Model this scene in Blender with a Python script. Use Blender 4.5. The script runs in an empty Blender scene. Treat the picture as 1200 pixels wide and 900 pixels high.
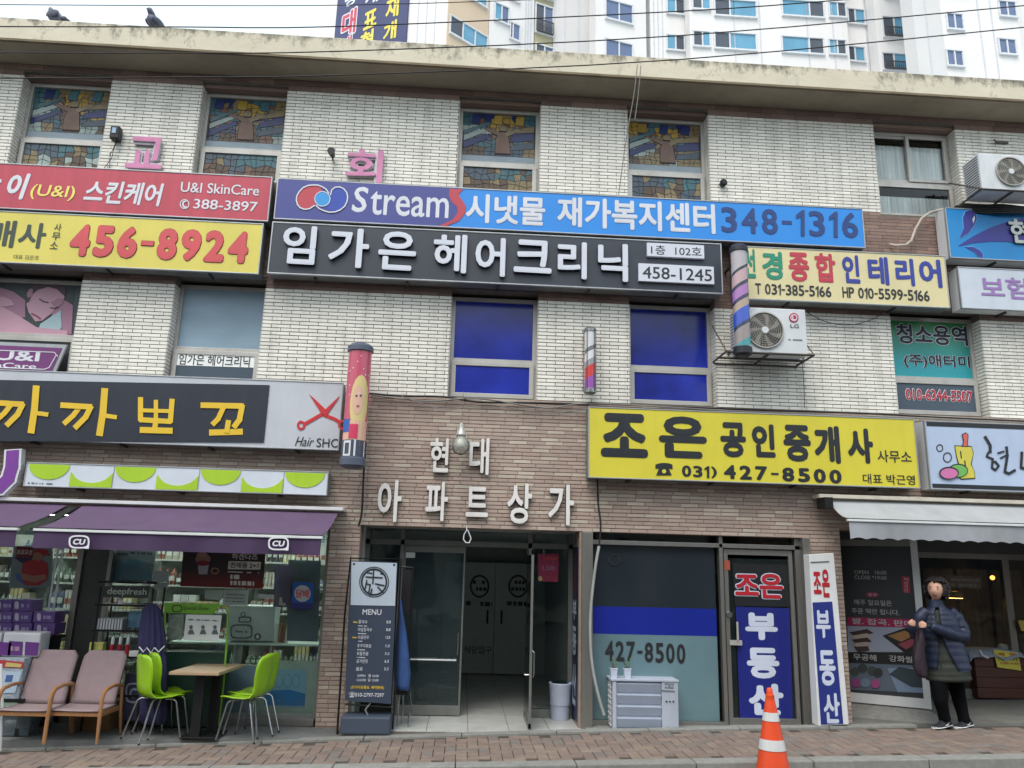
import bpy, bmesh, math, random
from mathutils import Vector, Matrix
random.seed(7)
C = bpy.context.scene.collection
PI = math.pi
K = 1.1            # survey units -> metres (one glazed brick course = 0.227 m long)
F = 915.0          # focal length in photo pixels (photo 1200 x 900)
CH = 1.57          # eye height in survey units
RM = ((0.9978138873903774, -0.0389962047389891, -0.05335486994509666),
      (-0.060816145175550895, -0.22588740216629052, -0.9722531964609583),
      (0.025861991742509947, 0.9733725790048326, -0.22776518571676177))
# ---------------------------------------------------------------- camera
cam_d = bpy.data.cameras.new('camera'); cam = bpy.data.objects.new('camera', cam_d); C.objects.link(cam)
cam_d.sensor_fit = 'HORIZONTAL'; cam_d.sensor_width = 36.0; cam_d.lens = F / 1200.0 * 36.0
cam_d.clip_start = 0.05; cam_d.clip_end = 2000
cam.matrix_world = Matrix.Translation((0, 0, CH * K)) @ Matrix(RM).to_4x4()
S = bpy.context.scene; S.camera = cam
# ---------------------------------------------------------------- world, sun, exposure
W = bpy.data.worlds.new('World'); S.world = W; W.use_nodes = True
nt = W.node_tree; nt.nodes.clear()
sky = nt.nodes.new('ShaderNodeTexSky'); sky.sky_type = 'NISHITA'; sky.sun_disc = False
SUN_EL, SUN_AZ = 58.0, 205.0
sky.sun_elevation = math.radians(SUN_EL); sky.sun_rotation = math.radians(SUN_AZ)
sky.air_density = 1.0; sky.dust_density = 6.0; sky.ozone_density = 1.0
hs = nt.nodes.new('ShaderNodeMix'); hs.data_type = 'RGBA'; hs.inputs['Factor'].default_value = 0.72; hs.inputs['B'].default_value = (6.0, 6.9, 7.2, 1)   # thin bright overcast veil
bg = nt.nodes.new('ShaderNodeBackground'); bg.inputs['Strength'].default_value = 0.15
wo = nt.nodes.new('ShaderNodeOutputWorld')
nt.links.new(sky.outputs[0], hs.inputs['A']); nt.links.new(hs.outputs['Result'], bg.inputs['Color']); nt.links.new(bg.outputs[0], wo.inputs['Surface'])
sd = bpy.data.lights.new('sun', 'SUN'); sd.energy = 1.35; sd.angle = math.radians(35); sd.color = (1.0, 0.965, 0.91)
so = bpy.data.objects.new('sun', sd); C.objects.link(so)
el, az = math.radians(SUN_EL), math.radians(SUN_AZ)
so.rotation_euler = Vector((math.sin(az) * math.cos(el), math.cos(az) * math.cos(el), math.sin(el))).to_track_quat('Z', 'Y').to_euler()
S.view_settings.view_transform = 'Standard'; S.view_settings.look = 'None'
S.view_settings.exposure = 0.58; S.view_settings.gamma = 1.0
S.render.engine = 'CYCLES'

# ---------------------------------------------------------------- survey helpers
def ray(px, py):
    d = ((px - 600) / F, -(py - 450) / F, -1.0)
    return [RM[i][0] * d[0] + RM[i][1] * d[1] + RM[i][2] * d[2] for i in range(3)]
def at(px, py, Y):
    r = ray(px, py); t = Y / r[1]; return r[0] * t, r[2] * t + CH
def gpt(px, py, Z):
    r = ray(px, py); t = (Z - CH) / r[2]; return r[0] * t, r[1] * t
def gz(X): return -0.035 + 0.026 * X
def gp(px, py):
    r = ray(px, py); t = (-0.035 - CH) / (r[2] - 0.026 * r[0]); return r[0] * t, r[1] * t
def edge(X):   # lot line between pavement and shop fronts
    for (a, ya), (b, yb) in (((-9, 7.70), (-4.6, 7.72)), ((-4.6, 7.72), (1.0, 8.2)), ((1.0, 8.2), (4.3, 8.3)), ((4.3, 8.3), (12, 8.3))):
        if X <= b: return ya + (yb - ya) * (X - a) / (b - a)
    return 8.3
class Plane:
    """a vertical plane through (X0,Y0) running at angle th; u along it, z up, d out of it towards the street"""
    def __init__(s, X0, Y0, th=0.0):
        s.X0, s.Y0 = X0, Y0; s.d = (math.cos(th), math.sin(th)); s.n = (math.sin(th), -math.cos(th))
    def px(s, px, py):
        r = ray(px, py); t = (s.X0 * s.n[0] + s.Y0 * s.n[1]) / (r[0] * s.n[0] + r[1] * s.n[1])
        X, Y = r[0] * t, r[1] * t
        return (X - s.X0) * s.d[0] + (Y - s.Y0) * s.d[1], r[2] * t + CH
    def w(s, u, z, d=0.0):
        return (s.X0 + u * s.d[0] + s.n[0] * d, s.Y0 + u * s.d[1] + s.n[1] * d, z)
def FP(Y): return Plane(0, Y, 0)

# ---------------------------------------------------------------- materials
def lin(c): c /= 255.0; return c / 12.92 if c <= 0.04045 else ((c + 0.055) / 1.055) ** 2.4
def L(rgb): return (lin(rgb[0]), lin(rgb[1]), lin(rgb[2]), 1)
MATS = {}
def M(name, rgb, rough=0.6, metal=0.0, var=0.10, scale=6.0, bump=0.0, rnd=0.0, alt=None, dirt=0.0, stretch=None, spec=0.5, bscale=None, coat=0.0):
    """plain procedural surface: base colour broken up by world-space noise, optional per-piece variation, grime and relief"""
    if name in MATS: return MATS[name]
    m = bpy.data.materials.new(name); m.use_nodes = True; MATS[name] = m
    t = m.node_tree; n = t.nodes; lk = t.links; b = n['Principled BSDF']
    b.inputs['Roughness'].default_value = rough; b.inputs['Metallic'].default_value = metal
    b.inputs['Specular IOR Level'].default_value = spec; b.inputs['Coat Weight'].default_value = coat
    geo = n.new('ShaderNodeNewGeometry'); mp = n.new('ShaderNodeMapping')
    lk.new(geo.outputs['Position'], mp.inputs['Vector'])
    if stretch: mp.inputs['Scale'].default_value = stretch
    nz = n.new('ShaderNodeTexNoise'); nz.inputs['Scale'].default_value = scale; nz.inputs['Detail'].default_value = 5
    lk.new(mp.outputs[0], nz.inputs['Vector'])
    base = L(rgb)
    rp = n.new('ShaderNodeMapRange'); rp.inputs['From Min'].default_value = 0.3; rp.inputs['From Max'].default_value = 0.7
    rp.inputs['To Min'].default_value = 1 - var; rp.inputs['To Max'].default_value = 1 + var
    lk.new(nz.outputs['Fac'], rp.inputs['Value'])
    colsrc = None
    if rnd or alt:
        oi = n.new('ShaderNodeObjectInfo'); ad = n.new('ShaderNodeMath'); ad.operation = 'ADD'
        lk.new(oi.outputs['Random'], ad.inputs[0]); lk.new(geo.outputs['Random Per Island'], ad.inputs[1])
        fr = n.new('ShaderNodeMath'); fr.operation = 'FRACT'; lk.new(ad.outputs[0], fr.inputs[0])
        if alt:
            cr = n.new('ShaderNodeValToRGB'); cr.color_ramp.interpolation = 'CONSTANT'
            cols = [rgb] + list(alt); e = cr.color_ramp.elements; e[0].color = L(cols[0]); e[0].position = 0
            e[1].position = 1.0 / len(cols); e[1].color = L(cols[1])
            for i in range(2, len(cols)):
                x = e.new(i / len(cols)); x.color = L(cols[i])
            lk.new(fr.outputs[0], cr.inputs[0]); colsrc = cr.outputs[0]
        if rnd:
            r2 = n.new('ShaderNodeMath'); r2.operation = 'MULTIPLY'; r2.inputs[1].default_value = 7.31; lk.new(fr.outputs[0], r2.inputs[0])
            r3 = n.new('ShaderNodeMath'); r3.operation = 'FRACT'; lk.new(r2.outputs[0], r3.inputs[0])
            r4 = n.new('ShaderNodeMapRange'); r4.inputs['To Min'].default_value = 1 - rnd; r4.inputs['To Max'].default_value = 1 + rnd
            lk.new(r3.outputs[0], r4.inputs['Value'])
            mu = n.new('ShaderNodeMath'); mu.operation = 'MULTIPLY'; lk.new(rp.outputs[0], mu.inputs[0]); lk.new(r4.outputs[0], mu.inputs[1]); fac = mu.outputs[0]
        else: fac = rp.outputs[0]
    else: fac = rp.outputs[0]
    vm = n.new('ShaderNodeVectorMath'); vm.operation = 'SCALE'
    if colsrc: lk.new(colsrc, vm.inputs[0])
    else: vm.inputs[0].default_value = base[:3]
    lk.new(fac, vm.inputs['Scale'])
    out = vm.outputs[0]
    if dirt:
        d1 = n.new('ShaderNodeTexNoise'); d1.inputs['Scale'].default_value = 2.2; d1.inputs['Detail'].default_value = 8; d1.inputs['Roughness'].default_value = 0.65
        mp2 = n.new('ShaderNodeMapping'); mp2.inputs['Scale'].default_value = (3.2, 3.2, 0.28) if ('brick' in name or 'print' in name) else (1.6, 1.6, 0.45); lk.new(geo.outputs['Position'], mp2.inputs[0]); lk.new(mp2.outputs[0], d1.inputs['Vector'])
        dr = n.new('ShaderNodeMapRange'); dr.inputs['From Min'].default_value = 0.48; dr.inputs['From Max'].default_value = 0.72; dr.inputs['To Max'].default_value = dirt
        lk.new(d1.outputs['Fac'], dr.inputs['Value'])
        mx = n.new('ShaderNodeMix'); mx.data_type = 'RGBA'; lk.new(dr.outputs[0], mx.inputs['Factor']); lk.new(out, mx.inputs['A'])
        mx.inputs['B'].default_value = (0.10, 0.09, 0.075, 1); out = mx.outputs['Result']
        rr = n.new('ShaderNodeMapRange'); rr.inputs['To Min'].default_value = rough; rr.inputs['To Max'].default_value = min(1, rough + 0.35)
        lk.new(dr.outputs[0], rr.inputs['Value']); lk.new(rr.outputs[0], b.inputs['Roughness'])
    lk.new(out, b.inputs['Base Color'])
    if bump:
        bz = n.new('ShaderNodeTexNoise'); bz.inputs['Scale'].default_value = bscale or scale * 6; bz.inputs['Detail'].default_value = 4; lk.new(mp.outputs[0], bz.inputs['Vector'])
        bp = n.new('ShaderNodeBump'); bp.inputs['Strength'].default_value = bump; bp.inputs['Distance'].default_value = 0.02
        lk.new(bz.outputs['Fac'], bp.inputs['Height']); lk.new(bp.outputs[0], b.inputs['Normal'])
    return m
def GLASS(name, tint=(235, 240, 240), refl=1.45, rough=0.02, milky=0.0, mcol=(150, 165, 170), wave=0.15):
    if name in MATS: return MATS[name]
    m = bpy.data.materials.new(name); m.use_nodes = True; MATS[name] = m
    t = m.node_tree; n = t.nodes; lk = t.links; n.remove(n['Principled BSDF']); o = n['Material Output']
    tr = n.new('ShaderNodeBsdfTransparent'); tr.inputs[0].default_value = L(tint)
    gl = n.new('ShaderNodeBsdfGlossy'); gl.inputs['Roughness'].default_value = rough
    fr = n.new('ShaderNodeFresnel'); fr.inputs[0].default_value = refl
    geo = n.new('ShaderNodeNewGeometry'); nz = n.new('ShaderNodeTexNoise'); nz.inputs['Scale'].default_value = 1.7
    lk.new(geo.outputs['Position'], nz.inputs['Vector'])
    bp = n.new('ShaderNodeBump'); bp.inputs['Strength'].default_value = wave; bp.inputs['Distance'].default_value = 0.05
    lk.new(nz.outputs['Fac'], bp.inputs['Height']); lk.new(bp.outputs[0], gl.inputs['Normal'])
    base = tr.outputs[0]
    if milky:
        df = n.new('ShaderNodeBsdfDiffuse'); df.inputs[0].default_value = L(mcol)
        m1 = n.new('ShaderNodeMixShader'); m1.inputs[0].default_value = milky; lk.new(tr.outputs[0], m1.inputs[1]); lk.new(df.outputs[0], m1.inputs[2]); base = m1.outputs[0]
    mx = n.new('ShaderNodeMixShader'); lk.new(fr.outputs[0], mx.inputs[0]); lk.new(base, mx.inputs[1]); lk.new(gl.outputs[0], mx.inputs[2]); lk.new(mx.outputs[0], o.inputs['Surface'])
    return m
def EMIT(name, rgb, s):
    if name in MATS: return MATS[name]
    m = bpy.data.materials.new(name); m.use_nodes = True; MATS[name] = m
    b = m.node_tree.nodes['Principled BSDF']; b.inputs['Base Color'].default_value = L(rgb)
    b.inputs['Emission Color'].default_value = L(rgb); b.inputs['Emission Strength'].default_value = s
    return m

# ---------------------------------------------------------------- mesh builder
WL = {}
class MB:
    def __init__(s): s.v = []; s.f = []; s.mi = []
    def add(s, vs, fs, mi=0):
        o = len(s.v); s.v += [tuple(v) for v in vs]
        for f in fs: s.f.append([o + i for i in f]); s.mi.append(mi)
        return s
    def box(s, x0, x1, y0, y1, z0, z1, mi=0, back=True):
        vs = [(x0, y0, z0), (x1, y0, z0), (x1, y1, z0), (x0, y1, z0), (x0, y0, z1), (x1, y0, z1), (x1, y1, z1), (x0, y1, z1)]
        fs = [(0, 1, 5, 4), (1, 2, 6, 5), (3, 0, 4, 7), (4, 5, 6, 7), (3, 2, 1, 0)]
        if back: fs.append((2, 3, 7, 6))
        return s.add(vs, fs, mi)
    def hexa(s, p, mi=0):   # 8 points: bottom ring 4, top ring 4
        return s.add(p, [(0, 1, 5, 4), (1, 2, 6, 5), (2, 3, 7, 6), (3, 0, 4, 7), (4, 5, 6, 7), (3, 2, 1, 0)], mi)
    def pbox(s, pl, u0, u1, z0, z1, d0, d1, mi=0):
        g = pl.w; return s.hexa([g(u0, z0, d1), g(u1, z0, d1), g(u1, z0, d0), g(u0, z0, d0), g(u0, z1, d1), g(u1, z1, d1), g(u1, z1, d0), g(u0, z1, d0)], mi)
    def prism(s, pl, pts, d0, d1, mi=0):
        n = len(pts); a = sum(pts[i][0] * pts[(i + 1) % n][1] - pts[(i + 1) % n][0] * pts[i][1] for i in range(n))
        if a < 0: pts = pts[::-1]
        vs = [pl.w(u, z, d1) for u, z in pts] + [pl.w(u, z, d0) for u, z in pts]
        fs = [tuple(range(n))] + [(i, n + i, n + (i + 1) % n, (i + 1) % n) for i in range(n)]
        return s.add(vs, fs, mi)
    def ring(s, pl, outer, inner, d0, d1, mi=0):
        n = len(outer)
        vs = [pl.w(u, z, d1) for u, z in outer] + [pl.w(u, z, d1) for u, z in inner] + [pl.w(u, z, d0) for u, z in outer] + [pl.w(u, z, d0) for u, z in inner]
        fs = []
        for i in range(n):
            j = (i + 1) % n; fs += [(i, j, n + j, n + i), (2 * n + i, 2 * n + j, j, i), (n + i, n + j, 3 * n + j, 3 * n + i)]
        return s.add(vs, fs, mi)
    def tube(s, path, r, n=8, mi=0, cap=True, sq=1.0):
        P = [Vector(p) for p in path]; m = len(P); rs = r if isinstance(r, (list, tuple)) else [r] * m
        up = None; vs = []
        for i in range(m):
            t = (P[min(i + 1, m - 1)] - P[max(i - 1, 0)]).normalized()
            if up is None: up = Vector((0, 0, 1)) if abs(t.z) < 0.9 else Vector((0, 1, 0))
            a = t.cross(up)
            if a.length < 1e-5: up = Vector((1, 0, 0)); a = t.cross(up)
            a.normalize(); b = a.cross(t).normalized(); up = b
            for k in range(n):
                w = 2 * PI * k / n; vs.append(P[i] + a * math.cos(w) * rs[i] + b * math.sin(w) * rs[i] * sq)
        fs = [(i * n + k, i * n + (k + 1) % n, (i + 1) * n + (k + 1) % n, (i + 1) * n + k) for i in range(m - 1) for k in range(n)]
        if cap: fs += [tuple(range(n))[::-1], tuple((m - 1) * n + k for k in range(n))]
        return s.add(vs, fs, mi)
    def lathe(s, c, prof, n=16, mi=0, ax='z', cap=True):
        vs = []
        for r, h in prof:
            for k in range(n):
                w = 2 * PI * k / n; a, b = r * math.cos(w), r * math.sin(w)
                vs.append((c[0] + a, c[1] + b, c[2] + h) if ax == 'z' else ((c[0] + a, c[1] - h, c[2] + b) if ax == 'y' else (c[0] + h, c[1] + a, c[2] + b)))
        m = len(prof)
        fs = [(i * n + k, i * n + (k + 1) % n, (i + 1) * n + (k + 1) % n, (i + 1) * n + k) for i in range(m - 1) for k in range(n)]
        if cap: fs += [tuple(range(n))[::-1], tuple((m - 1) * n + k for k in range(n))]
        return s.add(vs, fs, mi)
    def loft(s, rings, mi=0, cap=True):
        n = len(rings[0]); vs = [v for r in rings for v in r]; m = len(rings)
        fs = [(i * n + k, i * n + (k + 1) % n, (i + 1) * n + (k + 1) % n, (i + 1) * n + k) for i in range(m - 1) for k in range(n)]
        if cap: fs += [tuple(range(n))[::-1], tuple((m - 1) * n + k for k in range(n))]
        return s.add(vs, fs, mi)
    def ell(s, c, r, n=14, m=9, mi=0, fn=None):
        rings = []
        for i in range(m + 1):
            ph = PI * (i / m) if 0 < i < m else (0.03 if i == 0 else PI - 0.03)
            ring = []
            for k in range(n):
                w = 2 * PI * k / n; p = Vector((math.sin(ph) * math.cos(w), math.sin(ph) * math.sin(w), -math.cos(ph)))
                if fn: p = fn(p)
                ring.append((c[0] + p[0] * r[0], c[1] + p[1] * r[1], c[2] + p[2] * r[2]))
            rings.append(ring)
        return s.loft(rings, mi)
    def build(s, name, mats, parent=None, smooth=False, bevel=0.0, recalc=True, loc=None):
        me = bpy.data.meshes.new(name); off = WL.get(parent.name, (0, 0, 0)) if parent else (loc or (0, 0, 0))
        me.from_pydata([((x - off[0]) * K, (y - off[1]) * K, (z - off[2]) * K) for x, y, z in s.v], [], s.f)
        if not isinstance(mats, (list, tuple)): mats = [mats]
        for m in mats: me.materials.append(m)
        if len(mats) > 1: me.polygons.foreach_set('material_index', s.mi)
        if bevel or recalc:
            bm = bmesh.new(); bm.from_mesh(me)
            if recalc: bmesh.ops.recalc_face_normals(bm, faces=bm.faces)
            if bevel: bmesh.ops.bevel(bm, geom=[e for e in bm.edges if len(e.link_faces) == 2 and e.calc_face_angle(0) > 0.7], offset=bevel * K, segments=2, affect='EDGES', profile=0.6)
            bm.to_mesh(me); bm.free()
        if smooth is True: me.polygons.foreach_set('use_smooth', [True] * len(me.polygons))
        me.update()
        if smooth == 'auto':
            me.polygons.foreach_set('use_smooth', [True] * len(me.polygons)); me.set_sharp_from_angle(angle=0.6)
        o = bpy.data.objects.new(name, me); C.objects.link(o)
        if parent: o.parent = parent; WL[o.name] = off
        else:
            o.location = (off[0] * K, off[1] * K, off[2] * K); WL[o.name] = off
        return o
def tag(o, label=None, cat=None, group=None, kind=None):
    if label: o['label'] = label
    if cat: o['category'] = cat
    if group: o['group'] = group
    if kind: o['kind'] = kind
    return o
def thing(name, label, cat, loc=(0, 0, 0), group=None, kind=None):
    o = bpy.data.objects.new(name, None); C.objects.link(o); o.empty_display_size = 0.1
    o.location = [c * K for c in loc]; WL[o.name] = tuple(loc); return tag(o, label, cat, group, kind)
def place(o, x, y, z, rz=0.0): o.location = (x * K, y * K, z * K); o.rotation_euler = (0, 0, rz); return o
def copy_tree(o, parent=None):
    c = o.copy(); C.objects.link(c)
    if parent: c.parent = parent
    for ch in list(o.children): copy_tree(ch, c)
    return c
# ---------------------------------------------------------------- lettering
TXT = {}
def tmesh(s, bold, shear=0.0, res=3):
    key = (s, round(bold, 4), shear)
    if key in TXT: return TXT[key]
    cu = bpy.data.curves.new('lettering', 'FONT'); cu.body = s; cu.offset = bold; cu.resolution_u = res; cu.shear = shear; cu.fill_mode = 'FRONT'
    ob = bpy.data.objects.new('lettering', cu); me = ob.to_mesh()
    vs = [tuple(v.co) for v in me.vertices]; fs = [tuple(p.vertices) for p in me.polygons]
    ob.to_mesh_clear(); bpy.data.objects.remove(ob); bpy.data.curves.remove(cu)
    TXT[key] = (vs, fs); return TXT[key]
def T(par, s, bx, mat, pl, d=0.0055, bold=0.012, shear=0.0, outline=None, thick=0.0, slope=0.0, name='lettering', uz=False, edge=None, vert=False):
    """lettering that fills a box on plane pl; bx = photo pixels (left,right,top,bottom at mid width) or (u0,u1,z0,z1) with uz"""
    if uz: u0, u1, z0, z1 = bx
    else:
        xl, xr, yt, yb = bx; xm, ym = (xl + xr) / 2, (yt + yb) / 2
        u0 = pl.px(xl, ym - 0.03 * (xm - xl))[0]; u1 = pl.px(xr, ym + 0.03 * (xr - xm))[0]; z1 = pl.px(xm, yt)[1]; z0 = pl.px(xm, yb)[1]
    extra = bold * .85; bold = 0.0
    vs, fs = tmesh(s, bold, shear)
    if not vs: return None
    ax = min(v[0] for v in vs) - extra; bx_ = max(v[0] for v in vs) + extra; ay = min(v[1] for v in vs) - extra; by = max(v[1] for v in vs) + extra
    sx = (u1 - u0) / max(1e-6, bx_ - ax); sz = (z1 - z0) / max(1e-6, by - ay)
    def put(vs, fs, dd, th, m, nm, m2=None):
        mb = MB(); P = [pl.w(u0 + (x - ax) * sx, z0 + (y - ay) * sz + slope * ((x - ax) * sx), dd + th + _) for x, y, _ in vs]
        mb.add(P, fs, 0)
        if th > 0:   # side walls from boundary edges
            ec = {}
            for f in fs:
                for i in range(len(f)):
                    a, b = f[i], f[(i + 1) % len(f)]; ec[(a, b)] = 1
            Q = [pl.w(u0 + (x - ax) * sx, z0 + (y - ay) * sz + slope * ((x - ax) * sx), dd) for x, y, _ in vs]
            o = len(mb.v); mb.v += P + Q; n = len(vs)
            for (a, b) in ec:
                if (b, a) not in ec: mb.f.append([o + b, o + a, o + n + a, o + n + b]); mb.mi.append(1 if m2 else 0)
        return mb.build(nm, [m, m2] if m2 else m, par, recalc=False)
    def heavy(w, dirs):
        V, Fc = [], []
        for k, (cx, cy) in enumerate([(0, 0)] + dirs):
            o = len(V); V += [(x + cx * w, y + cy * w, -.00015 * k) for x, y, _ in vs]; Fc += [tuple(i + o for i in f) for f in fs]
        return V, Fc
    D8 = [(math.cos(k * PI / 4), math.sin(k * PI / 4)) for k in range(8)]; D16 = [(math.cos(k * PI / 8), math.sin(k * PI / 8)) for k in range(16)]
    if outline: put(*heavy(extra + outline[1], D16), d, 0, outline[0], name + '_outline'); d += 0.0045
    if extra > 0: V, Fc = heavy(extra, D8); return put(V, Fc, d, thick, mat, name, edge)
    return put(vs, fs, d, thick, mat, name, edge)
def shape(par, pts, mat, pl, d=0.004, th=0.002, name='emblem', uz=False):
    P = pts if uz else [pl.px(x, y) for x, y in pts]
    return MB().prism(pl, P, d - 0.002, d + th).build(name, mat, par)
def epx(cx, cy, rx, ry, n=24, rot=0.0, a0=0, a1=2 * PI, p=1.0):
    o = []
    for i in range(n):
        w = a0 + (a1 - a0) * i / (n if a1 - a0 > 6.28 else n - 1); c, s_ = math.cos(w), math.sin(w)
        c = math.copysign(abs(c) ** p, c); s_ = math.copysign(abs(s_) ** p, s_)
        x, y = rx * c, ry * s_; o.append((cx + x * math.cos(rot) - y * math.sin(rot), cy + x * math.sin(rot) + y * math.cos(rot)))
    return o
def ringpx(par, cx, cy, rx, ry, t, mat, pl, d=0.004, p=1.0, name='emblem', rot=0.0, ty=None):
    o = [pl.px(x, y) for x, y in epx(cx, cy, rx, ry, p=p, rot=rot)]; i = [pl.px(x, y) for x, y in epx(cx, cy, rx - t, ry - (ty or t), p=p, rot=rot)]
    return MB().ring(pl, o, i, d - 0.002, d + 0.002).build(name, mat, par)
SC = [0]
def stroke(par, pts, wpx, mat, pl, d=0.004, name='emblem'):
    mb = MB(); SC[0] = (SC[0] + 1) % 12; d += SC[0] * 0.0005
    for i in range(len(pts) - 1):
        (x0, y0), (x1, y1) = pts[i], pts[i + 1]; l = math.hypot(x1 - x0, y1 - y0) or 1; nx, ny = -(y1 - y0) / l * wpx / 2, (x1 - x0) / l * wpx / 2
        ex, ey = (x1 - x0) / l * wpx * .25, (y1 - y0) / l * wpx * .25
        mb.prism(pl, [pl.px(*q) for q in [(x0 + nx - ex, y0 + ny - ey), (x1 + nx + ex, y1 + ny + ey), (x1 - nx + ex, y1 - ny + ey), (x0 - nx - ex, y0 - ny - ey)]], d - .002, d + .001 + i * 0.00012)
    return mb.build(name, mat, par)
def greek(par, x0, x1, y, h, mat, pl, d=0.004, name='small_print', seed=0, dens=.8):
    """print too small to read in the photo: short uneven dashes"""
    rr = random.Random(seed + x0 + y); mb = MB(); x = x0
    while x < x1:
        w = rr.uniform(h * .5, h * 1.3); a = min(x1, x + w)
        if rr.random() < dens:
            yy = y + 0.04 * (x - x0)
            P = [pl.px(x, yy - h / 2), pl.px(a, yy - h / 2), pl.px(a, yy + h / 2), pl.px(x, yy + h / 2)]; mb.prism(pl, P, d - .002, d + .001)
        x = a + h * .3
    if mb.v: return mb.build(name, mat, par)

def TD(par, s, bx, mat, pl, bold=.03, outline=None, gap=.12, dash=.62, **k):
    """condensed sign-writer's numerals: every figure fills an equal cell of the box"""
    xl, xr, yt, yb = bx; wd = [dash if c in '-)' else (.45 if c == ' ' else (.52 if c == '1' else 1.0)) for c in s]; tot = sum(wd) + gap * (len(s) - 1); x = xl; cw = (xr - xl) / tot; xm = (xl + xr) / 2
    for c, w in zip(s, wd):
        a, b = x, x + w * cw; x = b + gap * cw; yy = 0.045 * ((a + b) / 2 - xm) * SLP[0]
        if c == ' ': continue
        if c == '1':
            e0 = .25 + bold * 3; q = lambda m: [(1 + m, 0 - m * .6), (1 - e0 - m * 1.5, 0 - m * .6), (-m, .18 - m * .5), (-m, .33 + m), (1 - e0 * 1.3 - m, .25 + m), (1 - e0 * 1.3 - m, 1 + m * .6), (1 + m, 1 + m * .6)]
            P_ = lambda m: [pl.px(a + (b - a) * u, yt + yy + (yb - yt) * v) for u, v in q(m)]
            if outline: shape(par, P_(.10), outline[0], pl, .0065, uz=True, name='lettering_outline')
            shape(par, P_(0), mat, pl, .015 if outline else .0065, uz=True, name='lettering'); continue
        if c == '-': h = (yb - yt); T(par, c, (a, b, (yt + yb) / 2 - h * .07 + yy, (yt + yb) / 2 + h * .07 + yy), mat, pl, bold=0.0, outline=outline, **k)
        else: T(par, c, (a, b, yt + yy, yb + yy), mat, pl, bold=bold, outline=outline, **k)
SLP = [1.0]
# ================================================================ materials used by the building
m_white = M('glazed_white_brick', (233, 230, 221), 0.3, var=0.05, scale=3, rnd=0.08, dirt=0.26)
m_clay = M('clay_brick', (168, 147, 136), 0.6, var=0.06, scale=5, rnd=0.06, alt=[(173, 153, 142), (188, 175, 160), (166, 147, 137), (177, 159, 147)], dirt=0.10)
m_clay_d = M('clay_brick_dark', (134, 110, 100), 0.65, var=0.08, scale=4, rnd=0.08, alt=[(144, 119, 108), (126, 104, 96), (140, 117, 108)], dirt=0.2)
m_mortar = M('mortar', (110, 104, 97), 0.95, var=0.15, scale=12, bump=0.3)
m_mortar_b = M('mortar_brown', (150, 133, 122), 0.95, var=0.12, scale=12)
m_alu = M('window_aluminium', (186, 183, 178), 0.42, 0.35, var=0.07, scale=4, dirt=0.25)
m_alu2 = M('brushed_steel', (150, 148, 144), 0.34, 0.75, var=0.06, scale=3, stretch=(8, 8, 0.6), dirt=0.2)
m_alud = M('dark_steel', (84, 84, 82), 0.4, 0.6, var=0.08, scale=4)
m_glass = GLASS('window_glass', (247, 250, 249), 1.33)
m_glassd = GLASS('door_glass', (205, 214, 214), 1.4)
m_conc = M('painted_concrete', (208, 200, 180), 0.85, var=0.06, scale=2, bump=0.25, bscale=14)
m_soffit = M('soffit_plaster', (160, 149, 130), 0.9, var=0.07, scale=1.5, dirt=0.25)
m_black = M('black_plastic', (24, 24, 26), 0.5, var=0.1)
m_blackm = M('black_metal', (30, 31, 33), 0.4, 0.3, var=0.15)
m_dark = M('dark_interior', (44, 46, 46), 0.9, var=0.2, scale=2)
m_cable = M('cable_sheath', (28, 28, 30), 0.6, var=0.1)
m_cableg = M('grey_cable', (120, 118, 114), 0.6, var=0.15)
m_wp = M('white_paint', (214, 216, 218), 0.45, var=0.04, dirt=0.12)
m_paper = M('paper', (206, 210, 208), 0.8, var=0.03)
m_grey = M('grey_print', (90, 94, 98), 0.7, var=0.05)
m_navyp = M('navy_print', (34, 40, 62), 0.6, var=0.05)
m_tile = M('floor_tile', (178, 179, 176), 0.35, var=0.08, scale=3, rnd=0.04, dirt=0.2)
m_stone = M('granite_edge', (134, 134, 130), 0.75, var=0.12, scale=18, bump=0.2, rnd=0.06, dirt=0.3)
m_plat = M('platform_concrete', (108, 110, 110), 0.85, var=0.12, scale=6, bump=0.2, dirt=0.35)

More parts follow.
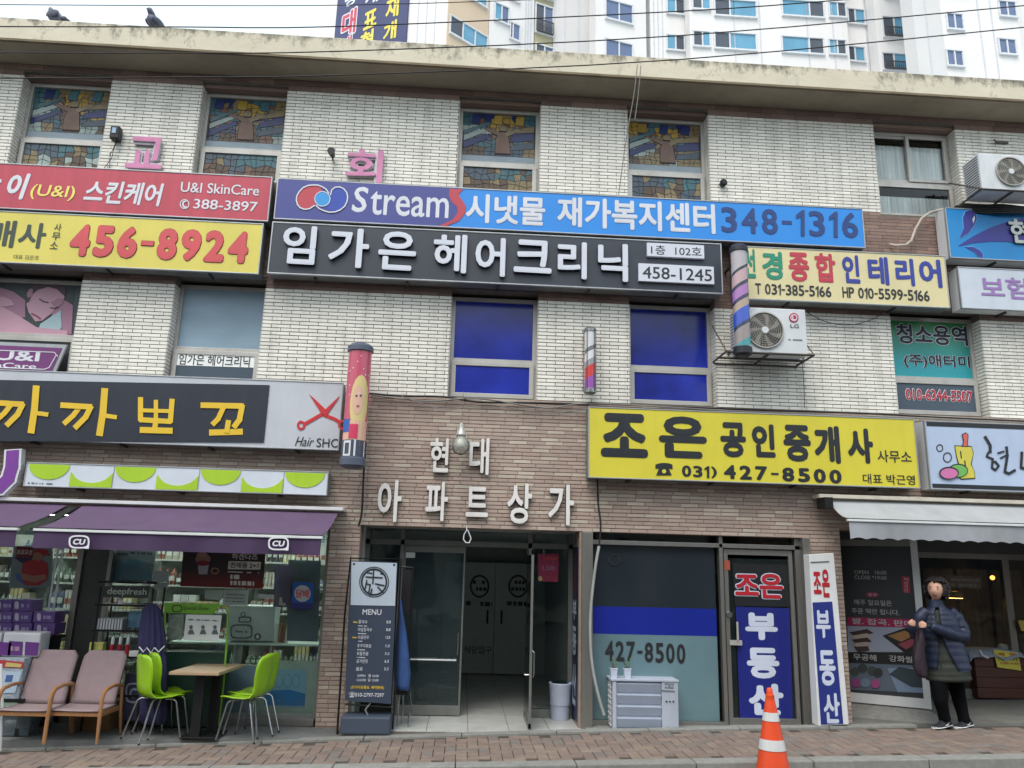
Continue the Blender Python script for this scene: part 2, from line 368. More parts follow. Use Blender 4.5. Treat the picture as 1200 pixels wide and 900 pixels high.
# weathered cornice: black mould creeping down from the top edge and in runs (wear with its own shape)
def weather(m, ztop, depth=0.25):
    t = m.node_tree; n = t.nodes; lk = t.links; b = n['Principled BSDF']; src = b.inputs['Base Color'].links[0].from_socket
    geo = n.new('ShaderNodeNewGeometry'); sp = n.new('ShaderNodeSeparateXYZ'); lk.new(geo.outputs['Position'], sp.inputs[0])
    g = n.new('ShaderNodeMapRange'); g.inputs['From Min'].default_value = (ztop - depth) * K; g.inputs['From Max'].default_value = ztop * K; lk.new(sp.outputs['Z'], g.inputs['Value'])
    mp = n.new('ShaderNodeMapping'); mp.inputs['Scale'].default_value = (4.5, 4.5, 2.6); lk.new(geo.outputs['Position'], mp.inputs[0])
    nz = n.new('ShaderNodeTexNoise'); nz.inputs['Scale'].default_value = 1.6; nz.inputs['Detail'].default_value = 9; nz.inputs['Roughness'].default_value = 0.72; lk.new(mp.outputs[0], nz.inputs['Vector'])
    nz2 = n.new('ShaderNodeTexNoise'); nz2.inputs['Scale'].default_value = 0.55; nz2.inputs['Detail'].default_value = 3; lk.new(geo.outputs['Position'], nz2.inputs['Vector'])
    a = n.new('ShaderNodeMath'); a.operation = 'MULTIPLY_ADD'; a.inputs[1].default_value = 0.30; lk.new(g.outputs[0], a.inputs[0]); lk.new(nz.outputs['Fac'], a.inputs[2])
    a2 = n.new('ShaderNodeMath'); a2.operation = 'MULTIPLY_ADD'; a2.inputs[1].default_value = 0.45; lk.new(nz2.outputs['Fac'], a2.inputs[0]); lk.new(a.outputs[0], a2.inputs[2])
    r = n.new('ShaderNodeMapRange'); r.inputs['From Min'].default_value = 0.93; r.inputs['From Max'].default_value = 1.12; r.inputs['To Max'].default_value = 0.8; lk.new(a2.outputs[0], r.inputs['Value'])
    mx = n.new('ShaderNodeMix'); mx.data_type = 'RGBA'; lk.new(r.outputs[0], mx.inputs['Factor']); lk.new(src, mx.inputs['A']); mx.inputs['B'].default_value = (0.075, 0.07, 0.055, 1)
    lk.new(mx.outputs['Result'], b.inputs['Base Color'])
    # cracks
    vo = n.new('ShaderNodeTexVoronoi'); vo.feature = 'DISTANCE_TO_EDGE'; vo.inputs['Scale'].default_value = 1.1
    w2 = n.new('ShaderNodeMix'); w2.data_type = 'RGBA'; w2.blend_type = 'LINEAR_LIGHT'; w2.inputs['Factor'].default_value = 0.35; lk.new(geo.outputs['Position'], w2.inputs['A']); lk.new(nz.outputs['Color'], w2.inputs['B']); lk.new(w2.outputs['Result'], vo.inputs['Vector'])
    c = n.new('ShaderNodeMapRange'); c.inputs['From Max'].default_value = 0.012; c.inputs['To Min'].default_value = 0.6; c.inputs['To Max'].default_value = 0; lk.new(vo.outputs['Distance'], c.inputs['Value'])
    m2 = n.new('ShaderNodeMix'); m2.data_type = 'RGBA'; lk.new(c.outputs[0], m2.inputs['Factor']); lk.new(mx.outputs['Result'], m2.inputs['A']); m2.inputs['B'].default_value = (0.09, 0.08, 0.065, 1)
    lk.new(m2.outputs['Result'], b.inputs['Base Color'])
CY = 8.06
ZC1 = 7.52
weather(m_conc, ZC1, 0.26)

# ================================================================ ground
def sheet(name, pts, mat, zf):
    me = MB(); n = len(pts); me.v = [(x, y, zf(x)) for x, y in pts]; me.f = [list(range(n))]; me.mi = [0]
    return me.build(name, mat)
m_asph = M('asphalt', (62, 62, 64), 0.9, var=0.25, scale=30, bump=0.4, bscale=160)
m_sub = M('paving_sand', (70, 64, 58), 1.0, var=0.2, scale=30)
o = sheet('road', [(-120, -120), (120, -120), (120, 6.95), (-120, 6.95)], m_asph, lambda x: gz(max(-14, min(14, x))) - 0.115); tag(o, kind='structure')
g = MB()
for a in range(-14, 14): g.box(a + .004, a + .996, 6.93, 7.10, -.25, 0)
for i, v in enumerate(g.v): g.v[i] = (v[0], v[1], gz(v[0]) + (-0.2 if v[2] < -.1 else 0.004))
tag(g.build('curb', m_stone, bevel=0.008), kind='structure')
sw = thing('sidewalk', None, None, (0, 7.6, 0), kind='structure')
g = MB()
xs = [-14, -9, -4.6, 1.0, 4.3, 14]
for a, b in zip(xs, xs[1:]): g.hexa([(a, 7.095, gz(a) - .2), (b, 7.095, gz(b) - .2), (b, edge(b) + .02, gz(b) - .2), (a, edge(a) + .02, gz(a) - .2), (a, 7.095, gz(a) - .012), (b, 7.095, gz(b) - .012), (b, edge(b) + .02, gz(b) - .012), (a, edge(a) + .02, gz(a) - .012)])
g.build('paving_bed', m_sub, sw)
m_pav = M('paver', (124, 108, 99), 0.85, var=0.14, scale=9, rnd=0.08, alt=[(119, 104, 96), (128, 113, 102), (116, 102, 95), (122, 106, 98), (115, 107, 102)], bump=0.2, bscale=90, dirt=0.28)
U = 0.1
bmat = {}
def paver_mesh(h):
    g = MB(); lx, ly = (2 * U - .006, U - .006) if h else (U - .006, 2 * U - .006); e = .004
    g.box(-lx / 2, lx / 2, -ly / 2, ly / 2, -.02, -.003)
    g.add([(-lx / 2 + e, -ly / 2 + e, 0), (lx / 2 - e, -ly / 2 + e, 0), (lx / 2 - e, ly / 2 - e, 0), (-lx / 2 + e, ly / 2 - e, 0)], [(0, 1, 2, 3)])
    for i in range(4): j = (i + 1) % 4; g.f.append([4 + i, 4 + j, 8 + j, 8 + i]); g.mi.append(0)
    g.f.pop(3) if False else None
    return g
cand = []
for i in range(-75, 110):
    for j in range(0, 14):
        t = (i - j) % 4
        if t in (0, 3):
            hx = t == 0; cx = (i + (1 if hx else .5)) * U; cy = 7.105 + (j + (.5 if hx else 1)) * U
            if cy + (U / 2 if hx else U) > edge(cx) - .0: continue
            if -7.4 < cx < 10.5: cand.append((cx, cy, hx))
def vis(c): return -4.9 < c[0] < 7.0 and c[1] > 7.0
cand.sort(key=lambda c: (not (-4.6 < c[0] < 6.3), math.hypot(c[0], c[1]) - (c[1] > 7.3) * .3))
protos = {}
for k, (cx, cy, hx) in enumerate(cand[:300]):
    if hx not in protos: protos[hx] = paver_mesh(hx).build('paver', m_pav).data; bpy.data.objects.remove([o for o in bpy.data.objects if o.data == protos[hx]][0])
    o = bpy.data.objects.new('paver', protos[hx]); C.objects.link(o); o.parent = sw
    o.location = (cx * K, (cy - 7.6) * K, (gz(cx) + random.uniform(-.0015, .0015)) * K); o.rotation_euler = (random.uniform(-.008, .008), -0.026, 0)
g = MB()
for cx, cy, hx in cand[300:]:
    p = paver_mesh(hx); g.add([(x + cx, y + cy, z + gz(x + cx)) for x, y, z in p.v], p.f)
tag(g.build('paver_field', m_pav, sw), kind='stuff')
# granite strip along the shop fronts
g = MB()
xs = [-4.6 - .93 * i for i in range(6)][::-1] + [-4.6 + .93 * (i + 1) for i in range(10)]
for a, b in zip(xs, xs[1:]):
    a += .004; b -= .004
    g.hexa([(a, edge(a), gz(a) - .1), (b, edge(b), gz(b) - .1), (b, edge(b) + .12, gz(b) - .1), (a, edge(a) + .12, gz(a) - .1), (a, edge(a), gz(a) + .012), (b, edge(b), gz(b) + .012), (b, edge(b) + .12, gz(b) + .012), (a, edge(a) + .12, gz(a) + .012)])
tag(g.build('threshold_strip', m_stone, bevel=0.006), kind='structure')
# store platform
PZ = -0.05
g = MB()
for a, b in ((-8, -4.6), (-4.6, -1.12)): g.hexa([(a, edge(a) + .03, -.4), (b, edge(b) + .03, -.4), (b, 8.9, -.4), (a, 8.9, -.4), (a, edge(a) + .03, PZ - .012), (b, edge(b) + .03, PZ - .012), (b, 8.9, PZ), (a, 8.9, PZ)])
tag(g.build('store_platform', m_plat), kind='structure')
# entrance and hall floor tiles
fl = thing('entrance_floor', None, None, (0, 9, -.02), kind='structure')
g = MB(); g.box(-1.15, 4.3, 8.25, 13.2, -.4, -.027); g.build('floor_slab', m_mortar, fl)
ft = None; n = 0
for i in range(6):
    for j in range(12):
        x0 = -1.12 + .41 * i; y0 = 8.26 + .41 * j
        o = MB().box(x0 + .003, min(1.34, x0 + .407), y0 + .003, y0 + .407, -.04, -.018).build('floor_tile', m_tile, fl, bevel=.0015)
# right hand forecourt
g = MB(); g.hexa([(1.3, 8.36, -.3), (4.0, 8.36, -.3), (4.0, 8.7, -.3), (1.3, 8.7, -.3), (1.3, 8.36, -.0), (4.0, 8.36, .04), (4.0, 8.7, .04), (1.3, 8.7, 0)])
tag(g.build('office_sill', m_stone), kind='structure')
g = MB(); g.hexa([(4.1, 8.42, -.3), (12, 8.42, -.3), (12, 13, -.3), (4.1, 13, -.3), (4.1, 8.42, gz(4.1) - .002), (12, 8.42, gz(12) - .002), (12, 13, gz(12) + .02), (4.1, 13, gz(4.1) + .02)])
tag(g.build('forecourt', M('forecourt_concrete', (112, 112, 108), .85, var=.15, scale=4, bump=.2, dirt=.4)), kind='structure')

# ================================================================ shop building
B = thing('shop_building', 'two storey shop building of white glazed brick and brown tile under a stained cornice', 'building', (0, 8.5, 0))
FY = 8.5
UW = [(-5.41, -4.385), (-3.33, -2.325), (-.262, .732), (1.797, 2.805), (4.905, 5.965)]
LWN = [(-5.43, -4.36), (-3.35, -2.345), (-.25, .747), (1.80, 2.805), (4.905, 6.005)]
UZ = (5.87, 7.13); LZ = (3.39, 4.66)
XL, XR = -7.6, 8.6
holes = [(a, b, *UZ) for a, b in UW] + [(a, b, *LZ) for a, b in LWN] + [(-7.2, -1.42, -.5, 2.04), (-1.10, 1.24, -.5, 1.957), (1.35, 3.765, -.5, 1.957), (4.12, 8.3, -.5, 2.06)]
def wall_grid(g, x0, x1, z0, z1, holes, y0, y1):
    X = sorted(set([x0, x1] + [c for h in holes for c in h[:2] if x0 < c < x1])); Z = sorted(set([z0, z1] + [c for h in holes for c in h[2:] if z0 < c < z1]))
    for i in range(len(X) - 1):
        j = 0
        while j < len(Z) - 1:
            inside = lambda j: any(h[0] <= (X[i] + X[i + 1]) / 2 <= h[1] and h[2] <= (Z[j] + Z[j + 1]) / 2 <= h[3] for h in holes)
            if inside(j): j += 1; continue
            k = j
            while k < len(Z) - 1 and not inside(k): k += 1
            g.box(X[i], X[i + 1], y0, y1, Z[j], Z[k]); j = k
g = MB(); wall_grid(g, XL, XR, 3.385, 7.24, holes, FY + .008, FY + .26); g.build('wall', m_mortar, B)
g = MB(); wall_grid(g, XL, XR, -.5, 3.385, holes, FY + .008, FY + .26); g.build('wall', m_mortar_b, B)
g = MB(); g.box(XL, XL + .2, FY + .26, 14, -.5, 7.3); g.box(XR - .2, XR, FY + .26, 14, -.5, 7.3); g.box(XL, XR, 14, 14.2, -.5, 7.3); g.box(XL + .2, XR - .2, FY + .26, 14, 2.20, 2.30)
g.box(XL + .2, XR - .2, 10.2, 10.25, 2.3, 7.2); g.box(XL + .2, XR - .2, FY + .26, 10.2, 4.95, 5.05)
g.build('inner_wall', m_dark, B)
# cornice
g = MB(); g.box(XL - .3, XR + .3, CY, 14.4, 7.235, ZC1); g.box(XL - .3, XR + .3, CY + .05, CY + .25, ZC1, ZC1 + .035)
g.build('cornice', m_conc, B, bevel=0.012)
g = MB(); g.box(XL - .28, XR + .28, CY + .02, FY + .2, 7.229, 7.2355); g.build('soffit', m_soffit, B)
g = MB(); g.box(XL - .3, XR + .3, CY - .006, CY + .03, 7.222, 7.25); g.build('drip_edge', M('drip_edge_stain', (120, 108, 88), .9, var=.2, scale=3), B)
# bricks
covers = [(-7, -2.36, 5.30, 5.80), (-7, -2.40, 4.68, 5.22), (-2.25, 4.5, 5.34, 5.78), (-2.25, 2.8, 4.70, 5.25), (3.05, 5.45, 4.64, 5.24), (5.62, 9, 5.27, 5.84), (5.7, 9, 4.66, 5.10), (-7, -1.5, 2.80, 3.36), (1.34, 4.9, 2.56, 3.25), (5.12, 9, 2.55, 3.24), (-4.45, -1.5, 2.27, 2.46), (4.2, 9, 2.1, 2.4)]
def covered(x0, x1, z0, z1): return any(c[0] <= x0 and x1 <= c[1] and c[2] <= z0 and z1 <= c[3] for c in covers)
def inhole(x0, x1, z0, z1): return any(h[0] < x1 - .001 and x0 < h[1] - .001 and h[2] < z1 - .004 and z0 < h[3] - .004 for h in holes)
def field(x0, x1, z0, z1, rows, Ln, rnd=False):
    out = []; h = (z1 - z0) / rows
    for r in range(rows):
        za, zb = z0 + r * h, z0 + (r + 1) * h
        # spans between holes
        cuts = sorted(set([x0, x1] + [c for q in holes if q[2] < zb - .004 and za < q[3] - .004 for c in q[:2] if x0 < c < x1]))
        for a, b in zip(cuts, cuts[1:]):
            if inhole(a, b, za, zb): continue
            off = (Ln / 2 if r % 2 else 0) if not rnd else random.choice([0, .25, .33, .5, .66, .75]) * Ln
            x = a - (off if off else 0)
            while x < b - .002:
                xa, xb = max(a, x), min(b, x + Ln); x += Ln
                if xb - xa < .022: continue
                if -6.9 < xa < 7.9 and not covered(xa, xb, za, zb): out.append((xa, xb, za, zb))
    return out
jv, jh = .0035, .0042
def put_bricks(lst, mat, name, fieldname, Ln, key, dep=.0085):
    full = [b for b in lst if b[1] - b[0] > Ln * .97]; full.sort(key=key); ind = full[:300]; S_ = set(ind); rest = [b for b in lst if b not in S_]
    h = ind[0][3] - ind[0][2]
    m = MB(); w = Ln - 2 * jv; hh = h - 2 * jh; bv = .002
    m.v = [(-w / 2, .006, -hh / 2), (w / 2, .006, -hh / 2), (w / 2, .006, hh / 2), (-w / 2, .006, hh / 2), (-w / 2, .002, -hh / 2), (w / 2, .002, -hh / 2), (w / 2, .002, hh / 2), (-w / 2, .002, hh / 2), (-w / 2 + bv, 0, -hh / 2 + bv), (w / 2 - bv, 0, -hh / 2 + bv), (w / 2 - bv, 0, hh / 2 - bv), (-w / 2 + bv, 0, hh / 2 - bv)]
    m.v = [(x, y - .001 if y < .006 else .009, z) for x, y, z in m.v]
    m.f = [[i, (i + 1) % 4, 4 + (i + 1) % 4, 4 + i] for i in range(4)] + [[4 + i, 4 + (i + 1) % 4, 8 + (i + 1) % 4, 8 + i] for i in range(4)] + [[8, 9, 10, 11]]; m.mi = [0] * 9
    tmp = m.build(name, mat); me = tmp.data; bpy.data.objects.remove(tmp)
    for xa, xb, za, zb in ind:
        o = bpy.data.objects.new(name, me); C.objects.link(o); o.parent = B
        o.location = ((xa + xb) / 2 * K, (FY + random.uniform(-.0012, .0012) - 8.5) * K, (za + zb) / 2 * K); o.rotation_euler = (random.uniform(-.004, .004), random.uniform(-.002, .002), 0)
    g = MB()
    for xa, xb, za, zb in rest:
        y = FY + random.uniform(-.0012, .0012); xa += jv; xb -= jv; za += jh; zb -= jh
        g.v_o = len(g.v)
        vs = [(xa, y + .009, za), (xb, y + .009, za), (xb, y + .009, zb), (xa, y + .009, zb), (xa, y + .001, za), (xb, y + .001, za), (xb, y + .001, zb), (xa, y + .001, zb), (xa + bv, y, za + bv), (xb - bv, y, za + bv), (xb - bv, y, zb - bv), (xa + bv, y, zb - bv)]
        g.add(vs, m.f)
    return g
Ln = .2055
wb = field(XL, XR, 5.885, 7.08, 28, Ln) + field(XL, XR, 3.385, 4.565, 28, Ln)
g = put_bricks(wb, m_white, 'glazed_brick', None, Ln, lambda b: (b[2] > 5, (abs((b[0] + b[1]) / 2 - .2) > 2.9), b[2] + .12 * abs(b[0])))
# reveals of the window openings
for (a, b), (z0, z1, rows) in [(w, (5.885, 7.08, 28)) for w in UW] + [(w, (3.39, 4.565, 28)) for w in LWN]:
    h = (z1 - z0) / rows
    for r in range(rows):
        z = z0 + r * h
        for xx, sgn in ((a, 1), (b, -1)):
            ya, yb = (FY + .004, FY + .095) if r % 2 else (FY + .004, FY + .15)
            for y0, y1 in ((ya, yb), (yb + .004, FY + .155)):
                if y1 - y0 > .01: g.box(min(xx, xx + sgn * .005), max(xx, xx + sgn * .005), y0, y1, z + jh, z + h - jh)
tag(g.build('glazed_brick_courses', m_white, B, recalc=False), kind='stuff')
cb = field(XL, XR, 1.957, 3.385, 34, .2, True) + [b for b in field(-1.42, -1.10, -.04, 1.957, 46, .16, True)] + field(3.765, 4.12, -.02, 1.957, 46, .18, True)
g = put_bricks([b for b in cb], m_clay, 'clay_brick', None, .2, lambda b: (abs((b[0] + b[1]) / 2 - .1) > 2.0, abs((b[0] + b[1]) / 2 - .1) * .3 + b[2]))
tag(g.build('clay_brick_courses', m_clay, B, recalc=False), kind='stuff')
# dark tile bands: under the soffit, over the ground-floor windows, between floors
db = field(XL, XR, 7.08, 7.225, 2, .30, True) + field(XL, XR, 4.565, 5.885, 31, .2, True)
g = MB()
for xa, xb, za, zb in db:
    y = FY + random.uniform(-.001, .001); g.box(xa + .002, xb - .002, y, y + .009, za + .002, zb - .002, back=False)
for a, b in UW: g.box(a, b, FY + .05, FY + .2, 7.085, 7.13)
tag(g.build('dark_tile_band', m_clay_d, B), kind='stuff')

# ---------------------------------------------------------------- windows
SG = [M('stained_blue', (34, 46, 104), .25, var=.2), M('stained_teal', (62, 104, 114), .25, var=.2), M('stained_umber', (88, 70, 56), .25, var=.2),
      M('stained_sand', (132, 116, 84), .25, var=.2), M('stained_amber', (166, 136, 58), .25, var=.2), M('stained_pale', (156, 172, 168), .25, var=.2), M('stained_slate', (70, 84, 98), .25, var=.2), M('stained_rose', (116, 84, 68), .25, var=.2)]
m_lead = M('lead_came', (34, 32, 32), .6)
def rectbars(g, x0, x1, z0, z1, w, y0, y1, mi=0, wb=None, wt=None):
    wb = wb or w; wt = wt or w
    g.box(x0, x1, y0, y1, z1 - wt, z1, mi); g.box(x0, x1, y0, y1, z0, z0 + wb, mi); g.box(x0, x0 + w, y0, y1, z0 + wb, z1 - wt, mi); g.box(x1 - w, x1, y0, y1, z0 + wb, z1 - wt, mi)
def stained(par, x0, x1, z0, z1, y, seed, low=False):
    rr = random.Random(seed); nx, nz = (13, 10) if not low else (11, 4); P = {}
    for i in range(nx + 1):
        for j in range(nz + 1):
            jx = 0 if i in (0, nx) else rr.uniform(-.36, .36); jz = 0 if j in (0, nz) else rr.uniform(-.36, .36)
            P[i, j] = (x0 + (x1 - x0) * (i + jx) / nx, z0 + (z1 - z0) * (j + jz) / nz)
    g = MB(); pl = FP(y); ax, az = rr.uniform(.42, .58), rr.uniform(.38, .5); ph = rr.uniform(0, 1)
    sect = [rr.choice(p) for p in ((0, 1), (5, 3), (6, 0), (1, 5), (3, 2), (0, 6), (1, 1), (4, 3), (0, 6), (5, 1), (3, 7), (6, 0))]; top = [rr.choice([0, 0, 1, 4, 3, 6]) for _ in range(7)]; lo = [rr.choice([2, 3, 7, 6, 3, 2, 5]) for _ in range(6)]
    for i in range(nx):
        for j in range(nz):
            q = [P[i, j], P[i + 1, j], P[i + 1, j + 1], P[i, j + 1]]; u, v = (i + .5) / nx, (j + .5) / nz
            if low: c = lo[int(u * 5.99)] if v < .62 else (6 if u < .5 else 1); c = rr.choice([2, 3]) if rr.random() < .25 else c
            else:
                dx, dz = u - ax, v - az; body = (dx / .13) ** 2 + (dz / .44) ** 2 < 1; arm = abs(dz - .17 - .5 * abs(dx)) < .075 and abs(dx) < .33; halo = abs(math.hypot(dx, dz - .3) - .11) < .05
                if halo: c = 4
                elif arm or body: c = rr.choice([7, 2, 3]) if body else rr.choice([3, 7])
                elif v > .74: c = top[int(u * 6.99)]
                elif v < .2: c = lo[int(u * 5.99)]
                else: c = sect[int(((math.atan2(dz, dx) / (2 * PI) + 1 + ph) % 1) * 11.99)]
            cx = sum(p[0] for p in q) / 4; cz = sum(p[1] for p in q) / 4
            s2 = [(cx + (p[0] - cx) * .90, cz + (p[1] - cz) * .90) for p in q]; g.prism(pl, s2, 0, .004, c)
    if not low:   # long leaded bands and a robed figure over the small quarries
        W_, H_ = x1 - x0, z1 - z0; P2 = lambda u, v: (x0 + W_ * u, z0 + H_ * v)
        def big(pts, c, d):
            cx = sum(p[0] for p in pts) / len(pts); cy = sum(p[1] for p in pts) / len(pts)
            g.prism(pl, [P2(*p) for p in pts], .002, d, 8); g.prism(pl, [P2(cx + (p[0] - cx) * .93, cy + (p[1] - cy) * .90) for p in pts], d, d + .002, c)
        a = rr.uniform(-.05, .05)
        for k, (v0, v1, c) in enumerate(((.10, .26, 0), (.28, .42, 5), (.43, .54, 1))): big([(.01, v0 + a), (.01, v1 + a), (.36, v1 + .26 + a * .5), (.40, v0 + .34 + a * .5)], c, .0055 + k * .0004)
        for k, (v0, v1, c) in enumerate(((.12, .28, 6), (.32, .50, 0), (.52, .66, 3))): big([(.99, v0 - a + .12), (.99, v1 - a + .14), (.66, v1 - .02), (.64, v0 + .02)], c, .0055 + k * .0004)
        for k in range(3): u = .08 + .3 * k + a; big([(u, .76), (u + .12, .74), (u + .14, .985), (u + .02, .985)], rr.choice([0, 4, 1, 5]), .007)
        big([(ax - .10, .04), (ax + .12, .04), (ax + .09, .42), (ax + .05, .60), (ax - .05, .60), (ax - .10, .40)], rr.choice([2, 7]), .008); big([(ax - .26, .62), (ax - .22, .68), (ax - .02, .56), (ax - .04, .46)], 7, .009); big([(ax + .26, .64), (ax + .22, .70), (ax + .02, .56), (ax + .05, .46)], 3, .0092)
        big([(ax - .05, .60), (ax + .05, .60), (ax + .06, .70), (ax, .75), (ax - .06, .70)], 3, .0096)
    o = g.build('stained_glass', SG + [m_lead], par); o['kind'] = 'stuff'
    MB().box(x0, x1, y + .001, y + .012, z0, z1).build('lead_came', m_lead, par)
m_curt = M('net_curtain', (238, 238, 242), .95, var=.25, scale=2.2, stretch=(9, 9, .35))
m_room = M('room_beyond', (96, 106, 114), .9, var=.3, scale=1.5)
def window(a, b, z0, z1, zm, kind='plain', seed=0, filmu=None, filml=None):
    w = MB().box(a, b, FY + .15, FY + .25, z0 - .001, z0 + .02).build('window', m_alu, B)
    g = MB(); y0, y1 = FY + .155, FY + .235
    rectbars(g, a + .002, b - .002, z0 + .02, z1 - .005, .045, y0, y1); g.box(a + .047, b - .047, y0 - .004, y1, zm - .02, zm + .02)
    g.build('frame', m_alu, w, bevel=.003)
    g = MB(); rectbars(g, a + .03, b - .03, z0 + .03, zm - .022, .05, y0 - .035, y0 - .003); g.build('sash', m_alu, w, bevel=.003)
    if kind == 'slider':
        g = MB(); xm = (a + b) / 2 - .02; rectbars(g, xm - .02, b - .047, zm + .022, z1 - .05, .04, y0 - .02, y0 + .01); rectbars(g, a + .047, xm + .02, zm + .022, z1 - .05, .035, y0 + .013, y0 + .04); g.build('sash', m_alu, w, bevel=.003)
    for zz0, zz1, fm, low in ((zm + .02, z1 - .05, filmu, False), (z0 + .08, zm - .07, filml, True)):
        xa, xb = (a + .045, b - .045) if not low else (a + .078, b - .078); yy = y0 + .03 if not low else y0 - .02
        if kind == 'stained':
            zb = zz0 + (.10 if not low else .03); rr = random.Random(seed)
            stained(w, xa, xb, zb, zz1, yy + .01, seed + (50 if low else 0), low)
            if not low: MB().box(xa, xb, yy + .005, yy + .01, zz0, zb - .001).build('film_strip', M('frosted_film', (150, 165, 176), .5, var=.1), w)
        elif fm is not None:
            MB().box(xa, xb, yy, yy + .006, zz0, zz1).build('pane', fm, w)
        else:
            g = MB(); n = 40; yc = yy + .018
            for i in range(n):
                x_ = xa + (xb - xa) * i / n; x2 = xa + (xb - xa) * (i + 1) / n; ya = yc + (.006 if i % 2 else -.003) * random.uniform(.4, 1.2); yb = yc + (-.003 if i % 2 else .006)
                g.add([(x_, ya, zz0), (x2, yb, zz0), (x2, yb, zz1 - .12), (x_, ya, zz1 - .12)], [(0, 1, 2, 3)])
            g.build('curtain', m_curt, w); MB().box(xa, xb, yy, yy + .004, zz0, zz1).build('pane', m_glass, w)
    return w
for i, (a, b) in enumerate(UW[:4]): window(a, b, UZ[0], 7.085, 6.345, 'stained', seed=11 + i * 3)
window(*UW[4], UZ[0], 7.085, 6.375, 'slider')
def film(name, rgb, rough=.15, var=.15, scale=.9, **k): return M(name, rgb, rough, 0, var, scale, spec=.5, **k)
m_blue = film('blue_window_film', (36, 50, 156), .14, .45, 1.6)  # patchy blue: uneven reflections are put into the film colour
m_fog = film('grey_blue_film', (142, 166, 184), .35, .12, 1.6, stretch=(1, 1, 3))
m_fogd = film('dark_grey_film', (70, 84, 98), .3, .1, 1.5)
wP = window(*LWN[0], LZ[0], 4.60, 3.94, 'plain', filmu=film('poster_backing', (62, 70, 76), .4), filml=M('dark_pane', (40, 44, 48), .3))
wF = window(*LWN[1], LZ[0], 4.62, 3.86, 'plain', filmu=m_fog, filml=m_fogd)
window(*LWN[2], LZ[0], 4.62, 3.86, 'plain', filmu=m_blue, filml=m_blue)
window(*LWN[3], LZ[0], 4.62, 3.86, 'plain', filmu=m_blue, filml=m_blue)
def gradient(name, c0, c1, z0, z1, rough=.3):
    m = bpy.data.materials.new(name); m.use_nodes = True; n = m.node_tree.nodes; lk = m.node_tree.links; b = n['Principled BSDF']; b.inputs['Roughness'].default_value = rough
    geo = n.new('ShaderNodeNewGeometry'); sp = n.new('ShaderNodeSeparateXYZ'); lk.new(geo.outputs['Position'], sp.inputs[0])
    r = n.new('ShaderNodeMapRange'); r.inputs['From Min'].default_value = z0 * K; r.inputs['From Max'].default_value = z1 * K; lk.new(sp.outputs['Z'], r.inputs['Value'])
    mx = n.new('ShaderNodeMix'); mx.data_type = 'RGBA'; mx.inputs['A'].default_value = L(c0); mx.inputs['B'].default_value = L(c1); lk.new(r.outputs[0], mx.inputs['Factor']); lk.new(mx.outputs['Result'], b.inputs['Base Color']); return m
m_grn = gradient('green_to_teal_print', (42, 160, 172), (46, 140, 74), 4.02, 4.55)
wG = window(*LWN[4], LZ[0], 4.62, 3.86, 'plain', filmu=m_grn, filml=m_fogd)
pl = FP(FY + .185)
m_pnavy = M('print_navy', (26, 30, 56), .5, var=.03); m_pwhite = M('print_white', (222, 226, 230), .5, var=.02); m_pred = M('print_red', (178, 34, 58), .5, var=.03)
T(wG, '청소용역', (1050, 1133, 381, 404), m_pnavy, pl, bold=.03, outline=(m_pwhite, .035)); T(wG, '(주)애터미', (1059, 1136, 416, 432), m_pnavy, pl, bold=.02, outline=(m_pwhite, .03))
pll = FP(FY + .135); T(wG, '010-6344-5507', (1061, 1139, 457, 470), m_pred, pll, bold=.02, outline=(m_pwhite, .04))
shape(wF, [(207, 411), (299, 415), (298, 431), (206, 428)], M('bright_paper', (244, 247, 247), .8), pll, .003, name='paper_strip')
T(wF, '임가은 헤어크리닉', (210, 293, 416.5, 429), M('print_black', (30, 30, 34), .6), pll, d=.008, bold=.01)
# poster of a resting woman in the first-floor window (flat print)
mp = lambda n, c: M(n, c, .45, var=.05, scale=3)
sk, sk2, sk3, hr, tw = mp('print_skin', (206, 160, 178)), mp('print_skin_shade', (176, 128, 152)), mp('print_lip', (150, 78, 92)), mp('print_hair', (84, 66, 74)), mp('print_towel', (176, 200, 208))
P0 = [(-20, 334), (12, 340), (30, 352), (40, 368), (62, 382), (80, 388), (80, 394), (30, 392), (12, 385), (-20, 372)]
shape(wP, [(-30, 322), (90, 328), (78, 398), (-30, 392)], mp('print_slate', (60, 68, 72)), pl, .002, name='poster')
shape(wP, [(62, 350), (76, 352), (86, 358), (84, 392), (60, 392)], sk2, pl, .005, name='poster_arm')
shape(wP, [(-30, 338), (0, 337), (16, 342), (30, 352), (30, 372), (-30, 376)], sk2, pl, .0062, name='poster_shoulder')
shape(wP, [(38, 345), (45, 338), (58, 333), (70, 337), (76.5, 347), (74, 354), (68, 360), (60, 368), (50, 376), (42, 377), (34, 366), (31, 355)], sk, pl, .0082, name='poster_face')
g = MB()
Ho = [(31, 356), (33, 343), (42, 332.5), (57, 326), (70, 329), (78, 340)]; Hi = [(35, 354), (38, 346), (45, 340), (57, 336.5), (67, 339), (76.5, 348)]
for i in range(5): g.prism(pl, [pl.px(*Ho[i]), pl.px(*Ho[i + 1]), pl.px(*Hi[i + 1]), pl.px(*Hi[i])], .009, .012 + i * 1e-4)
g.build('poster_hair', hr, wP)
shape(wP, epx(36, 344, 3.2, 5.5, rot=.4), sk2, pl, .0135, name='poster_ear'); shape(wP, [(44, 392), (48, 380), (60, 372), (72, 364), (73, 384), (66, 393)], tw, pl, .0125, name='poster_towel')
shape(wP, [(-20, 356), (0, 358), (22, 370), (44, 384), (80, 388), (80, 396), (-20, 396)], sk, pl, .0155, name='poster_arm'); shape(wP, [(-6, 350), (4, 348), (14, 352), (18, 358), (8, 360), (-6, 358)], sk, pl, .0125, name='poster_hand')
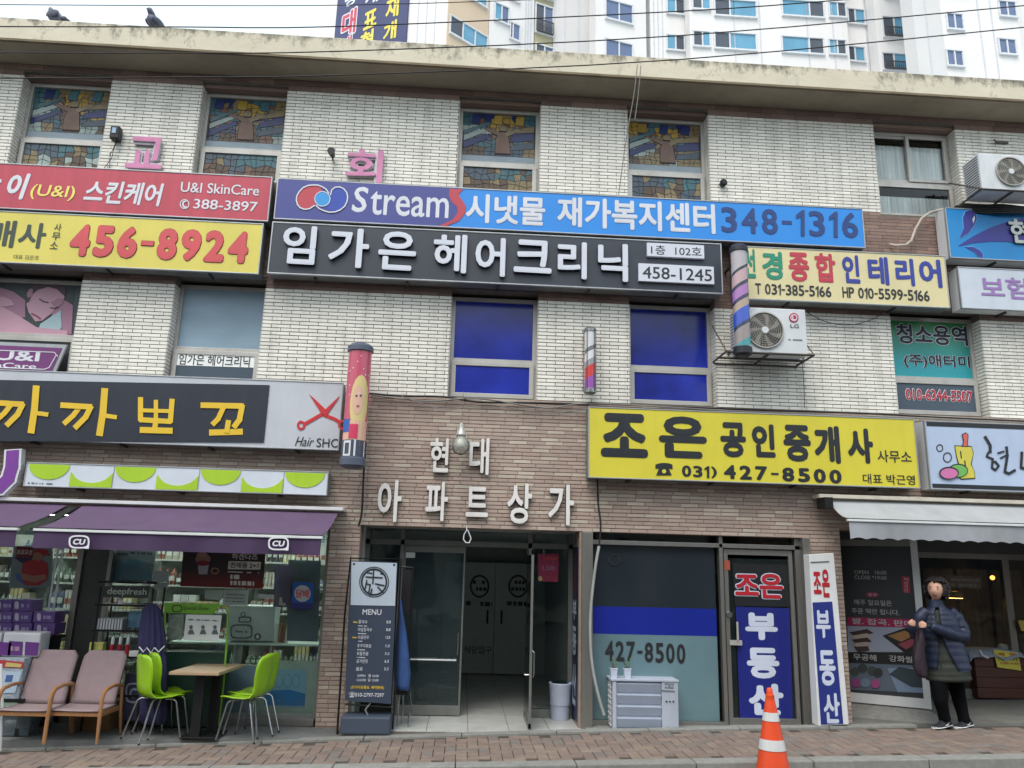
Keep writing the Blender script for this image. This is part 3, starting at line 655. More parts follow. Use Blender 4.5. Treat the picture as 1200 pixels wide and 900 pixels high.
shape(wP, [(60, 355), (68, 350), (76, 350), (74, 356), (66, 362)], sk2, pl, .0105, name='poster_cheek')
stroke(wP, [(47, 351), (52, 354), (57, 355)], 1.6, hr, pl, .0125); stroke(wP, [(60, 361), (65, 362), (69, 360)], 1.6, hr, pl, .0125); stroke(wP, [(38, 368), (44, 371), (48, 374)], 2.2, sk3, pl, .0125)

# ================================================================ the other side of the street (behind the camera; the shop windows mirror it)
for x0, x1, h, c in ((-24, -5.5, 7.6, (150, 140, 128)), (-5.0, 8.5, 9.6, (168, 166, 160)), (9.2, 26, 7.0, (138, 120, 108))):
    ob = thing('opposite_building', 'plain shop building on the far side of the street, %s' % {-24: 'brown grey', -5.0: 'pale and tallest', 9.2: 'brick coloured'}[x0], 'building', ((x0 + x1) / 2, -9.5, 0), 'buildings across the street')
    MB().box(x0, x1, -16, -9.5, -1, h).build('wall', M('opposite_wall_%d' % c[0], c, .85, var=.1, scale=.8), ob)
    n = int((x1 - x0) / 2.2)
    for k in range(n):
        for zb in ((.3, 2.3), (3.4, 4.8), (5.6, 6.6)):
            if zb[1] < h - .4: x = x0 + (x1 - x0) * (k + .5) / n; MB().box(x - .75, x + .75, -9.5, -9.46, *zb).build('window', M('opposite_glass', (60, 68, 76), .2, var=.2), ob)
tag(sheet('opposite_pavement', [(-60, -9.6), (60, -9.6), (60, -7.2), (-60, -7.2)], m_stone, lambda x: gz(max(-14, min(14, x))) + .02), kind='structure')
# ================================================================ signs on the facade
SY = 8.28
def pm(n, c, r=.42, v=.06, **k): return M('print_' + n, c, r, var=v, scale=2.2, **dict(dict(dirt=.07), **k))
m_fr = M('sign_frame', (168, 172, 176), .4, .4, var=.06, dirt=.3)
m_under = M('sign_underside', (120, 122, 122), .6, .2, var=.12, dirt=.35)
def sign(label, x0, x1, z0, z1, face, yf=SY, yb=8.47, fr=.012, cat='sign', group='shop signs on the facade', frame=None, side=None, name='shop_sign', bolts=True):
    r = thing(name, label, cat, ((x0 + x1) / 2, yb, z0), group)
    MB().box(x0 + .004, x1 - .004, yf + .012, yb, z0 + .004, z1 - .004).build('cabinet', side or m_under, r, bevel=.004)
    g = MB(); rectbars(g, x0, x1, z0, z1, fr, yf - .006, yf + .03); g.build('frame', frame or m_fr, r, bevel=.002)
    MB().box(x0 + fr, x1 - fr, yf, yf + .01, z0 + fr, z1 - fr).build('face_panel', face, r)
    if bolts:
        n = max(2, int((x1 - x0) / .9))
        for i in range(n):
            x = x0 + (x1 - x0) * (i + .5) / n
            g = MB(); g.box(x - .012, x + .012, yf + .05, 8.49, z0 - .022, z0 + .003); g.build('bracket', m_alud, r)
    return r
pl = FP(SY)
white, red, black = pm('sign_white', (212, 214, 222)), pm('sign_red', (196, 62, 72)), pm('sign_black', (36, 40, 46))
yel = pm('sign_yellow', (216, 202, 96)); cream = pm('sign_cream', (216, 204, 158))
# 1 red skin-care sign
s = sign('long red sign with white hangul and phone 388-3897, top left of the facade', -6.8, -2.337, 5.27, 5.819, pm('crimson', (184, 66, 84), .4, .10, stretch=(5, 5, .5)))
T(s, '이', (9, 34, 203, 234), white, pl, bold=.05, shear=.18); shape(s, [(-8, 212), (2, 210), (2, 214), (-6, 217)], white, pl)
T(s, '(U&I)', (36, 88, 217, 235), pm('sign_gold', (232, 216, 110)), pl, bold=.015, shear=.1)
T(s, '스킨케어', (99, 191, 213, 240), white, pl, bold=.035, shear=.12)
T(s, 'U&I SkinCare', (212, 304, 215.5, 227.5), white, pl, bold=.012); T(s, '388-3897', (227, 302, 235, 246.5), white, pl, bold=.015)
ringpx(s, 216.5, 239.5, 5.6, 5.8, 1.0, white, pl); stroke(s, [(218, 236), (215, 237), (214.5, 240), (216, 243), (219, 243)], 1.8, white, pl)
# 2 yellow estate-agent sign
s = sign('yellow sign with big red number 456-8924 under the red skin-care sign', -6.8, -2.38, 4.64, 5.244, yel)
dk = pm('ink_green', (58, 70, 62)); red2 = pm('sign_scarlet', (206, 78, 84)); mar = pm('maroon', (132, 44, 52))
T(s, '매', (-14, 18, 258, 290), dk, pl, bold=.03); T(s, '사', (22, 54, 261, 291), dk, pl, bold=.03)
T(s, '사', (64, 72, 262, 271), dk, pl, bold=.01); T(s, '무', (61, 71, 272.5, 281.5), dk, pl, bold=.01); T(s, '소', (59, 68, 283, 292), dk, pl, bold=.01)
TD(s, '456-8924', (83, 291, 267.5, 304.5), red2, pl, bold=.06, outline=(mar, .012), gap=.2); T(s, '대표 김은조', (16, 46, 299, 304), dk, pl, bold=0)
# 3 blue stream sign
s = sign('long blue sign with wave emblem and white hangul, phone 348-1316 at its right end', -2.28, 4.558, 5.307, 5.81, pm('sky_blue', (38, 136, 222), .38, .04))
indigo = pm('indigo', (66, 72, 142), .38, .04)
c = [(326, 208.5), (536, 218.5), (540, 223), (535, 230), (530, 237), (535, 245), (543, 249), (540, 256), (530, 262), (519, 267), (321, 257)]
c = [(324, 208), (534, 220.5), (531, 226), (536, 233), (543, 240), (545, 247), (538, 257), (525, 265), (517, 268), (321, 256.5)]
sc = [(527, 221.3), (543, 222.2), (537, 228), (541, 234), (546, 242), (545, 250), (538, 259), (522, 268.3), (514, 267.9), (530, 258), (536, 250), (536, 243), (529, 236), (526, 229)]
U0, Z0 = -2.27, 5.317
P = [pl.px(x, y) for x, y in c]; P = [(max(-2.268, u), min(5.798, max(5.319, z))) for u, z in P]; shape(s, P, indigo, pl, .002, uz=True, name='face_film')
P = [(u, min(5.798, max(5.319, z))) for u, z in [pl.px(x, y) for x, y in sc]]
# split concave strip into quads
n = 7
g = MB()
Lf = [(527, 221.3), (526, 229), (529, 236), (536, 243), (536, 250), (530, 258), (514, 267.9)]; Rt = [(543, 222.2), (537, 228), (541, 234), (546, 242), (545, 250), (538, 259), (522, 268.3)]
for i in range(6):
    q = [pl.px(*Lf[i]), pl.px(*Rt[i]), pl.px(*Rt[i + 1]), pl.px(*Lf[i + 1])]; g.prism(pl, [(u, min(5.798, max(5.319, z))) for u, z in q], .003, .0055)
g.build('emblem', pm('stream_red', (184, 62, 76)), s)
Lb = [(368.9, 241.2), (363, 245), (357.4, 245.9), (352, 244), (348.8, 240.1), (347.5, 235), (348.1, 230.3), (351, 225), (355.3, 220.6), (361, 218), (367.2, 217.3), (373, 217.6), (378, 219.5), (382.5, 222.5), (385.6, 227.1)]
Rb = [(387.5, 229), (389, 223), (393.2, 219.9), (398, 219.6), (402.9, 221.7), (406.5, 226), (407.7, 231.4), (406.8, 237), (404, 242.3), (399, 246.5), (393.2, 248.8), (386, 249.3), (380.2, 247.7), (374.5, 245.2), (370.4, 241.2)]
shape(s, [(368.9, 241.2), (357.4, 245.9), (348.8, 240.1), (348.1, 230.3), (355.3, 220.6), (367.2, 217.3), (376, 220), (378, 226), (371, 232)], pm('stream_red', 0), pl, .0045)
shape(s, [(386, 227)] + Rb[1:11] + [(386, 246), (376, 242), (384, 238)], pm('cobalt', (40, 70, 170)), pl, .0045); shape(s, epx(378, 233.6, 9, 8.6), pm('azure', (46, 148, 216)), pl, .0075)
stroke(s, Lb, 1.4, white, pl, .009); stroke(s, Rb, 1.4, white, pl, .009); ringpx(s, 378, 233.6, 9.4, 9, .9, white, pl, .0105)
T(s, 'S', (413, 431, 219, 249), white, pl, bold=.02, shear=.1); T(s, 'tream', (434, 526, 226, 254), white, pl, bold=.012)
T(s, '시냇물', (546, 639, 229, 263), white, pl, bold=.035); T(s, '재가복지센터', (653, 838, 235, 270), white, pl, bold=.035); TD(s, '348-1316', (845, 1005, 246, 276), pm('deep_blue', (32, 62, 122)), pl, bold=.03, gap=.28)
# 4 charcoal sign with standing letters
s = sign('charcoal sign with raised white hangul letters and two white number plates', -2.288, 2.838, 4.656, 5.275, pm('charcoal', (50, 56, 68), .45, .05), fr=.014)
lw = M('letter_white', (206, 210, 222), .4, var=.03); le = M('letter_edge', (36, 40, 46), .5)
for ch, b in (('임', (332, 371, 266, 311)), ('가', (386, 433, 269, 315)), ('은', (444, 488, 273, 318)), ('헤', (508, 547, 276, 321)), ('어', (557, 592, 280, 325)), ('크', (602, 646, 283, 321)), ('리', (653, 687, 285, 328)), ('닉', (700, 735, 287, 331))):
    T(s, ch, b, lw, pl, d=.012, bold=.03, thick=.035, edge=le, name='raised_letter', slope=-.01)
for nm, b, t, tb in (('number_plate', (757.5, 824, 287.5, 303), '1층  102호', (762, 821, 290, 301)), ('number_plate', (747.5, 835.5, 312, 332.5), '458-1245', (752, 833, 315.5, 329.5))):
    xl, xr, yt, yb = b; xm = (xl + xr) / 2; ym = (yt + yb) / 2; u0 = pl.px(xl, ym)[0]; u1 = pl.px(xr, ym)[0]; z1 = pl.px(xm, yt)[1]; z0 = pl.px(xm, yb)[1]
    q = MB().pbox(pl, u0, u1, z0, z1, .0, .04).build(nm, lw, s, bevel=.002); T(s, t, tb, black, pl, d=.042, bold=.004 if '층' in t else .012)
# 5 cream interior sign
s = sign('cream sign with green, red and blue hangul and two phone numbers', 2.99, 5.511, 4.612, 5.262, cream)
gr, rd, bl = pm('leaf_green', (36, 134, 108)), pm('rose_red', (186, 56, 74)), pm('royal_blue', (48, 62, 150))
for ch, b, mt in (('선', (872, 885, 292, 326), gr), ('경', (893, 917, 295, 328), gr), ('종', (924, 948, 296, 330), rd), ('합', (955, 979, 297, 331), rd), ('인', (987, 1007, 299, 332), bl), ('테', (1017, 1041, 301, 334), bl), ('리', (1049, 1071, 303, 335), bl), ('어', (1077, 1103, 304, 337), bl)):
    T(s, ch, b, mt, pl, bold=.045)
TD(s, 'T 031-385-5166', (885, 974, 334, 346.5), black, pl, bold=.02); TD(s, 'HP 010-5599-5166', (987, 1089, 338.5, 351), black, pl, bold=.02)
# 6 bright blue sign, right
s = sign('bright blue sign with purple droplets and silver letters, top right', 5.56, 7.9, 5.23, 5.872, pm('cyan_blue', (22, 132, 200)), yf=8.26, side=m_wp)
pl6 = FP(8.26); vio = pm('violet_blue', (52, 52, 140)); pale = pm('outline_blue', (120, 180, 226))
drop = [(1124, 279), (1129, 268), (1128, 255), (1131, 248), (1137, 246.5), (1143, 250), (1144.5, 257), (1140, 266), (1134, 274)]
def grow(p, k, c=None):
    cx = sum(q[0] for q in p) / len(p); cy = sum(q[1] for q in p) / len(p); return [(q[0] + (q[0] - cx) / math.hypot(q[0] - cx, q[1] - cy) * k, q[1] + (q[1] - cy) / math.hypot(q[0] - cx, q[1] - cy) * k) for q in p]
shape(s, grow(drop, .8), pale, pl6, .003); shape(s, drop, vio, pl6, .0055); shape(s, [(1139, 257), (1141.5, 253), (1142, 257), (1140, 262)], white, pl6, .008)
d2 = [(1131, 289.5), (1140, 289.5), (1148, 293.5), (1151.5, 298), (1151, 302), (1146, 301), (1141, 295)]; shape(s, grow(d2, .8), pale, pl6, .003); shape(s, d2, vio, pl6, .0055)
g = MB()
Tq = [(1123, 288), (1140, 277), (1160, 267), (1180, 260), (1200, 255.5), (1240, 251)]; Bq = [(1124, 288.6), (1140, 285), (1160, 283.2), (1180, 283.5), (1200, 286), (1240, 294)]
for i in range(5): g.prism(pl6, [pl6.px(*Tq[i]), pl6.px(*Tq[i + 1]), pl6.px(*Bq[i + 1]), pl6.px(*Bq[i])], .002, .005 + i * 1e-5)
g.build('emblem', vio, s); sil = M('silver_letter', (176, 178, 172), .35, .5)
T(s, '현', (1181, 1206, 258, 286), sil, pl6, d=.01, bold=.03, thick=.02, edge=le, name='raised_letter'); T(s, '대', (1212, 1236, 260, 288), sil, pl6, d=.01, bold=.03, thick=.02, edge=le, name='raised_letter')
# 7 white insurance sign
s = sign('white sign with pale purple hangul under the bright blue sign', 5.648, 7.9, 4.62, 5.134, pm('pale_white', (196, 204, 216)), side=m_wp)
pu = pm('lilac', (150, 118, 178)); T(s, '보험', (1149, 1204, 325, 350), pu, pl, bold=.025); T(s, '상담', (1212, 1262, 327, 352), pu, pl, bold=.025)
# 8 kkakka sign with hair shop panel
s = sign('long black sign with yellow hangul, white scissors panel at its right end', -6.8, -1.36, 2.715, 3.452, pm('pale_grey', (190, 194, 202)), group='shop signs on the facade')
tl = lambda x: -.0105 * (x + 2.1)   # the sign sags a little to the left
MB().hexa([(-6.7, SY - .012, 2.785 + tl(-6.7) * -1 - .10), (-2.14, SY - .012, 2.775), (-2.14, SY - .002, 2.775), (-6.7, SY - .002, 2.785 + tl(-6.7) * -1 - .10), (-6.7, SY - .012, 3.30), (-2.14, SY - .012, 3.392), (-2.14, SY - .002, 3.392), (-6.7, SY - .002, 3.30)]).build('black_panel', pm('sign_ink', (40, 46, 58)), s)
ye2 = pm('sun_yellow', (226, 188, 52)); pl8 = FP(SY - .012)
def jag(pts, w): stroke(s, pts, w, ye2, pl8, d=.005, name='lettering')
for dx, dy in ((-80, -3), (0, 0)):
    jag([(73 + dx, 475 + dy), (107 + dx, 477 + dy), (101 + dx, 489 + dy), (89 + dx, 501 + dy)], 6.5); jag([(93 + dx, 478 + dy), (86 + dx, 487 + dy), (76 + dx, 496 + dy)], 6); jag([(123 + dx, 457 + dy), (121 + dx, 483 + dy), (117 + dx, 509 + dy)], 8); jag([(122 + dx, 487 + dy), (136 + dx, 489 + dy)], 5)
jag([(165, 467), (165, 492), (182, 493)], 6); jag([(183, 470), (183, 494)], 5); jag([(202, 469), (200, 494), (180, 493)], 6); jag([(166, 481), (200, 482)], 4.5); jag([(183, 494), (181, 506)], 6); jag([(166, 504), (201, 505)], 7)
jag([(237, 475), (284, 476), (281, 492), (275, 500)], 6.5); jag([(262, 478), (256, 491), (250, 497)], 6); jag([(268, 494), (266, 506)], 6); jag([(247, 507), (283, 506)], 7)
rs = pm('scissor_red', (196, 46, 54)); jp = lambda p, w: stroke(s, p, w, rs, pl, d=.005, name='scissors')
shape(s, [(362.5, 462), (366, 465), (384, 482), (378, 487)], rs, pl, .005, name='scissors'); shape(s, [(398, 464), (396, 468), (382, 488), (377, 484)], rs, pl, .0075, name='scissors')
jp([(378, 485), (366, 492), (357, 497)], 4); jp([(379, 486), (392, 491), (397, 494)], 4); ringpx(s, 353, 498.5, 5, 5.5, 2.6, rs, pl, .006, name='scissors'); ringpx(s, 402, 498, 6, 6, 2.6, rs, pl, .006, name='scissors')
T(s, 'Hair', (346, 368, 512, 523), black, pl, bold=0, shear=.35); T(s, 'SHOP', (371, 406, 514, 524.5), black, pl, bold=.004)
# 9 yellow-green estate agent sign
s = sign('big lemon yellow sign with black hangul and phone 031)427-8500 over the office', 1.294, 4.953, 2.515, 3.292, pm('lemon', (212, 200, 62), .4, .05))
for ch, b in (('조', (704, 759, 484.5, 536)), ('은', (772, 828, 488, 537)), ('공', (844, 874, 495, 536)), ('인', (881, 908, 497, 536)), ('중', (918, 950, 498, 541)), ('개', (954, 984, 499, 543)), ('사', (993, 1023, 502, 543))):
    T(s, ch, b, black, pl, bold=.055)
T(s, '사무소', (1028, 1068, 528, 542), black, pl, bold=.01); T(s, '대표 박근영', (1011, 1072, 556, 567.5), black, pl, bold=.01)
TD(s, '031)', (799, 840, 546, 559.5), black, pl, bold=.04, gap=.2); TD(s, '427-8500', (848, 986, 547.5, 564), black, pl, bold=.05, gap=.3)
shape(s, epx(778, 545.5, 10, 3), black, pl); shape(s, [(773, 547), (783, 547.5), (787, 557), (769, 557)], black, pl, .0042); shape(s, epx(778, 552.5, 2.4, 2.4), pm('lemon', 0), pl, .008); shape(s, [(768, 544.5), (773, 545), (773, 549), (768, 549)], black, pl, .0044); shape(s, [(783, 545), (788, 545.5), (788, 549.5), (783, 549)], black, pl, .0044)
# 10 rice cake shop sign
s = sign('white sign with a mortar drawing and brushed black letters at the right edge', 5.066, 7.9, 2.513, 3.277, pm('soft_blue_white', (178, 194, 220)), side=m_wp)
MB().box(5.09, 7.88, SY - .003, SY + .005, 3.215, 3.262).build('black_band', black, s); MB().box(5.09, 7.88, SY - .003, SY + .005, 2.53, 2.575).build('black_band', black, s)
mo = [(1119, 523), (1138, 524), (1140, 532), (1137, 544), (1141, 552), (1142, 560), (1126, 561), (1123, 556), (1124, 545), (1121, 535)]
shape(s, grow(mo, 1.3), black, pl, .003); shape(s, mo, pm('mortar_yellow', (206, 196, 80)), pl, .0055); shape(s, grow([(1127, 510), (1131, 507.5), (1134, 510), (1133, 519), (1134, 523), (1127, 523), (1129, 517)], .8), black, pl, .0078); shape(s, [(1127.5, 510), (1131, 508), (1133.5, 510), (1132.5, 519), (1133, 523), (1128, 523), (1129, 517)], pm('pestle_red', (206, 98, 88)), pl, .0105)
shape(s, epx(1122, 551.5, 11.5, 8), black, pl, .0125); shape(s, epx(1122, 552, 10.3, 7), pm('cake_green', (112, 178, 92)), pl, .015); shape(s, epx(1111, 554.5, 11.5, 7.4), black, pl, .0175); shape(s, epx(1111, 555, 10, 6), pm('cake_pink', (206, 118, 170)), pl, .02)
ringpx(s, 1101, 525, 4, 4.4, .9, black, pl); ringpx(s, 1110, 536, 5.2, 6, 1, black, pl); stroke(s, [(1125, 529), (1126, 537)], 1.2, black, pl, .0085); stroke(s, [(1130, 540), (1131, 552)], 1.2, black, pl, .0085)
br = lambda p, w: stroke(s, p, w, black, pl, name='lettering')
br([(1154, 512), (1160, 522), (1160, 530)], 3.4); br([(1158, 530), (1156, 535), (1163, 538), (1162, 548), (1166, 551), (1170, 546), (1166, 541), (1162, 542)], 2.4); br([(1169, 531), (1176, 529)], 2); br([(1172, 537), (1178, 534)], 2); br([(1179, 524), (1180, 534), (1177, 553), (1182, 555), (1189, 551)], 3)
br([(1197, 530), (1196, 548), (1204, 550)], 3); br([(1210, 526), (1210, 556)], 3); br([(1218, 526), (1218, 556)], 3); br([(1211, 540), (1217, 540)], 2)
# 11 lime striped light panel
s = sign('narrow light panel of lime green and white arcs above the purple awning', -4.51, -1.443, 2.24, 2.488, pm('cool_white', (204, 212, 222)), fr=.01, group='shop signs on the facade')
lime = pm('lime', (166, 202, 48)); W7 = (4.49 - 1.463) / 7
for i in range(7):
    a = -4.49 + W7 * i; b = a + W7 - .01; cx = (a + b) / 2
    if i % 2 == 0:
        P = [(cx + (W7 / 2 - .012) * math.cos(w), 2.47 + .155 * -abs(math.sin(w))) for w in [PI * k / 16 for k in range(17)]]; shape(s, P, lime, pl, .004, uz=True)
    else:
        P = [(a, 2.252)] + [(b, 2.252), (b, 2.37)] ; A = [(cx + (W7 / 2 - .006) * math.cos(w), 2.47 - .175 * abs(math.sin(w)) ** .8) for w in [PI * k / 14 for k in range(15)]]
        g = MB()
        for k in range(14):
            p, q = A[k], A[k + 1]; zc = lambda z: min(z, 2.40)
            g.prism(pl, [(q[0], 2.252), (p[0], 2.252), (p[0], zc(p[1])), (q[0], zc(q[1]))], .002, .006)
        g.build('emblem', lime, s)
    if i in (1, 3, 5): MB().box(b + .001, b + .009, SY - .004, SY + .004, 2.25, 2.478).build('panel_joint', m_fr, s)
greek(s, 33, 62, 566, 1.6, m_grey, pl)
# purple channel letter at the left edge
o = thing('sign_letter', 'big purple rounded U letter with white edge at the left edge above the awning', 'sign letter', (-4.9, 8.47, 2.25))
pU = [at(x, y, 8.3) for x, y in [(-30, 533), (-14, 533), (-14, 556), (-8, 566), (3, 563), (11, 552), (14, 533), (27, 533), (24, 560), (14, 575), (0, 581), (-18, 580), (-28, 570), (-32, 555)]]
pc = FP(8.3)
def upath(ox, w0):
    pts = [(20, 532), (19, 548), (15, 562), (5, 572), (-8, 574), (-20, 568), (-24, 556), (-24, 534)]
    g = MB(); P = [at(x, y, ox) for x, y in pts]
    for i in range(len(P) - 1):
        (a, b), (c, d) = P[i], P[i + 1]; l = math.hypot(c - a, d - b); nx, nz = -(d - b) / l * w0, (c - a) / l * w0; ex, ez = (c - a) / l * w0 * .45, (d - b) / l * w0 * .45
        g.prism(FP(ox), [(a - ex + nx, b - ez + nz), (c + ex + nx, d + ez + nz), (c + ex - nx, d + ez - nz), (a - ex - nx, b - ez - nz)], 0 + i * .0003, .08 + i * .0003)
    return g
upath(8.36, .085).build('letter_body', m_wp, o); g = upath(8.36, .062); g.v = [(x, y - .006, z) for x, y, z in g.v]; g.build('letter_face', pm('cu_purple', (122, 62, 150)), o)
# plaque under the poster window
s = thing('shop_sign', 'small purple plaque with white U&I lettering in the window under the woman poster', 'sign', (-5, 8.4, 3.47))
plq = FP(8.44); Pq = [(-60, 398), (78, 404), (63, 441), (-60, 436)]
MB().prism(plq, [plq.px(*p) for p in Pq], -.03, 0).build('frame', m_fr, s); shape(s, [(-60, 402), (73, 408), (60, 437), (-60, 432)], pm('plaque_purple', (112, 52, 112)), plq, .003, name='face_panel')
T(s, 'U&I', (-6, 47, 411, 423), white, plq, d=.007, bold=.03); T(s, 'SkinCare', (-30, 43, 425, 431.5), white, plq, d=.007, bold=.02)
stroke(s, [(-50, 409), (64, 413), (68, 418)], .9, white, plq, .007); stroke(s, [(66, 417), (58, 431), (52, 433), (-50, 429)], .9, white, plq, .007)

# mounted wall letters over the entrance
m_let = M('carved_letter', (222, 218, 216), .6, var=.05, dirt=.15); m_le = M('letter_side', (66, 62, 60), .6)
plw = FP(8.497)
for ch, b, lb in (('현', (504, 526, 514, 554), 'left of the bare bulb'), ('대', (550, 573, 514, 557), 'right of the bare bulb'), ('아', (443, 471, 563, 612), 'first letter of the lower row'), ('파', (499, 525, 565, 611), 'second letter of the lower row'), ('트', (546, 572, 571, 606), 'middle letter of the lower row'), ('상', (594, 623, 567, 614), 'fourth letter of the lower row'), ('가', (642, 672, 568, 616), 'last letter of the lower row')):
    p = T(None, ch, b, m_let, plw, d=.02, bold=.028, thick=.03, edge=m_le, name='wall_letter')
    # ink halo behind the letter (its dark backing)
    q = T(None, ch, b, m_le, plw, d=.012, bold=.045, thick=.004, name='letter_backing')
    me = p.data; cx = sum(v.co.x for v in me.vertices) / len(me.vertices); cz = sum(v.co.z for v in me.vertices) / len(me.vertices); yy = 8.497 * K
    for ob in (p, q):
        for v in ob.data.vertices: v.co.x -= cx; v.co.y -= yy; v.co.z -= cz
        ob.location = (cx, yy, cz)
    q.parent = p; q.location = (0, 0, 0)
    tag(p, 'white carved letter %s on the brown brick, %s' % (ch, lb), 'letter', 'wall letters over the entrance')
m_pinkl = M('pink_letter', (206, 132, 172), .6, var=.12, dirt=.3); m_pe = M('pink_letter_edge', (206, 196, 206), .5)
for ch, b, lb in (('교', (151, 193, 163, 200), 'pink outlined letter with white edge above the red sign, left of the two'), ('회', (406, 449, 178, 216), 'pink letter with white edge above the wave emblem of the blue sign')):
    p = T(None, ch, b, m_pinkl, FP(8.49), d=.035, bold=.02, thick=.02, edge=m_pe, name='wall_letter'); q = T(None, ch, b, m_pe, FP(8.49), d=.015, bold=.06, thick=.015, name='letter_backing')
    cx = sum(v.co.x for v in p.data.vertices) / len(p.data.vertices); cz = sum(v.co.z for v in p.data.vertices) / len(p.data.vertices); yy = 8.49 * K
    for ob in (p, q):
        for v in ob.data.vertices: v.co.x -= cx; v.co.y -= yy; v.co.z -= cz
        ob.location = (cx, yy, cz)
    q.parent = p; q.location = (0, 0, 0); tag(p, lb, 'letter', 'pink wall letters')

# ================================================================ barber poles
def bands(name, cols, z0, z1, twist=1.2, scale=1.0):
    m = bpy.data.materials.new(name); m.use_nodes = True; t = m.node_tree; n = t.nodes; lk = t.links; b = n['Principled BSDF']; b.inputs['Roughness'].default_value = .25; b.inputs['Coat Weight'].default_value = .3
    tc = n.new('ShaderNodeTexCoord'); sp = n.new('ShaderNodeSeparateXYZ'); lk.new(tc.outputs['Object'], sp.inputs[0])
    at2 = n.new('ShaderNodeMath'); at2.operation = 'ARCTAN2'; lk.new(sp.outputs['Y'], at2.inputs[0]); lk.new(sp.outputs['X'], at2.inputs[1])
    a = n.new('ShaderNodeMath'); a.operation = 'MULTIPLY_ADD'; a.inputs[1].default_value = twist * .05; lk.new(at2.outputs[0], a.inputs[0])
    zz = n.new('ShaderNodeMapRange'); zz.inputs['From Min'].default_value = z0 * K; zz.inputs['From Max'].default_value = z1 * K; zz.clamp = False; lk.new(sp.outputs['Z'], zz.inputs['Value']); lk.new(zz.outputs[0], a.inputs[2])
    cr = n.new('ShaderNodeValToRGB'); cr.color_ramp.interpolation = 'CONSTANT'; e = cr.color_ramp.elements; e[0].color = L(cols[0][1]); e[0].position = cols[0][0]; e[1].position = cols[1][0]; e[1].color = L(cols[1][1])
    for p, c in cols[2:]: x = e.new(p); x.color = L(c)
    lk.new(a.outputs[0], cr.inputs[0]); lk.new(cr.outputs[0], b.inputs['Base Color']); return m
def pole(label, px, yt, yb, Y, r, m_body, m_cap, lean=0.0, bracket=True, n=20):
    (x1, z1), (x0, z0) = at(px[0], yt, Y), at(px[1], yb, Y); h = z1 - z0
    p = thing('barber_pole', label, 'barber pole', ((x0 + x1) / 2, Y, z0), 'barber poles on the facade'); cx = (x0 + x1) / 2
    o = MB().lathe((0, 0, 0), [(r, h * .07), (r, h * .93)], n).build('cylinder', m_body, None, smooth='auto'); o.parent = p
    for prof in ([(r * .5, h * .995), (r * .85, h * .985), (r * 1.14, h * .96), (r * 1.14, h * .925), (r * 1.02, h * .92)], [(r * 1.02, h * .08), (r * 1.12, h * .072), (r * 1.12, h * .02), (r * .7, 0)]):
        o = MB().lathe((0, 0, 0), prof, n).build('end_cap', m_cap, None, smooth='auto'); o.parent = p
    if bracket:
        g = MB()
        for z in (.12, .88): o = MB().box(-.012, .012, 0, 8.49 - Y, h * z - .012, h * z + .012).build('bracket', m_alud, None); o.parent = p
    return p, cx, z0, h
m_capg = M('grey_blue_cap', (82, 90, 108), .45, var=.06)
p, cx, z0, h = pole('fat pink barber pole with a blonde woman print beside the scissors panel', (421, 415), 402, 549, 8.12, .122, bands('pink_pole_print', [(0, (62, 72, 88)), (.2, (196, 84, 108))], 0, 1.1, 0), m_capg)
def onpole(par, r, pts, mat, yc, name='print', d=.002):
    """flat print wrapped round the pole: pts = (angle deg from facing the street, z)"""
    g = MB(); vs = [(r * math.sin(math.radians(a)), -r * math.cos(math.radians(a)), z) for a, z in pts]
    cx_ = sum(v[0] for v in vs) / len(vs); cz_ = sum(v[2] for v in vs) / len(vs)
    am = sum(a for a, z in pts) / len(pts); c = (r * math.sin(math.radians(am)), -r * math.cos(math.radians(am)), cz_)
    n = len(vs); g.v = [c] + vs; g.f = [[0, 1 + i, 1 + (i + 1) % n] for i in range(n)]; g.mi = [0] * n
    o = g.build(name, mat, None); o.parent = par; return o
def wrapquad(par, r, a0, a1, z0, z1, mat, name='print', n=8):
    g = MB()
    for i in range(n):
        p, q = math.radians(a0 + (a1 - a0) * i / n), math.radians(a0 + (a1 - a0) * (i + 1) / n)
        g.add([(r * math.sin(p), -r * math.cos(p), z0), (r * math.sin(q), -r * math.cos(q), z0), (r * math.sin(q), -r * math.cos(q), z1), (r * math.sin(p), -r * math.cos(p), z1)], [(0, 1, 2, 3)])
    o = g.build(name, mat, None, recalc=False); o.parent = par; return o
def wrapell(par, r, a, z, ra, rz, mat, name='print', n=20, m=5):
    g = MB(); rings = []
    for j in range(m + 1):
        k = j / m; rings.append([(r * math.sin(math.radians(a + ra * k * math.cos(2 * PI * i / n))), -r * math.cos(math.radians(a + ra * k * math.cos(2 * PI * i / n))), z + rz * k * math.sin(2 * PI * i / n)) for i in range(n)])
    g.loft(rings, cap=False); o = g.build(name, mat, None, recalc=False); o.parent = par; return o
R_ = .122
wrapell(p, R_ + .002, 22, h * .5, 48, h * .22, mp('print_blonde', (216, 196, 136))); wrapell(p, R_ + .0045, 12, h * .52, 26, h * .115, mp('print_face', (222, 178, 156)))
wrapquad(p, R_ + .003, -60, 75, h * .21, h * .36, mp('print_face', 0)); wrapquad(p, R_ + .006, -62, -20, h * .27, h * .37, mp('print_dress_blue', (52, 98, 176))); wrapquad(p, R_ + .006, -20, 22, h * .22, h * .33, mp('print_dress_pink', (206, 60, 96)))
wrapell(p, R_ + .0065, 4, h * .55, 5, h * .008, m_navyp); wrapell(p, R_ + .0065, 24, h * .555, 5, h * .008, m_navyp); wrapell(p, R_ + .0065, 14, h * .47, 7, h * .009, mp('print_lip', 0))
wrapquad(p, R_ + .002, -88, 88, h * .075, h * .215, mp('print_slate2', (70, 78, 92)))
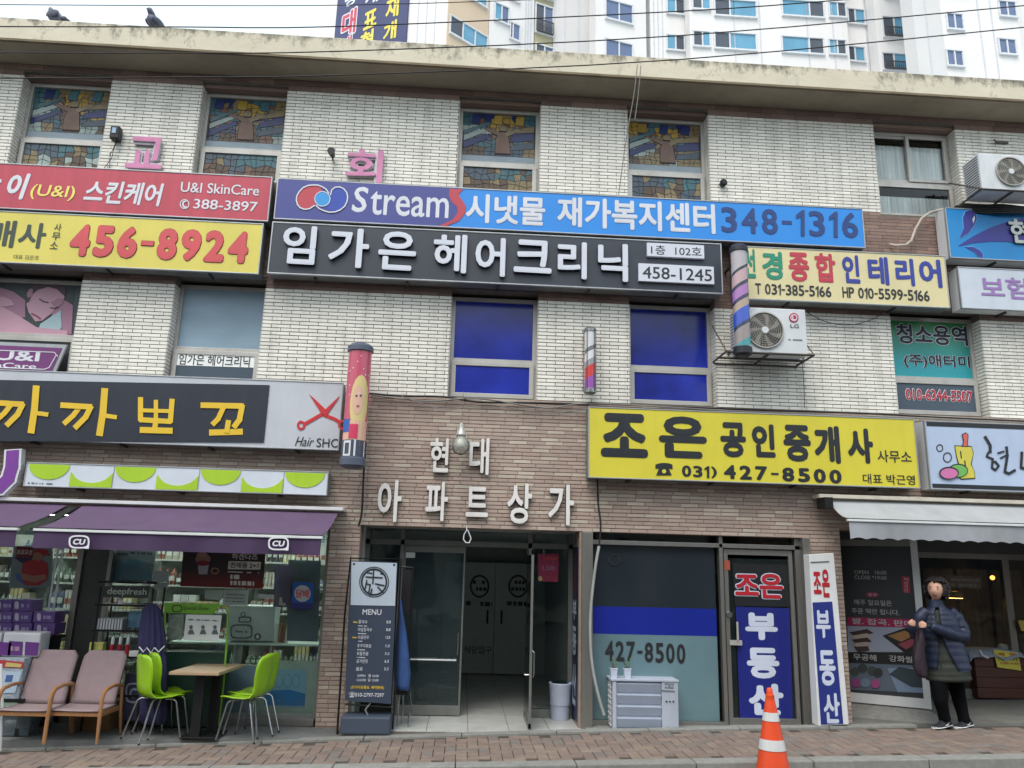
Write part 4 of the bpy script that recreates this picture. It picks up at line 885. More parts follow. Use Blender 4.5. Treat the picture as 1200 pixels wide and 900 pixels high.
for a0, a1, za, zb in ((-46, -36, .09, .2), (-14, -6, .09, .2), (-46, -6, .185, .203), (-46, -6, .085, .1), (8, 17, .085, .21), (60, 68, .085, .205)): wrapquad(p, R_ + .005, a0, a1, h * za, h * zb, white)
rr = random.Random(3)
for i in range(14): wrapell(p, R_ + .0045, rr.uniform(-70, 60), h * rr.uniform(.55, .92), 3, h * .006, white, 'sparkle', 6, 1)
p, cx, z0, h = pole('small glass barber pole between the two blue film windows', (691, 692), 383, 462, 8.36, .062, bands('small_pole_print', [(0, (70, 60, 70)), (.12, (150, 80, 170)), (.34, (206, 60, 60)), (.52, (150, 150, 156)), (.62, (214, 216, 220)), (.75, (110, 112, 120)), (.82, (206, 208, 212))], 0, .72, -.9), M('chrome_cap', (150, 150, 152), .25, .8))
g = MB()
for a in range(5): w = a * 2 * PI / 5 + .3; g.tube([(.072 * math.cos(w), .072 * math.sin(w), .03), (.072 * math.cos(w), .072 * math.sin(w), h - .03)], .004, 5)
o = g.build('guard_rods', m_alud, None); o.parent = p
p, cx, z0, h = pole('tall barber pole with diagonal LED stripes in front of the air conditioner', (863, 873), 286, 418, 8.02, .09, bands('led_pole', [(0, (206, 216, 224)), (.14, (70, 150, 156)), (.22, (150, 140, 140)), (.36, (52, 60, 90)), (.40, (60, 90, 190)), (.54, (176, 156, 140)), (.62, (60, 60, 90)), (.66, (170, 120, 180)), (.76, (52, 56, 78)), (.80, (190, 160, 165)), (.92, (48, 52, 62)), (.95, (178, 172, 176))], 0, 1.15, -.9), M('navy_cap', (34, 36, 48), .5))

# ================================================================ air conditioners on brackets
def ac(label, x0, x1, z0, z1, yf, yb, fx, fr_, group, logo=False, dim=1.0):
    a = thing('air_conditioner', label, 'air conditioner', ((x0 + x1) / 2, yb, z0), group)
    mc = M('ac_casing', (206, 210, 214), .45, var=.04, dirt=.25)
    MB().box(x0, x1, yf, yb, z0, z1).build('casing', mc, a, bevel=.012)
    cx, cz = fx; q = a
    MB().lathe((cx, yf - .002, cz), [(fr_, -.002), (fr_, .006)], 32, ax='y').build('fan_well', M('fan_dark', (70, 68, 66), .7), a)
    g = MB()
    for i in range(7):
        w = 2 * PI * i / 7; p = []
        for k, (rr_, dw) in enumerate(((.22, 0), (.6, .25), (.95, .42))): p.append((w + dw, rr_))
        for j in range(2):
            (w0, r0), (w1, r1) = p[j], p[j + 1]; s0 = .28; s1 = .36
            P = [(cx + r0 * fr_ * math.cos(w0), cz + r0 * fr_ * math.sin(w0)), (cx + r1 * fr_ * math.cos(w1), cz + r1 * fr_ * math.sin(w1)), (cx + r1 * fr_ * math.cos(w1 + s1), cz + r1 * fr_ * math.sin(w1 + s1)), (cx + r0 * fr_ * math.cos(w0 + s0), cz + r0 * fr_ * math.sin(w0 + s0))]
            g.prism(FP(yf - .008), P, 0, .003)
    g.build('fan_blades', M('fan_blade', (150, 146, 138), .5), a)
    g = MB(); g.lathe((cx, yf - .014, cz), [(fr_ * .2, 0), (fr_ * .19, .008)], 20, ax='y'); g.build('fan_hub', mc, a)
    g = MB()
    for k in range(1, 9): g.lathe((cx, yf - .014, cz), [(fr_ * k / 8 - .0018, 0), (fr_ * k / 8 - .0018, .003), (fr_ * k / 8 + .0018, .003), (fr_ * k / 8 + .0018, 0)], 32, ax='y', cap=False)
    for i in range(36):
        w = 2 * PI * i / 36; g.tube([(cx + .2 * fr_ * math.cos(w), yf - .018, cz + .2 * fr_ * math.sin(w)), (cx + fr_ * math.cos(w + .5), yf - .018, cz + fr_ * math.sin(w + .5))], .0016, 3, cap=False)
    g.lathe((cx, yf - .002, cz), [(fr_ * .98, 0), (fr_ * .98, .022), (fr_ * 1.05, .022), (fr_ * 1.05, 0)], 32, ax='y', cap=False)
    tag(g.build('fan_grille', M('grille_wire', (164, 162, 156), .5), a), kind='stuff')
    g = MB()
    for k in range(14): z = z0 + (z1 - z0) * (k + 1) / 15; g.box(x0 - .004, x0 + .002, yf + .03, yb - .03, z - .004, z + .004)
    g.build('side_louvres', m_black, a)
    return a
m_brk = M('bracket_steel', (92, 88, 84), .6, .4, var=.2, dirt=.5)
def bracket(par, x0, x1, z, yf, dz, right=False):
    for i, x in enumerate((x0, (x0 + x1) / 2, x1)):
        g = MB(); g.tube([(x, 8.495, z - .012), (x, yf - .04, z - .012)], .014, 4); g.tube([(x, 8.49, z + dz), (x, yf - .04, z - .012)], .010, 4) if i != 1 else None
        g.build('bracket_arm', m_brk, par)
    g = MB(); g.tube([(x0, yf - .03, z - .012), (x1, yf - .03, z - .012)], .014, 4); g.tube([(x0, 8.3, z - .012), (x1, 8.3, z - .012)], .014, 4); g.tube([(x0, 8.49, z - .03), (x1, 8.49, z - .03)], .012, 4); g.build('bracket_rail', m_brk, par)
YA = 8.08
(xa, zt), (xb, zb) = at(880, 362, YA), at(942, 420, YA)
xl = at(866, 400, YA)[0]; x1 = at(946, 400, YA)[0]; zt = at(905, 361, YA)[1]; zb = at(905, 414, YA)[1]; c1, c2 = at(896, 387, YA)
a = ac('white air conditioner with red round logo on a steel bracket behind the striped pole', xl - .0, x1, zb, zt, YA, 8.36, (c1, c2), .2, 'wall mounted air conditioners', True)
pa = FP(YA); lr = pm('logo_red', (176, 44, 78)); shape(a, epx(930, 372.5, 5.6, 5.6), lr, pa, .004); ringpx(a, 930, 372.5, 4, 4, 1, white, pa, .0075); stroke(a, [(928.6, 370), (928.6, 375), (931, 375)], 1, white, pa, .0075); T(a, 'LG', (926, 936, 380, 384.5), pm('logo_grey', (90, 92, 96)), pa, bold=.02)
greek(a, 924, 940, 398, 1.2, m_grey, pa)
bracket(a, xl - .16, x1 + .05, zb, YA, .42)
g = MB(); g.tube([(x1, 8.2, zb + .4), (x1 + .06, 8.25, zb + .36), (x1 + .07, 8.3, zb + .1), (x1 + .1, 8.45, zb + .0)], .016, 6); g.build('refrigerant_pipe', m_wp, a)
YB = 7.95
xl = at(1150, 210, YB)[0]; zt = at(1160, 180, YB)[1]; zb = at(1160, 222.5, YB)[1]; c1, c2 = at(1184, 201.5, YB)
a = ac('grey air conditioner on a rusty bracket above the bright blue sign, top right', xl, xl + .72, zb, zt, YB, 8.26, (c1, c2), .175, 'wall mounted air conditioners')
bracket(a, xl - .03, xl + .74, zb, YB, .36)
# bundle of black hoses under it
g = MB()
for k in range(5): g.tube([(xl - .25 + .03 * k, 8.45, zb - .20), (xl - .1, 8.3, zb - .05 - .02 * k), (xl + .4, 8.2, zb - .05 - .025 * k), (xl + .9, 8.2, zb - .08 - .01 * k)], .015, 6)
g.build('hoses', m_cable, a)

# ================================================================ awnings
def awning(name, label, x0, x1, yr, zr, yf, zf, drop, mat, matv, scallop=0, sag=.028, wrinkle=0.011, seed=0):
    a = thing('awning', label, 'awning', ((x0 + x1) / 2, 8.49, zf - drop), 'shop awnings'); rr = random.Random(seed)
    n, m = int((x1 - x0) / .1) + 2, 8; vs = []
    for j in range(m + 1):
        for i in range(n + 1):
            u, v = i / n, j / m; x = x0 + (x1 - x0) * u
            z = zr + (zf - zr) * v - sag * math.sin(PI * v) * (1 + .4 * math.sin(7 * u + seed)) + wrinkle * math.sin(25 * u + 3 * v + seed) * v * math.sin(PI * v)
            vs.append((x, yr + (yf - yr) * v, z))
    fs = [(j * (n + 1) + i, j * (n + 1) + i + 1, (j + 1) * (n + 1) + i + 1, (j + 1) * (n + 1) + i) for j in range(m) for i in range(n)]
    g = MB().add(vs, fs); g.add([(x, y, z - .004) for x, y, z in vs], [f[::-1] for f in fs]); g.build('canopy', mat, a, smooth=True, recalc=False)
    g = MB(); N = n * 3; A = []
    for j in range(5):
        for i in range(N + 1):
            u, v = i / N, j / 4; x = x0 + (x1 - x0) * u
            d = drop * (1 - (.10 * abs(math.sin(PI * (x - x0) / scallop)) if scallop else 0)); A.append((x, yf - .02 - .012 * v * math.sin(19 * u + seed) - .006 * v * math.sin(53 * u), zf - .03 - d * v))
    fs = [(j * (N + 1) + i, j * (N + 1) + i + 1, (j + 1) * (N + 1) + i + 1, (j + 1) * (N + 1) + i) for j in range(4) for i in range(N)]
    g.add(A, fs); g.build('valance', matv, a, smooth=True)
    g = MB(); g.box(x0 - .01, x1 + .01, yf - .035, yf + .015, zf - .035, zf - .012); g.build('front_bar', m_wp, a, bevel=.004)
    g = MB()
    for x in (x0 + .25, x1 - .12):
        g.tube([(x, yr + .02, zr - .08), (x + (.25 if x < (x0 + x1) / 2 else -.25), (yr + yf) / 2, (zr + zf) / 2 - .10), (x, yf + .02, zf - .03)], .014, 6)
    g.build('folding_arm', m_alud, a)
    return a
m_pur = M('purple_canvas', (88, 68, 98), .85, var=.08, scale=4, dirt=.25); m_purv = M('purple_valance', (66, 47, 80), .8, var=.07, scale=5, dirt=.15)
xr = at(397.5, 596, 8.4)[0]; zr = 2.105; yf, zf = 7.52, 1.81
xcut = at(42, 623, yf)[0]
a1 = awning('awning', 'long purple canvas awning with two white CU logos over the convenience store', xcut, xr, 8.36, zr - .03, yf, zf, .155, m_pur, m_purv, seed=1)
MB().box(xcut - 1.2, at(403, 597, 8.36)[0], 8.31, 8.49, zr - .012, zr + .022).build('wall_rail', m_wp, a1, bevel=.004)
xe = at(21, 623, yf)[0]
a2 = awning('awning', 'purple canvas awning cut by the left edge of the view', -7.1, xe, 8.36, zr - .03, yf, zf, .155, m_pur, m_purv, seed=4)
g = MB(); g.hexa([(xe + .05, yf + .1, zf - .02), (xcut - .02, yf + .1, zf - .02), (xcut - .02, 8.3, zr - .06), (xe + .05, 8.3, zr - .06), (xe + .05, yf + .1, zf - .01), (xcut - .02, yf + .1, zf - .01), (xcut - .02, 8.3, zr - .05), (xe + .05, 8.3, zr - .05)]); g.build('gap_arm', m_blackm, a2)
pv = FP(yf - .036)
for cx, cy in ((93, 635), (326.5, 637)):
    ringpx(a1, cx, cy, 12.2, 7.8, 1.9, pm('logo_white', (226, 226, 232)), pv, .004, p=.62, ty=1.7); shape(a1, [(cx + 9, cy + 5), (cx + 12, cy + 3), (cx + 11.5, cy + 8.2), (cx + 6, cy + 7.8)], pm('logo_white', 0), pv, .0065)
    T(a1, 'CU', (cx - 7.2, cx + 7.4, cy - 3.5, cy + 3.4), pm('logo_white', 0), pv, bold=.055, shear=.12)
m_gc = M('grey_canvas', (158, 161, 164), .85, var=.07, scale=3, dirt=.15); m_gcv = M('grey_valance', (152, 156, 162), .85, var=.07, scale=5, dirt=.25)
X0 = at(968, 582, 8.4)[0]
a3 = awning('awning', 'pale grey canvas awning with a wavy hem over the rice cake shop', X0, 8.0, 8.36, 2.372, 7.944, 2.15, .185, m_gc, m_gcv, scallop=.17, seed=2, wrinkle=.012)
MB().box(X0 - .12, 8.1, 8.30, 8.49, 2.385, 2.425).build('wall_rail', M('cream_rail', (196, 190, 176), .5, dirt=.3), a3, bevel=.004)
MB().box(X0 - .10, X0 - .01, 8.22, 8.42, 2.27, 2.385).build('end_plate', m_blackm, a3)

# ================================================================ small wall fittings
g = MB(); X, Z = at(541, 494, 8.3)
b = thing('pendant_lamp', 'clear glass bulb lamp hanging on a wire between the wall letters', 'lamp', (X, 8.3, Z - .3))
zz = lambda y: at(541, y, 8.3)[1]
g = MB(); g.tube([(X, 8.48, zz(455)), (X + .005, 8.32, zz(463)), (X, 8.3, zz(497))], .004, 5); g.build('wire', m_cableg, b)
MB().lathe((X, 8.3, zz(511)), [(.014, .14), (.03, .12), (.032, .07), (.05, .045), (.06, .01), (.045, -.005)], 14).build('socket', M('lamp_socket', (176, 176, 170), .4, .3), b, smooth='auto')
MB().lathe((X, 8.3, zz(522)), [(.035, .115), (.055, .085), (.09, .045), (.102, 0), (.092, -.05), (.055, -.09), (.01, -.105)], 20).build('glass_globe', GLASS('lamp_glass', (235, 238, 236), 1.3, .05, .28, (214, 216, 210)), b, smooth=True)
MB().lathe((X, 8.3, zz(520)), [(.03, .06), (.045, .0), (.048, -.03), (.03, -.05)], 12).build('bulb', M('frosted_bulb', (220, 220, 206), .3), b, smooth=True)
g = MB(); X, Z = at(137, 158, 8.45)
b = thing('wall_lamp', 'small black box lamp with dangling wires left of the pink letter', 'lamp', (X, 8.49, Z)); MB().box(X - .05, X + .05, 8.38, 8.48, Z - .08, Z + .08).build('housing', m_blackm, b, bevel=.012)
MB().box(X - .025, X + .02, 8.372, 8.382, Z - .02, Z + .05).build('lens', M('lens_pale', (150, 176, 196), .2), b)
g = MB(); g.tube([(X, 8.45, Z - .08), (X - .03, 8.47, Z - .3), (X - .1, 8.48, Z - .42), (X - .09, 8.48, Z - .55)], .004, 5); g.tube([(X + .01, 8.45, Z - .08), (X - .05, 8.47, Z - .25), (X - .03, 8.48, Z - .5), (X + .05, 8.48, Z - .56)], .004, 5); g.build('loose_wire', m_cable, b)
X, Z = at(389, 180, 8.4)
b = thing('spotlight', 'small black spotlight left of the second pink letter', 'lamp', (X, 8.49, Z)); g = MB(); g.lathe((X, 8.40, Z), [(.03, -.05), (.045, .07)], 12, ax='y'); g.build('lamp_head', m_blackm, b); MB().tube([(X, 8.44, Z), (X, 8.49, Z - .04)], .01, 6).build('arm', m_blackm, b)
X, Z = at(848, 214, 8.45)
b = thing('wall_vent', 'small dark round vent cap on the white brick above the blue sign', 'vent', (X, 8.49, Z)); MB().lathe((X, 8.49, Z), [(.04, 0), (.045, .05), (.03, .07)], 14, ax='y').build('cap', m_blackm, b)
X, Z = at(1176, 165.5, 8.45)
b = thing('wall_hook', 'short rusty hook bar on the white brick above the right air conditioner', 'hook', (X, 8.49, Z)); MB().box(X - .08, X + .08, 8.47, 8.49, Z - .012, Z + .012).tube([(X - .08, 8.47, Z), (X - .12, 8.45, Z + .01)], .01, 5).build('bar', m_brk, b)
# white conduit above the cream sign
pts = [(1043, 286.5, 8.47), (1050, 288, 8.44), (1062, 287, 8.42), (1068, 282, 8.42), (1073, 268, 8.42), (1080, 256, 8.4), (1090, 249, 8.4), (1105, 245, 8.4)]
P = [(at(x, y, Y)[0], Y, at(x, y, Y)[1]) for x, y, Y in pts]
tag(MB().tube(P, .016, 8).build('conduit_pipe', M('pipe_cream', (182, 172, 160), .5, dirt=.3), None, smooth='auto'), 'cream plastic conduit bending from the brown brick up to the blue sign', 'pipe')
# cable runs along the ledge between the floors
def wire(name, label, pts, Y, r, mat, cat='cable', group=None, n=6):
    P = [(at(x, y, Y)[0], Y, at(x, y, Y)[1]) for x, y in pts]
    # smooth
    Q = []
    for i in range(len(P) - 1):
        for k in range(4):
            t = k / 4; p0 = P[max(0, i - 1)]; p1 = P[i]; p2 = P[i + 1]; p3 = P[min(len(P) - 1, i + 2)]
            Q.append(tuple(.5 * ((2 * p1[c]) + (-p0[c] + p2[c]) * t + (2 * p0[c] - 5 * p1[c] + 4 * p2[c] - p3[c]) * t * t + (-p0[c] + 3 * p1[c] - 3 * p2[c] + p3[c]) * t ** 3) for c in range(3)))
    Q.append(P[-1]); return tag(MB().tube(Q, r, n).build(name, mat), label, cat, group)
GC = 'cables strung along the ledge between the floors'
wire('cable', 'black cable tacked along the ledge above the entrance letters', [(432, 461), (470, 464), (520, 465), (560, 471), (620, 472), (690, 474)], 8.46, .012, m_cable, group=GC)
wire('cable', 'grey cable sagging along the ledge under the left blue window', [(436, 463), (500, 470), (560, 467), (640, 478), (700, 473), (900, 484), (1075, 490), (1210, 496)], 8.45, .009, m_cableg, group=GC)
wire('cable', 'thin pale cable drooping from the ledge over the brown brick', [(470, 464), (520, 480), (570, 474), (640, 484), (700, 478)], 8.44, .005, m_cableg, group=GC)
wire('cable', 'dark cable above the lemon yellow sign running to the right edge', [(690, 473), (800, 477), (900, 481), (1000, 484), (1100, 489), (1210, 494)], 8.47, .010, m_cable, group=GC)
wire('cable', 'black cable running down the brick beside the pink barber pole to the entrance', [(430, 470), (428, 520), (426, 560), (424, 600), (420, 617)], 8.46, .011, m_cable)
wire('cable', 'black cable hanging from the lemon sign past the end of the lower letters', [(700, 560), (701, 590), (704, 615), (702, 640)], 8.44, .010, m_cable)
wire('cable', 'pale hose hanging down the office window edge to the floor unit', [(702, 640), (697, 670), (692, 720), (693, 770), (700, 810), (708, 838)], 8.40, .015, M('hose_white', (158, 160, 158), .6, dirt=.3))
wire('cable', 'thin wire running down the brick under the white air conditioner', [(940, 418), (942, 450), (943, 478)], 8.47, .004, m_cable)
wire('cable', 'thin drooping wire on the brick right of the white air conditioner', [(946, 366), (965, 376), (990, 381), (1015, 377), (1032, 369)], 8.46, .004, m_cable)
wire('cable', 'left one of two thin wires dangling from the cornice', [(747, 76), (743, 110), (736, 150), (730, 190), (725, 228)], 8.0, .005, m_cableg, group='thin wires dangling from the cornice')
wire('cable', 'right one of two thin wires dangling from the cornice', [(751, 77), (748, 110), (744, 140)], 8.0, .005, m_cableg, group='thin wires dangling from the cornice')
# overhead street cables
GO = 'street cables crossing in front of the building'
for pts, lb in (([(-60, 5), (200, 6.5), (400, 6), (613, 0), (800, -9)], 'uppermost thin cable crossing only the sky at the left'), ([(-60, 31), (200, 31.5), (400, 31), (800, 13), (985, 0), (1260, -22)], 'second cable from the top running over the cornice'), ([(-60, 61.5), (200, 62), (400, 60), (800, 41.5), (1260, 1)], 'third cable from the top crossing the cornice'), ([(-60, 92), (200, 90.5), (400, 88), (800, 69.5), (1260, 26)], 'lowest cable crossing the stained glass windows at the left')):
    wire('street_cable', 'black ' + lb, pts, 5.0, .0042 if pts[0][1] > 6 else .003, m_cable, group=GO)
# ================================================================ ground floor shop fronts (parts of the building)
# ---- convenience store
GY = 8.62
m_int = M('store_wall', (178, 186, 176), .9, var=.08); m_ceil = M('store_ceiling', (190, 196, 190), .9, var=.04)
g = MB(); g.box(-7.4, -1.45, 8.9, 12.2, -.2, -.06); g.box(-7.4, -1.45, 12.2, 12.25, -.2, 2.2); g.box(-1.47, -1.42, 8.64, 12.2, -.2, 2.2); g.build('store_interior', m_int, B)
MB().box(-7.4, -1.45, 8.76, 12.2, 2.12, 2.16).build('store_ceiling', m_ceil, B)
m_tube = EMIT('fluorescent_tube', (236, 250, 240), 17.0)
for i, (x, y) in enumerate(((-5.2, 9.2), (-5.2, 10.4), (-3.6, 9.2), (-3.6, 10.4), (-2.1, 9.2), (-2.1, 10.4))): MB().box(x - .5, x + .5, y - .045, y + .045, 2.06, 2.11).build('ceiling_light', m_tube, B)
goods = [M('goods_%d' % i, c, .6, var=.1, rnd=.2) for i, c in enumerate([(140, 84, 72), (176, 164, 124), (104, 126, 108), (180, 182, 178), (92, 104, 132), (160, 152, 140), (84, 84, 88)])]
rr = random.Random(5); gi = 0
for sx in (-6.75, -5.6, -4.4, -3.2, -2.02):
    sh = thing('store_shelf', {-6.75: 'goods shelf inside the store at the extreme left', -2.02: 'goods shelf inside the store behind the blue disc sign', -5.6: 'goods shelf inside the store at the far left, behind the red shirt poster', -4.4: 'goods shelf inside the store behind the wire rack', -3.2: 'goods shelf inside the store behind the green table poster'}[sx], 'shelf', (sx, 10.2, -.06), 'goods shelves inside the store')
    g = MB(); g.box(sx - .55, sx + .55, 10.2, 10.6, -.06, 1.8)
    g.build('shelf_back', M('shelf_grey', (160, 164, 160), .6), sh)
    for k in range(6):
        z = .05 + .3 * k; MB().box(sx - .55, sx + .55, 9.95, 10.2, z - .02, z).build('shelf_board', M('shelf_grey', 0), sh)
        g = MB(); x = sx - .53
        while x < sx + .45:
            w = rr.uniform(.04, .10); hh = rr.uniform(.10, .24); ci = rr.randrange(7)
            for _ in range(rr.randint(2, 4)):
                if x > sx + .5 - w: break
                if ci % 2: g.box(x, x + w - .008, 9.98, 10.14, z, z + hh, ci)
                else: g.lathe((x + w / 2, 10.04, z), [(w * .42, 0), (w * .42, hh * .7), (w * .2, hh * .86), (w * .18, hh)], 8, ci)
                g.box(x + w * .15, x + w * .8, 9.975, 9.98, z + hh * .25, z + hh * .55, 3 if ci != 3 else 0); x += w
        o = g.build('goods', goods, sh); o['kind'] = 'stuff'
# cooler cabinets at the back
for i in range(5):
    x = -6.4 + i * 1.0
    MB().box(x, x + .96, 12.0, 12.15, 0, 1.9).build('cooler_door', M('cooler_front', (120, 142, 146), .4, var=.25, scale=5), B)
def framebars(name, bars, mat, par=B, y0=8.56, y1=8.64):
    g = MB()
    for a, b, c, d in bars: g.box(a, b, y0, y1, c, d)
    return g.build(name, mat, par, bevel=.003)
X = lambda px, py=750, Y=GY: at(px, py, Y)[0]
Zs = lambda px, py, Y=GY: at(px, py, Y)[1]
# glazing mullions; store door posts at the left
xd = X(78, 760); xe_ = X(100, 760); xw0 = X(112, 760); xr_ = -1.42
framebars('store_frame', [(-7.2, xr_, 1.98, 2.04), (-7.2, xr_, PZ, PZ + .07), (xr_ - .03, xr_, PZ, 2.0), (xd, xd + .055, PZ, 2.0), (xw0 + .03, xw0 + .07, PZ, 2.0)], m_alu2)
framebars('store_kickplate', [(X(240, 850), xr_ - .03, PZ + .07, .06)], M('kick_panel', (112, 118, 116), .5, var=.08), y0=8.59, y1=8.62)
for i, px in enumerate((66, 72)): MB().tube([(X(px + 6, 660), 8.5, 1.75), (X(px + 6, 660), 8.5, .35)], .011, 6).build('door_pull', m_wp, B)
xm = X(196, 740)
for a, b in ((-7.1, xd), (xw0 + .08, xm), (xm + .004, xr_ - .03)): MB().box(a, b, GY - .004, GY + .004, PZ + .07, 1.98).build('pane', m_glass, B)
framebars('store_mullion', [(xd + .06, xw0 + .02, PZ, 2.0)], M('dark_jamb', (58, 60, 60), .5), y0=8.6, y1=8.7)
PG = FP(GY - .012)
def poster(label, pts, mat, Y=GY - .012, cat='poster', name='poster', group='posters and notices on the shop windows'):
    pl = FP(Y); P = [pl.px(*p) for p in pts]; cx = sum(p[0] for p in P) / len(P); cz = min(p[1] for p in P)
    r = thing(name, label, cat, (cx, Y, cz), group); MB().prism(pl, P, -.003, 0).build('sheet', mat, r); return r, pl
p, pl = poster('brown and red ice cream poster reading 전제품 2+1 on the store window', [(215, 641), (311.5, 645), (308, 690), (211, 687)], gradient('poster_brown_red', (128, 34, 38), (46, 26, 32), Zs(260, 690), Zs(260, 668)))
pw = pm('poster_white', (212, 204, 200))
T(p, '하겐다즈', (272, 302, 648.5, 656), pw, pl, bold=.02); MB().prism(pl, [pl.px(*q) for q in [(268, 657.5), (306, 658.5), (305, 667.5), (267, 667)]], 0, .003).build('box', pw, p); T(p, '전제품 2+1', (270, 303, 659, 666), pm('poster_dark', (40, 24, 28)), pl, d=.005, bold=.02)
greek(p, 267, 304, 670, 1.3, pw, pl); greek(p, 270, 286, 676, 5, pw, pl, dens=.9); greek(p, 270, 298, 683, 5, pw, pl, dens=.95)
shape(p, epx(238, 655, 9, 6), pm('poster_tan', (150, 110, 90)), pl, .003); shape(p, [(232, 661), (245, 661), (243, 673), (233, 673)], pm('poster_pale', (170, 160, 170)), pl, .005); shape(p, epx(238, 660, 8, 3), pm('poster_wine', (128, 30, 44)), pl, .0075); ringpx(p, 252, 669, 5, 4, 1.6, pm('poster_tan', 0), pl, .004); shape(p, epx(237, 650, 6, 3), pm('poster_pink', (176, 120, 120)), pl, .0078)
p, pl = poster('blue square sign with a white disc reading 담배 in red by the brick pillar', [(343, 682), (368, 683), (366, 714), (341, 713)], pm('tobacco_blue', (28, 84, 160)), cat='sign', name='tobacco_sign', group=None)
shape(p, epx(354.5, 695.5, 9.6, 9.8), pm('disc_grey', (182, 182, 186)), pl, .003); T(p, '담배', (347, 362, 690.5, 700.5), red, pl, d=.007, bold=.03); shape(p, [(341.5, 706), (366.5, 707), (366, 714), (341, 713)], pm('tobacco_navy', (40, 40, 110)), pl, .003)
p, pl = poster('poster of a man in a red shirt on the store door, far left', [(16, 640), (62, 640), (60, 688), (10, 690)], M('clear_sticker', (120, 134, 134), .5, var=.12))
shape(p, [(20, 640), (40, 642), (38, 654), (19, 654)], pm('poster_wine2', (110, 30, 32)), pl, .003); T(p, '프로모션', (20, 38, 644, 650), pw, pl, d=.006, bold=.03); shape(p, [(16, 653), (38, 654), (34, 662), (26, 660)], pm('poster_navy', (38, 44, 76)), pl, .0035)
shape(p, [(27, 660), (36, 656), (48, 656), (56, 660), (57, 670), (55, 680), (46, 686), (32, 686), (25, 678)], pm('shirt_red', (162, 34, 44)), pl, .0055); shape(p, epx(45, 651, 6, 6), pm('poster_skin', (158, 110, 92)), pl, .0075); shape(p, [(38, 648), (44, 643), (54, 644), (60, 651), (52, 651), (46, 647)], pm('shirt_red', 0), pl, .01)
shape(p, [(24, 671), (40, 675), (54, 673), (55, 678), (42, 683), (27, 679)], pm('poster_skin', 0), pl, .0082); shape(p, [(18, 672), (25, 672), (30, 686), (20, 680)], pm('poster_blue', (70, 104, 156)), pl, .004)
for i, (pts, t) in enumerate((([(240, 691), (261, 692), (260, 703), (240, 702)], 'blank white notice under the ice cream poster'), ([(262, 691), (291, 692), (290, 710), (261, 709)], 'white notice with faint lines of print under the ice cream poster'), ([(303, 696), (321, 697), (321, 702), (303, 701)], 'narrow white strip notice left of the blue disc sign'), ([(182, 669), (198, 669), (196, 691), (180, 691)], 'pale notice on the glass right of the wire rack'))):
    p, pl = poster(t, pts, M('notice_paper', (176, 186, 184), .8))
    if i == 1:
        for y in (697, 701, 705): greek(p, 265, 287, y - .5, 1.1, m_grey, pl)
p, pl = poster('lavender goods poster behind the glass left of the blue disc sign', [(322, 662), (343, 663), (340, 712), (320, 711)], pm('lavender', (104, 96, 126)), Y=GY + .05); shape(p, [(328, 700), (331, 700), (331, 706), (335, 707), (335, 710), (327, 709)], pw, pl)
p, pl = poster('grey blank board leaning behind the glass under the blue disc sign', [(338, 656), (376, 657), (372, 752), (336, 751)], M('slate_board', (84, 98, 106), .6), Y=GY + .06)
p, pl = poster('faded umbrella banner behind the glass above the wire rack', [(128, 644), (183, 645), (178, 684), (118, 683)], M('faded_banner', (112, 124, 134), .6, var=.15, scale=3), Y=GY + .05)
shape(p, [(127, 672), (140, 658), (160, 655), (176, 663), (180, 680), (124, 680)], pm('banner_cyan', (92, 134, 156)), pl, .003); greek(p, 132, 150, 649, 3, m_navyp, pl); greek(p, 153, 178, 648, 2.4, m_navyp, pl)
# counter with boxes behind the glass
ct = thing('window_counter', 'narrow white counter board behind the store window', 'counter', (-3, 8.75, .3)); zc = Zs(280, 753, 8.7)
MB().box(X(200, 753, 8.7), xr_ - .06, 8.66, 9.0, zc - .02, zc).build('board', M('counter_white', (186, 204, 196), .4), ct)
for px in (272, 315): MB().tube([(X(px, 770, 8.75), 8.8, zc - .02), (X(px, 770, 8.75), 8.8, -.05)], .012, 6).build('leg', m_wp, ct)
def boxthing(name, label, cat, px0, px1, py0, py1, Y, dy, mat, group=None, bev=.006):
    x0 = at(px0, (py0 + py1) / 2, Y)[0]; x1 = at(px1, (py0 + py1) / 2, Y)[0]; xm_ = (px0 + px1) / 2; z1 = at(xm_, py0, Y)[1]; z0 = at(xm_, py1, Y)[1]
    r = thing(name, label, cat, ((x0 + x1) / 2, Y + dy / 2, z0), group); MB().box(x0, x1, Y, Y + dy, z0, z1).build('body', mat, r, bevel=bev); return r, FP(Y - .001), (x0, x1, z0, z1)
r, pl, _ = boxthing('carton', 'white appliance carton with a lunchbox drawing on the counter', 'box', 266, 321, 710, 751, 8.72, .25, M('carton_white', (176, 184, 186), .7))
ringpx(r, 283, 740, 13, 8.5, 1.6, m_grey, pl, .003, p=.5); ringpx(r, 287, 726, 7.5, 3.5, 1.3, m_grey, pl, .003, p=.4); ringpx(r, 285, 720, 3, 3, 1, m_grey, pl); greek(r, 276, 290, 740, 2, m_grey, pl); shape(r, epx(302, 746, 4, 4), pm('carton_dark', (60, 66, 66)), pl, .003); shape(r, epx(302, 746, 2, 2.4), pw, pl, .006)
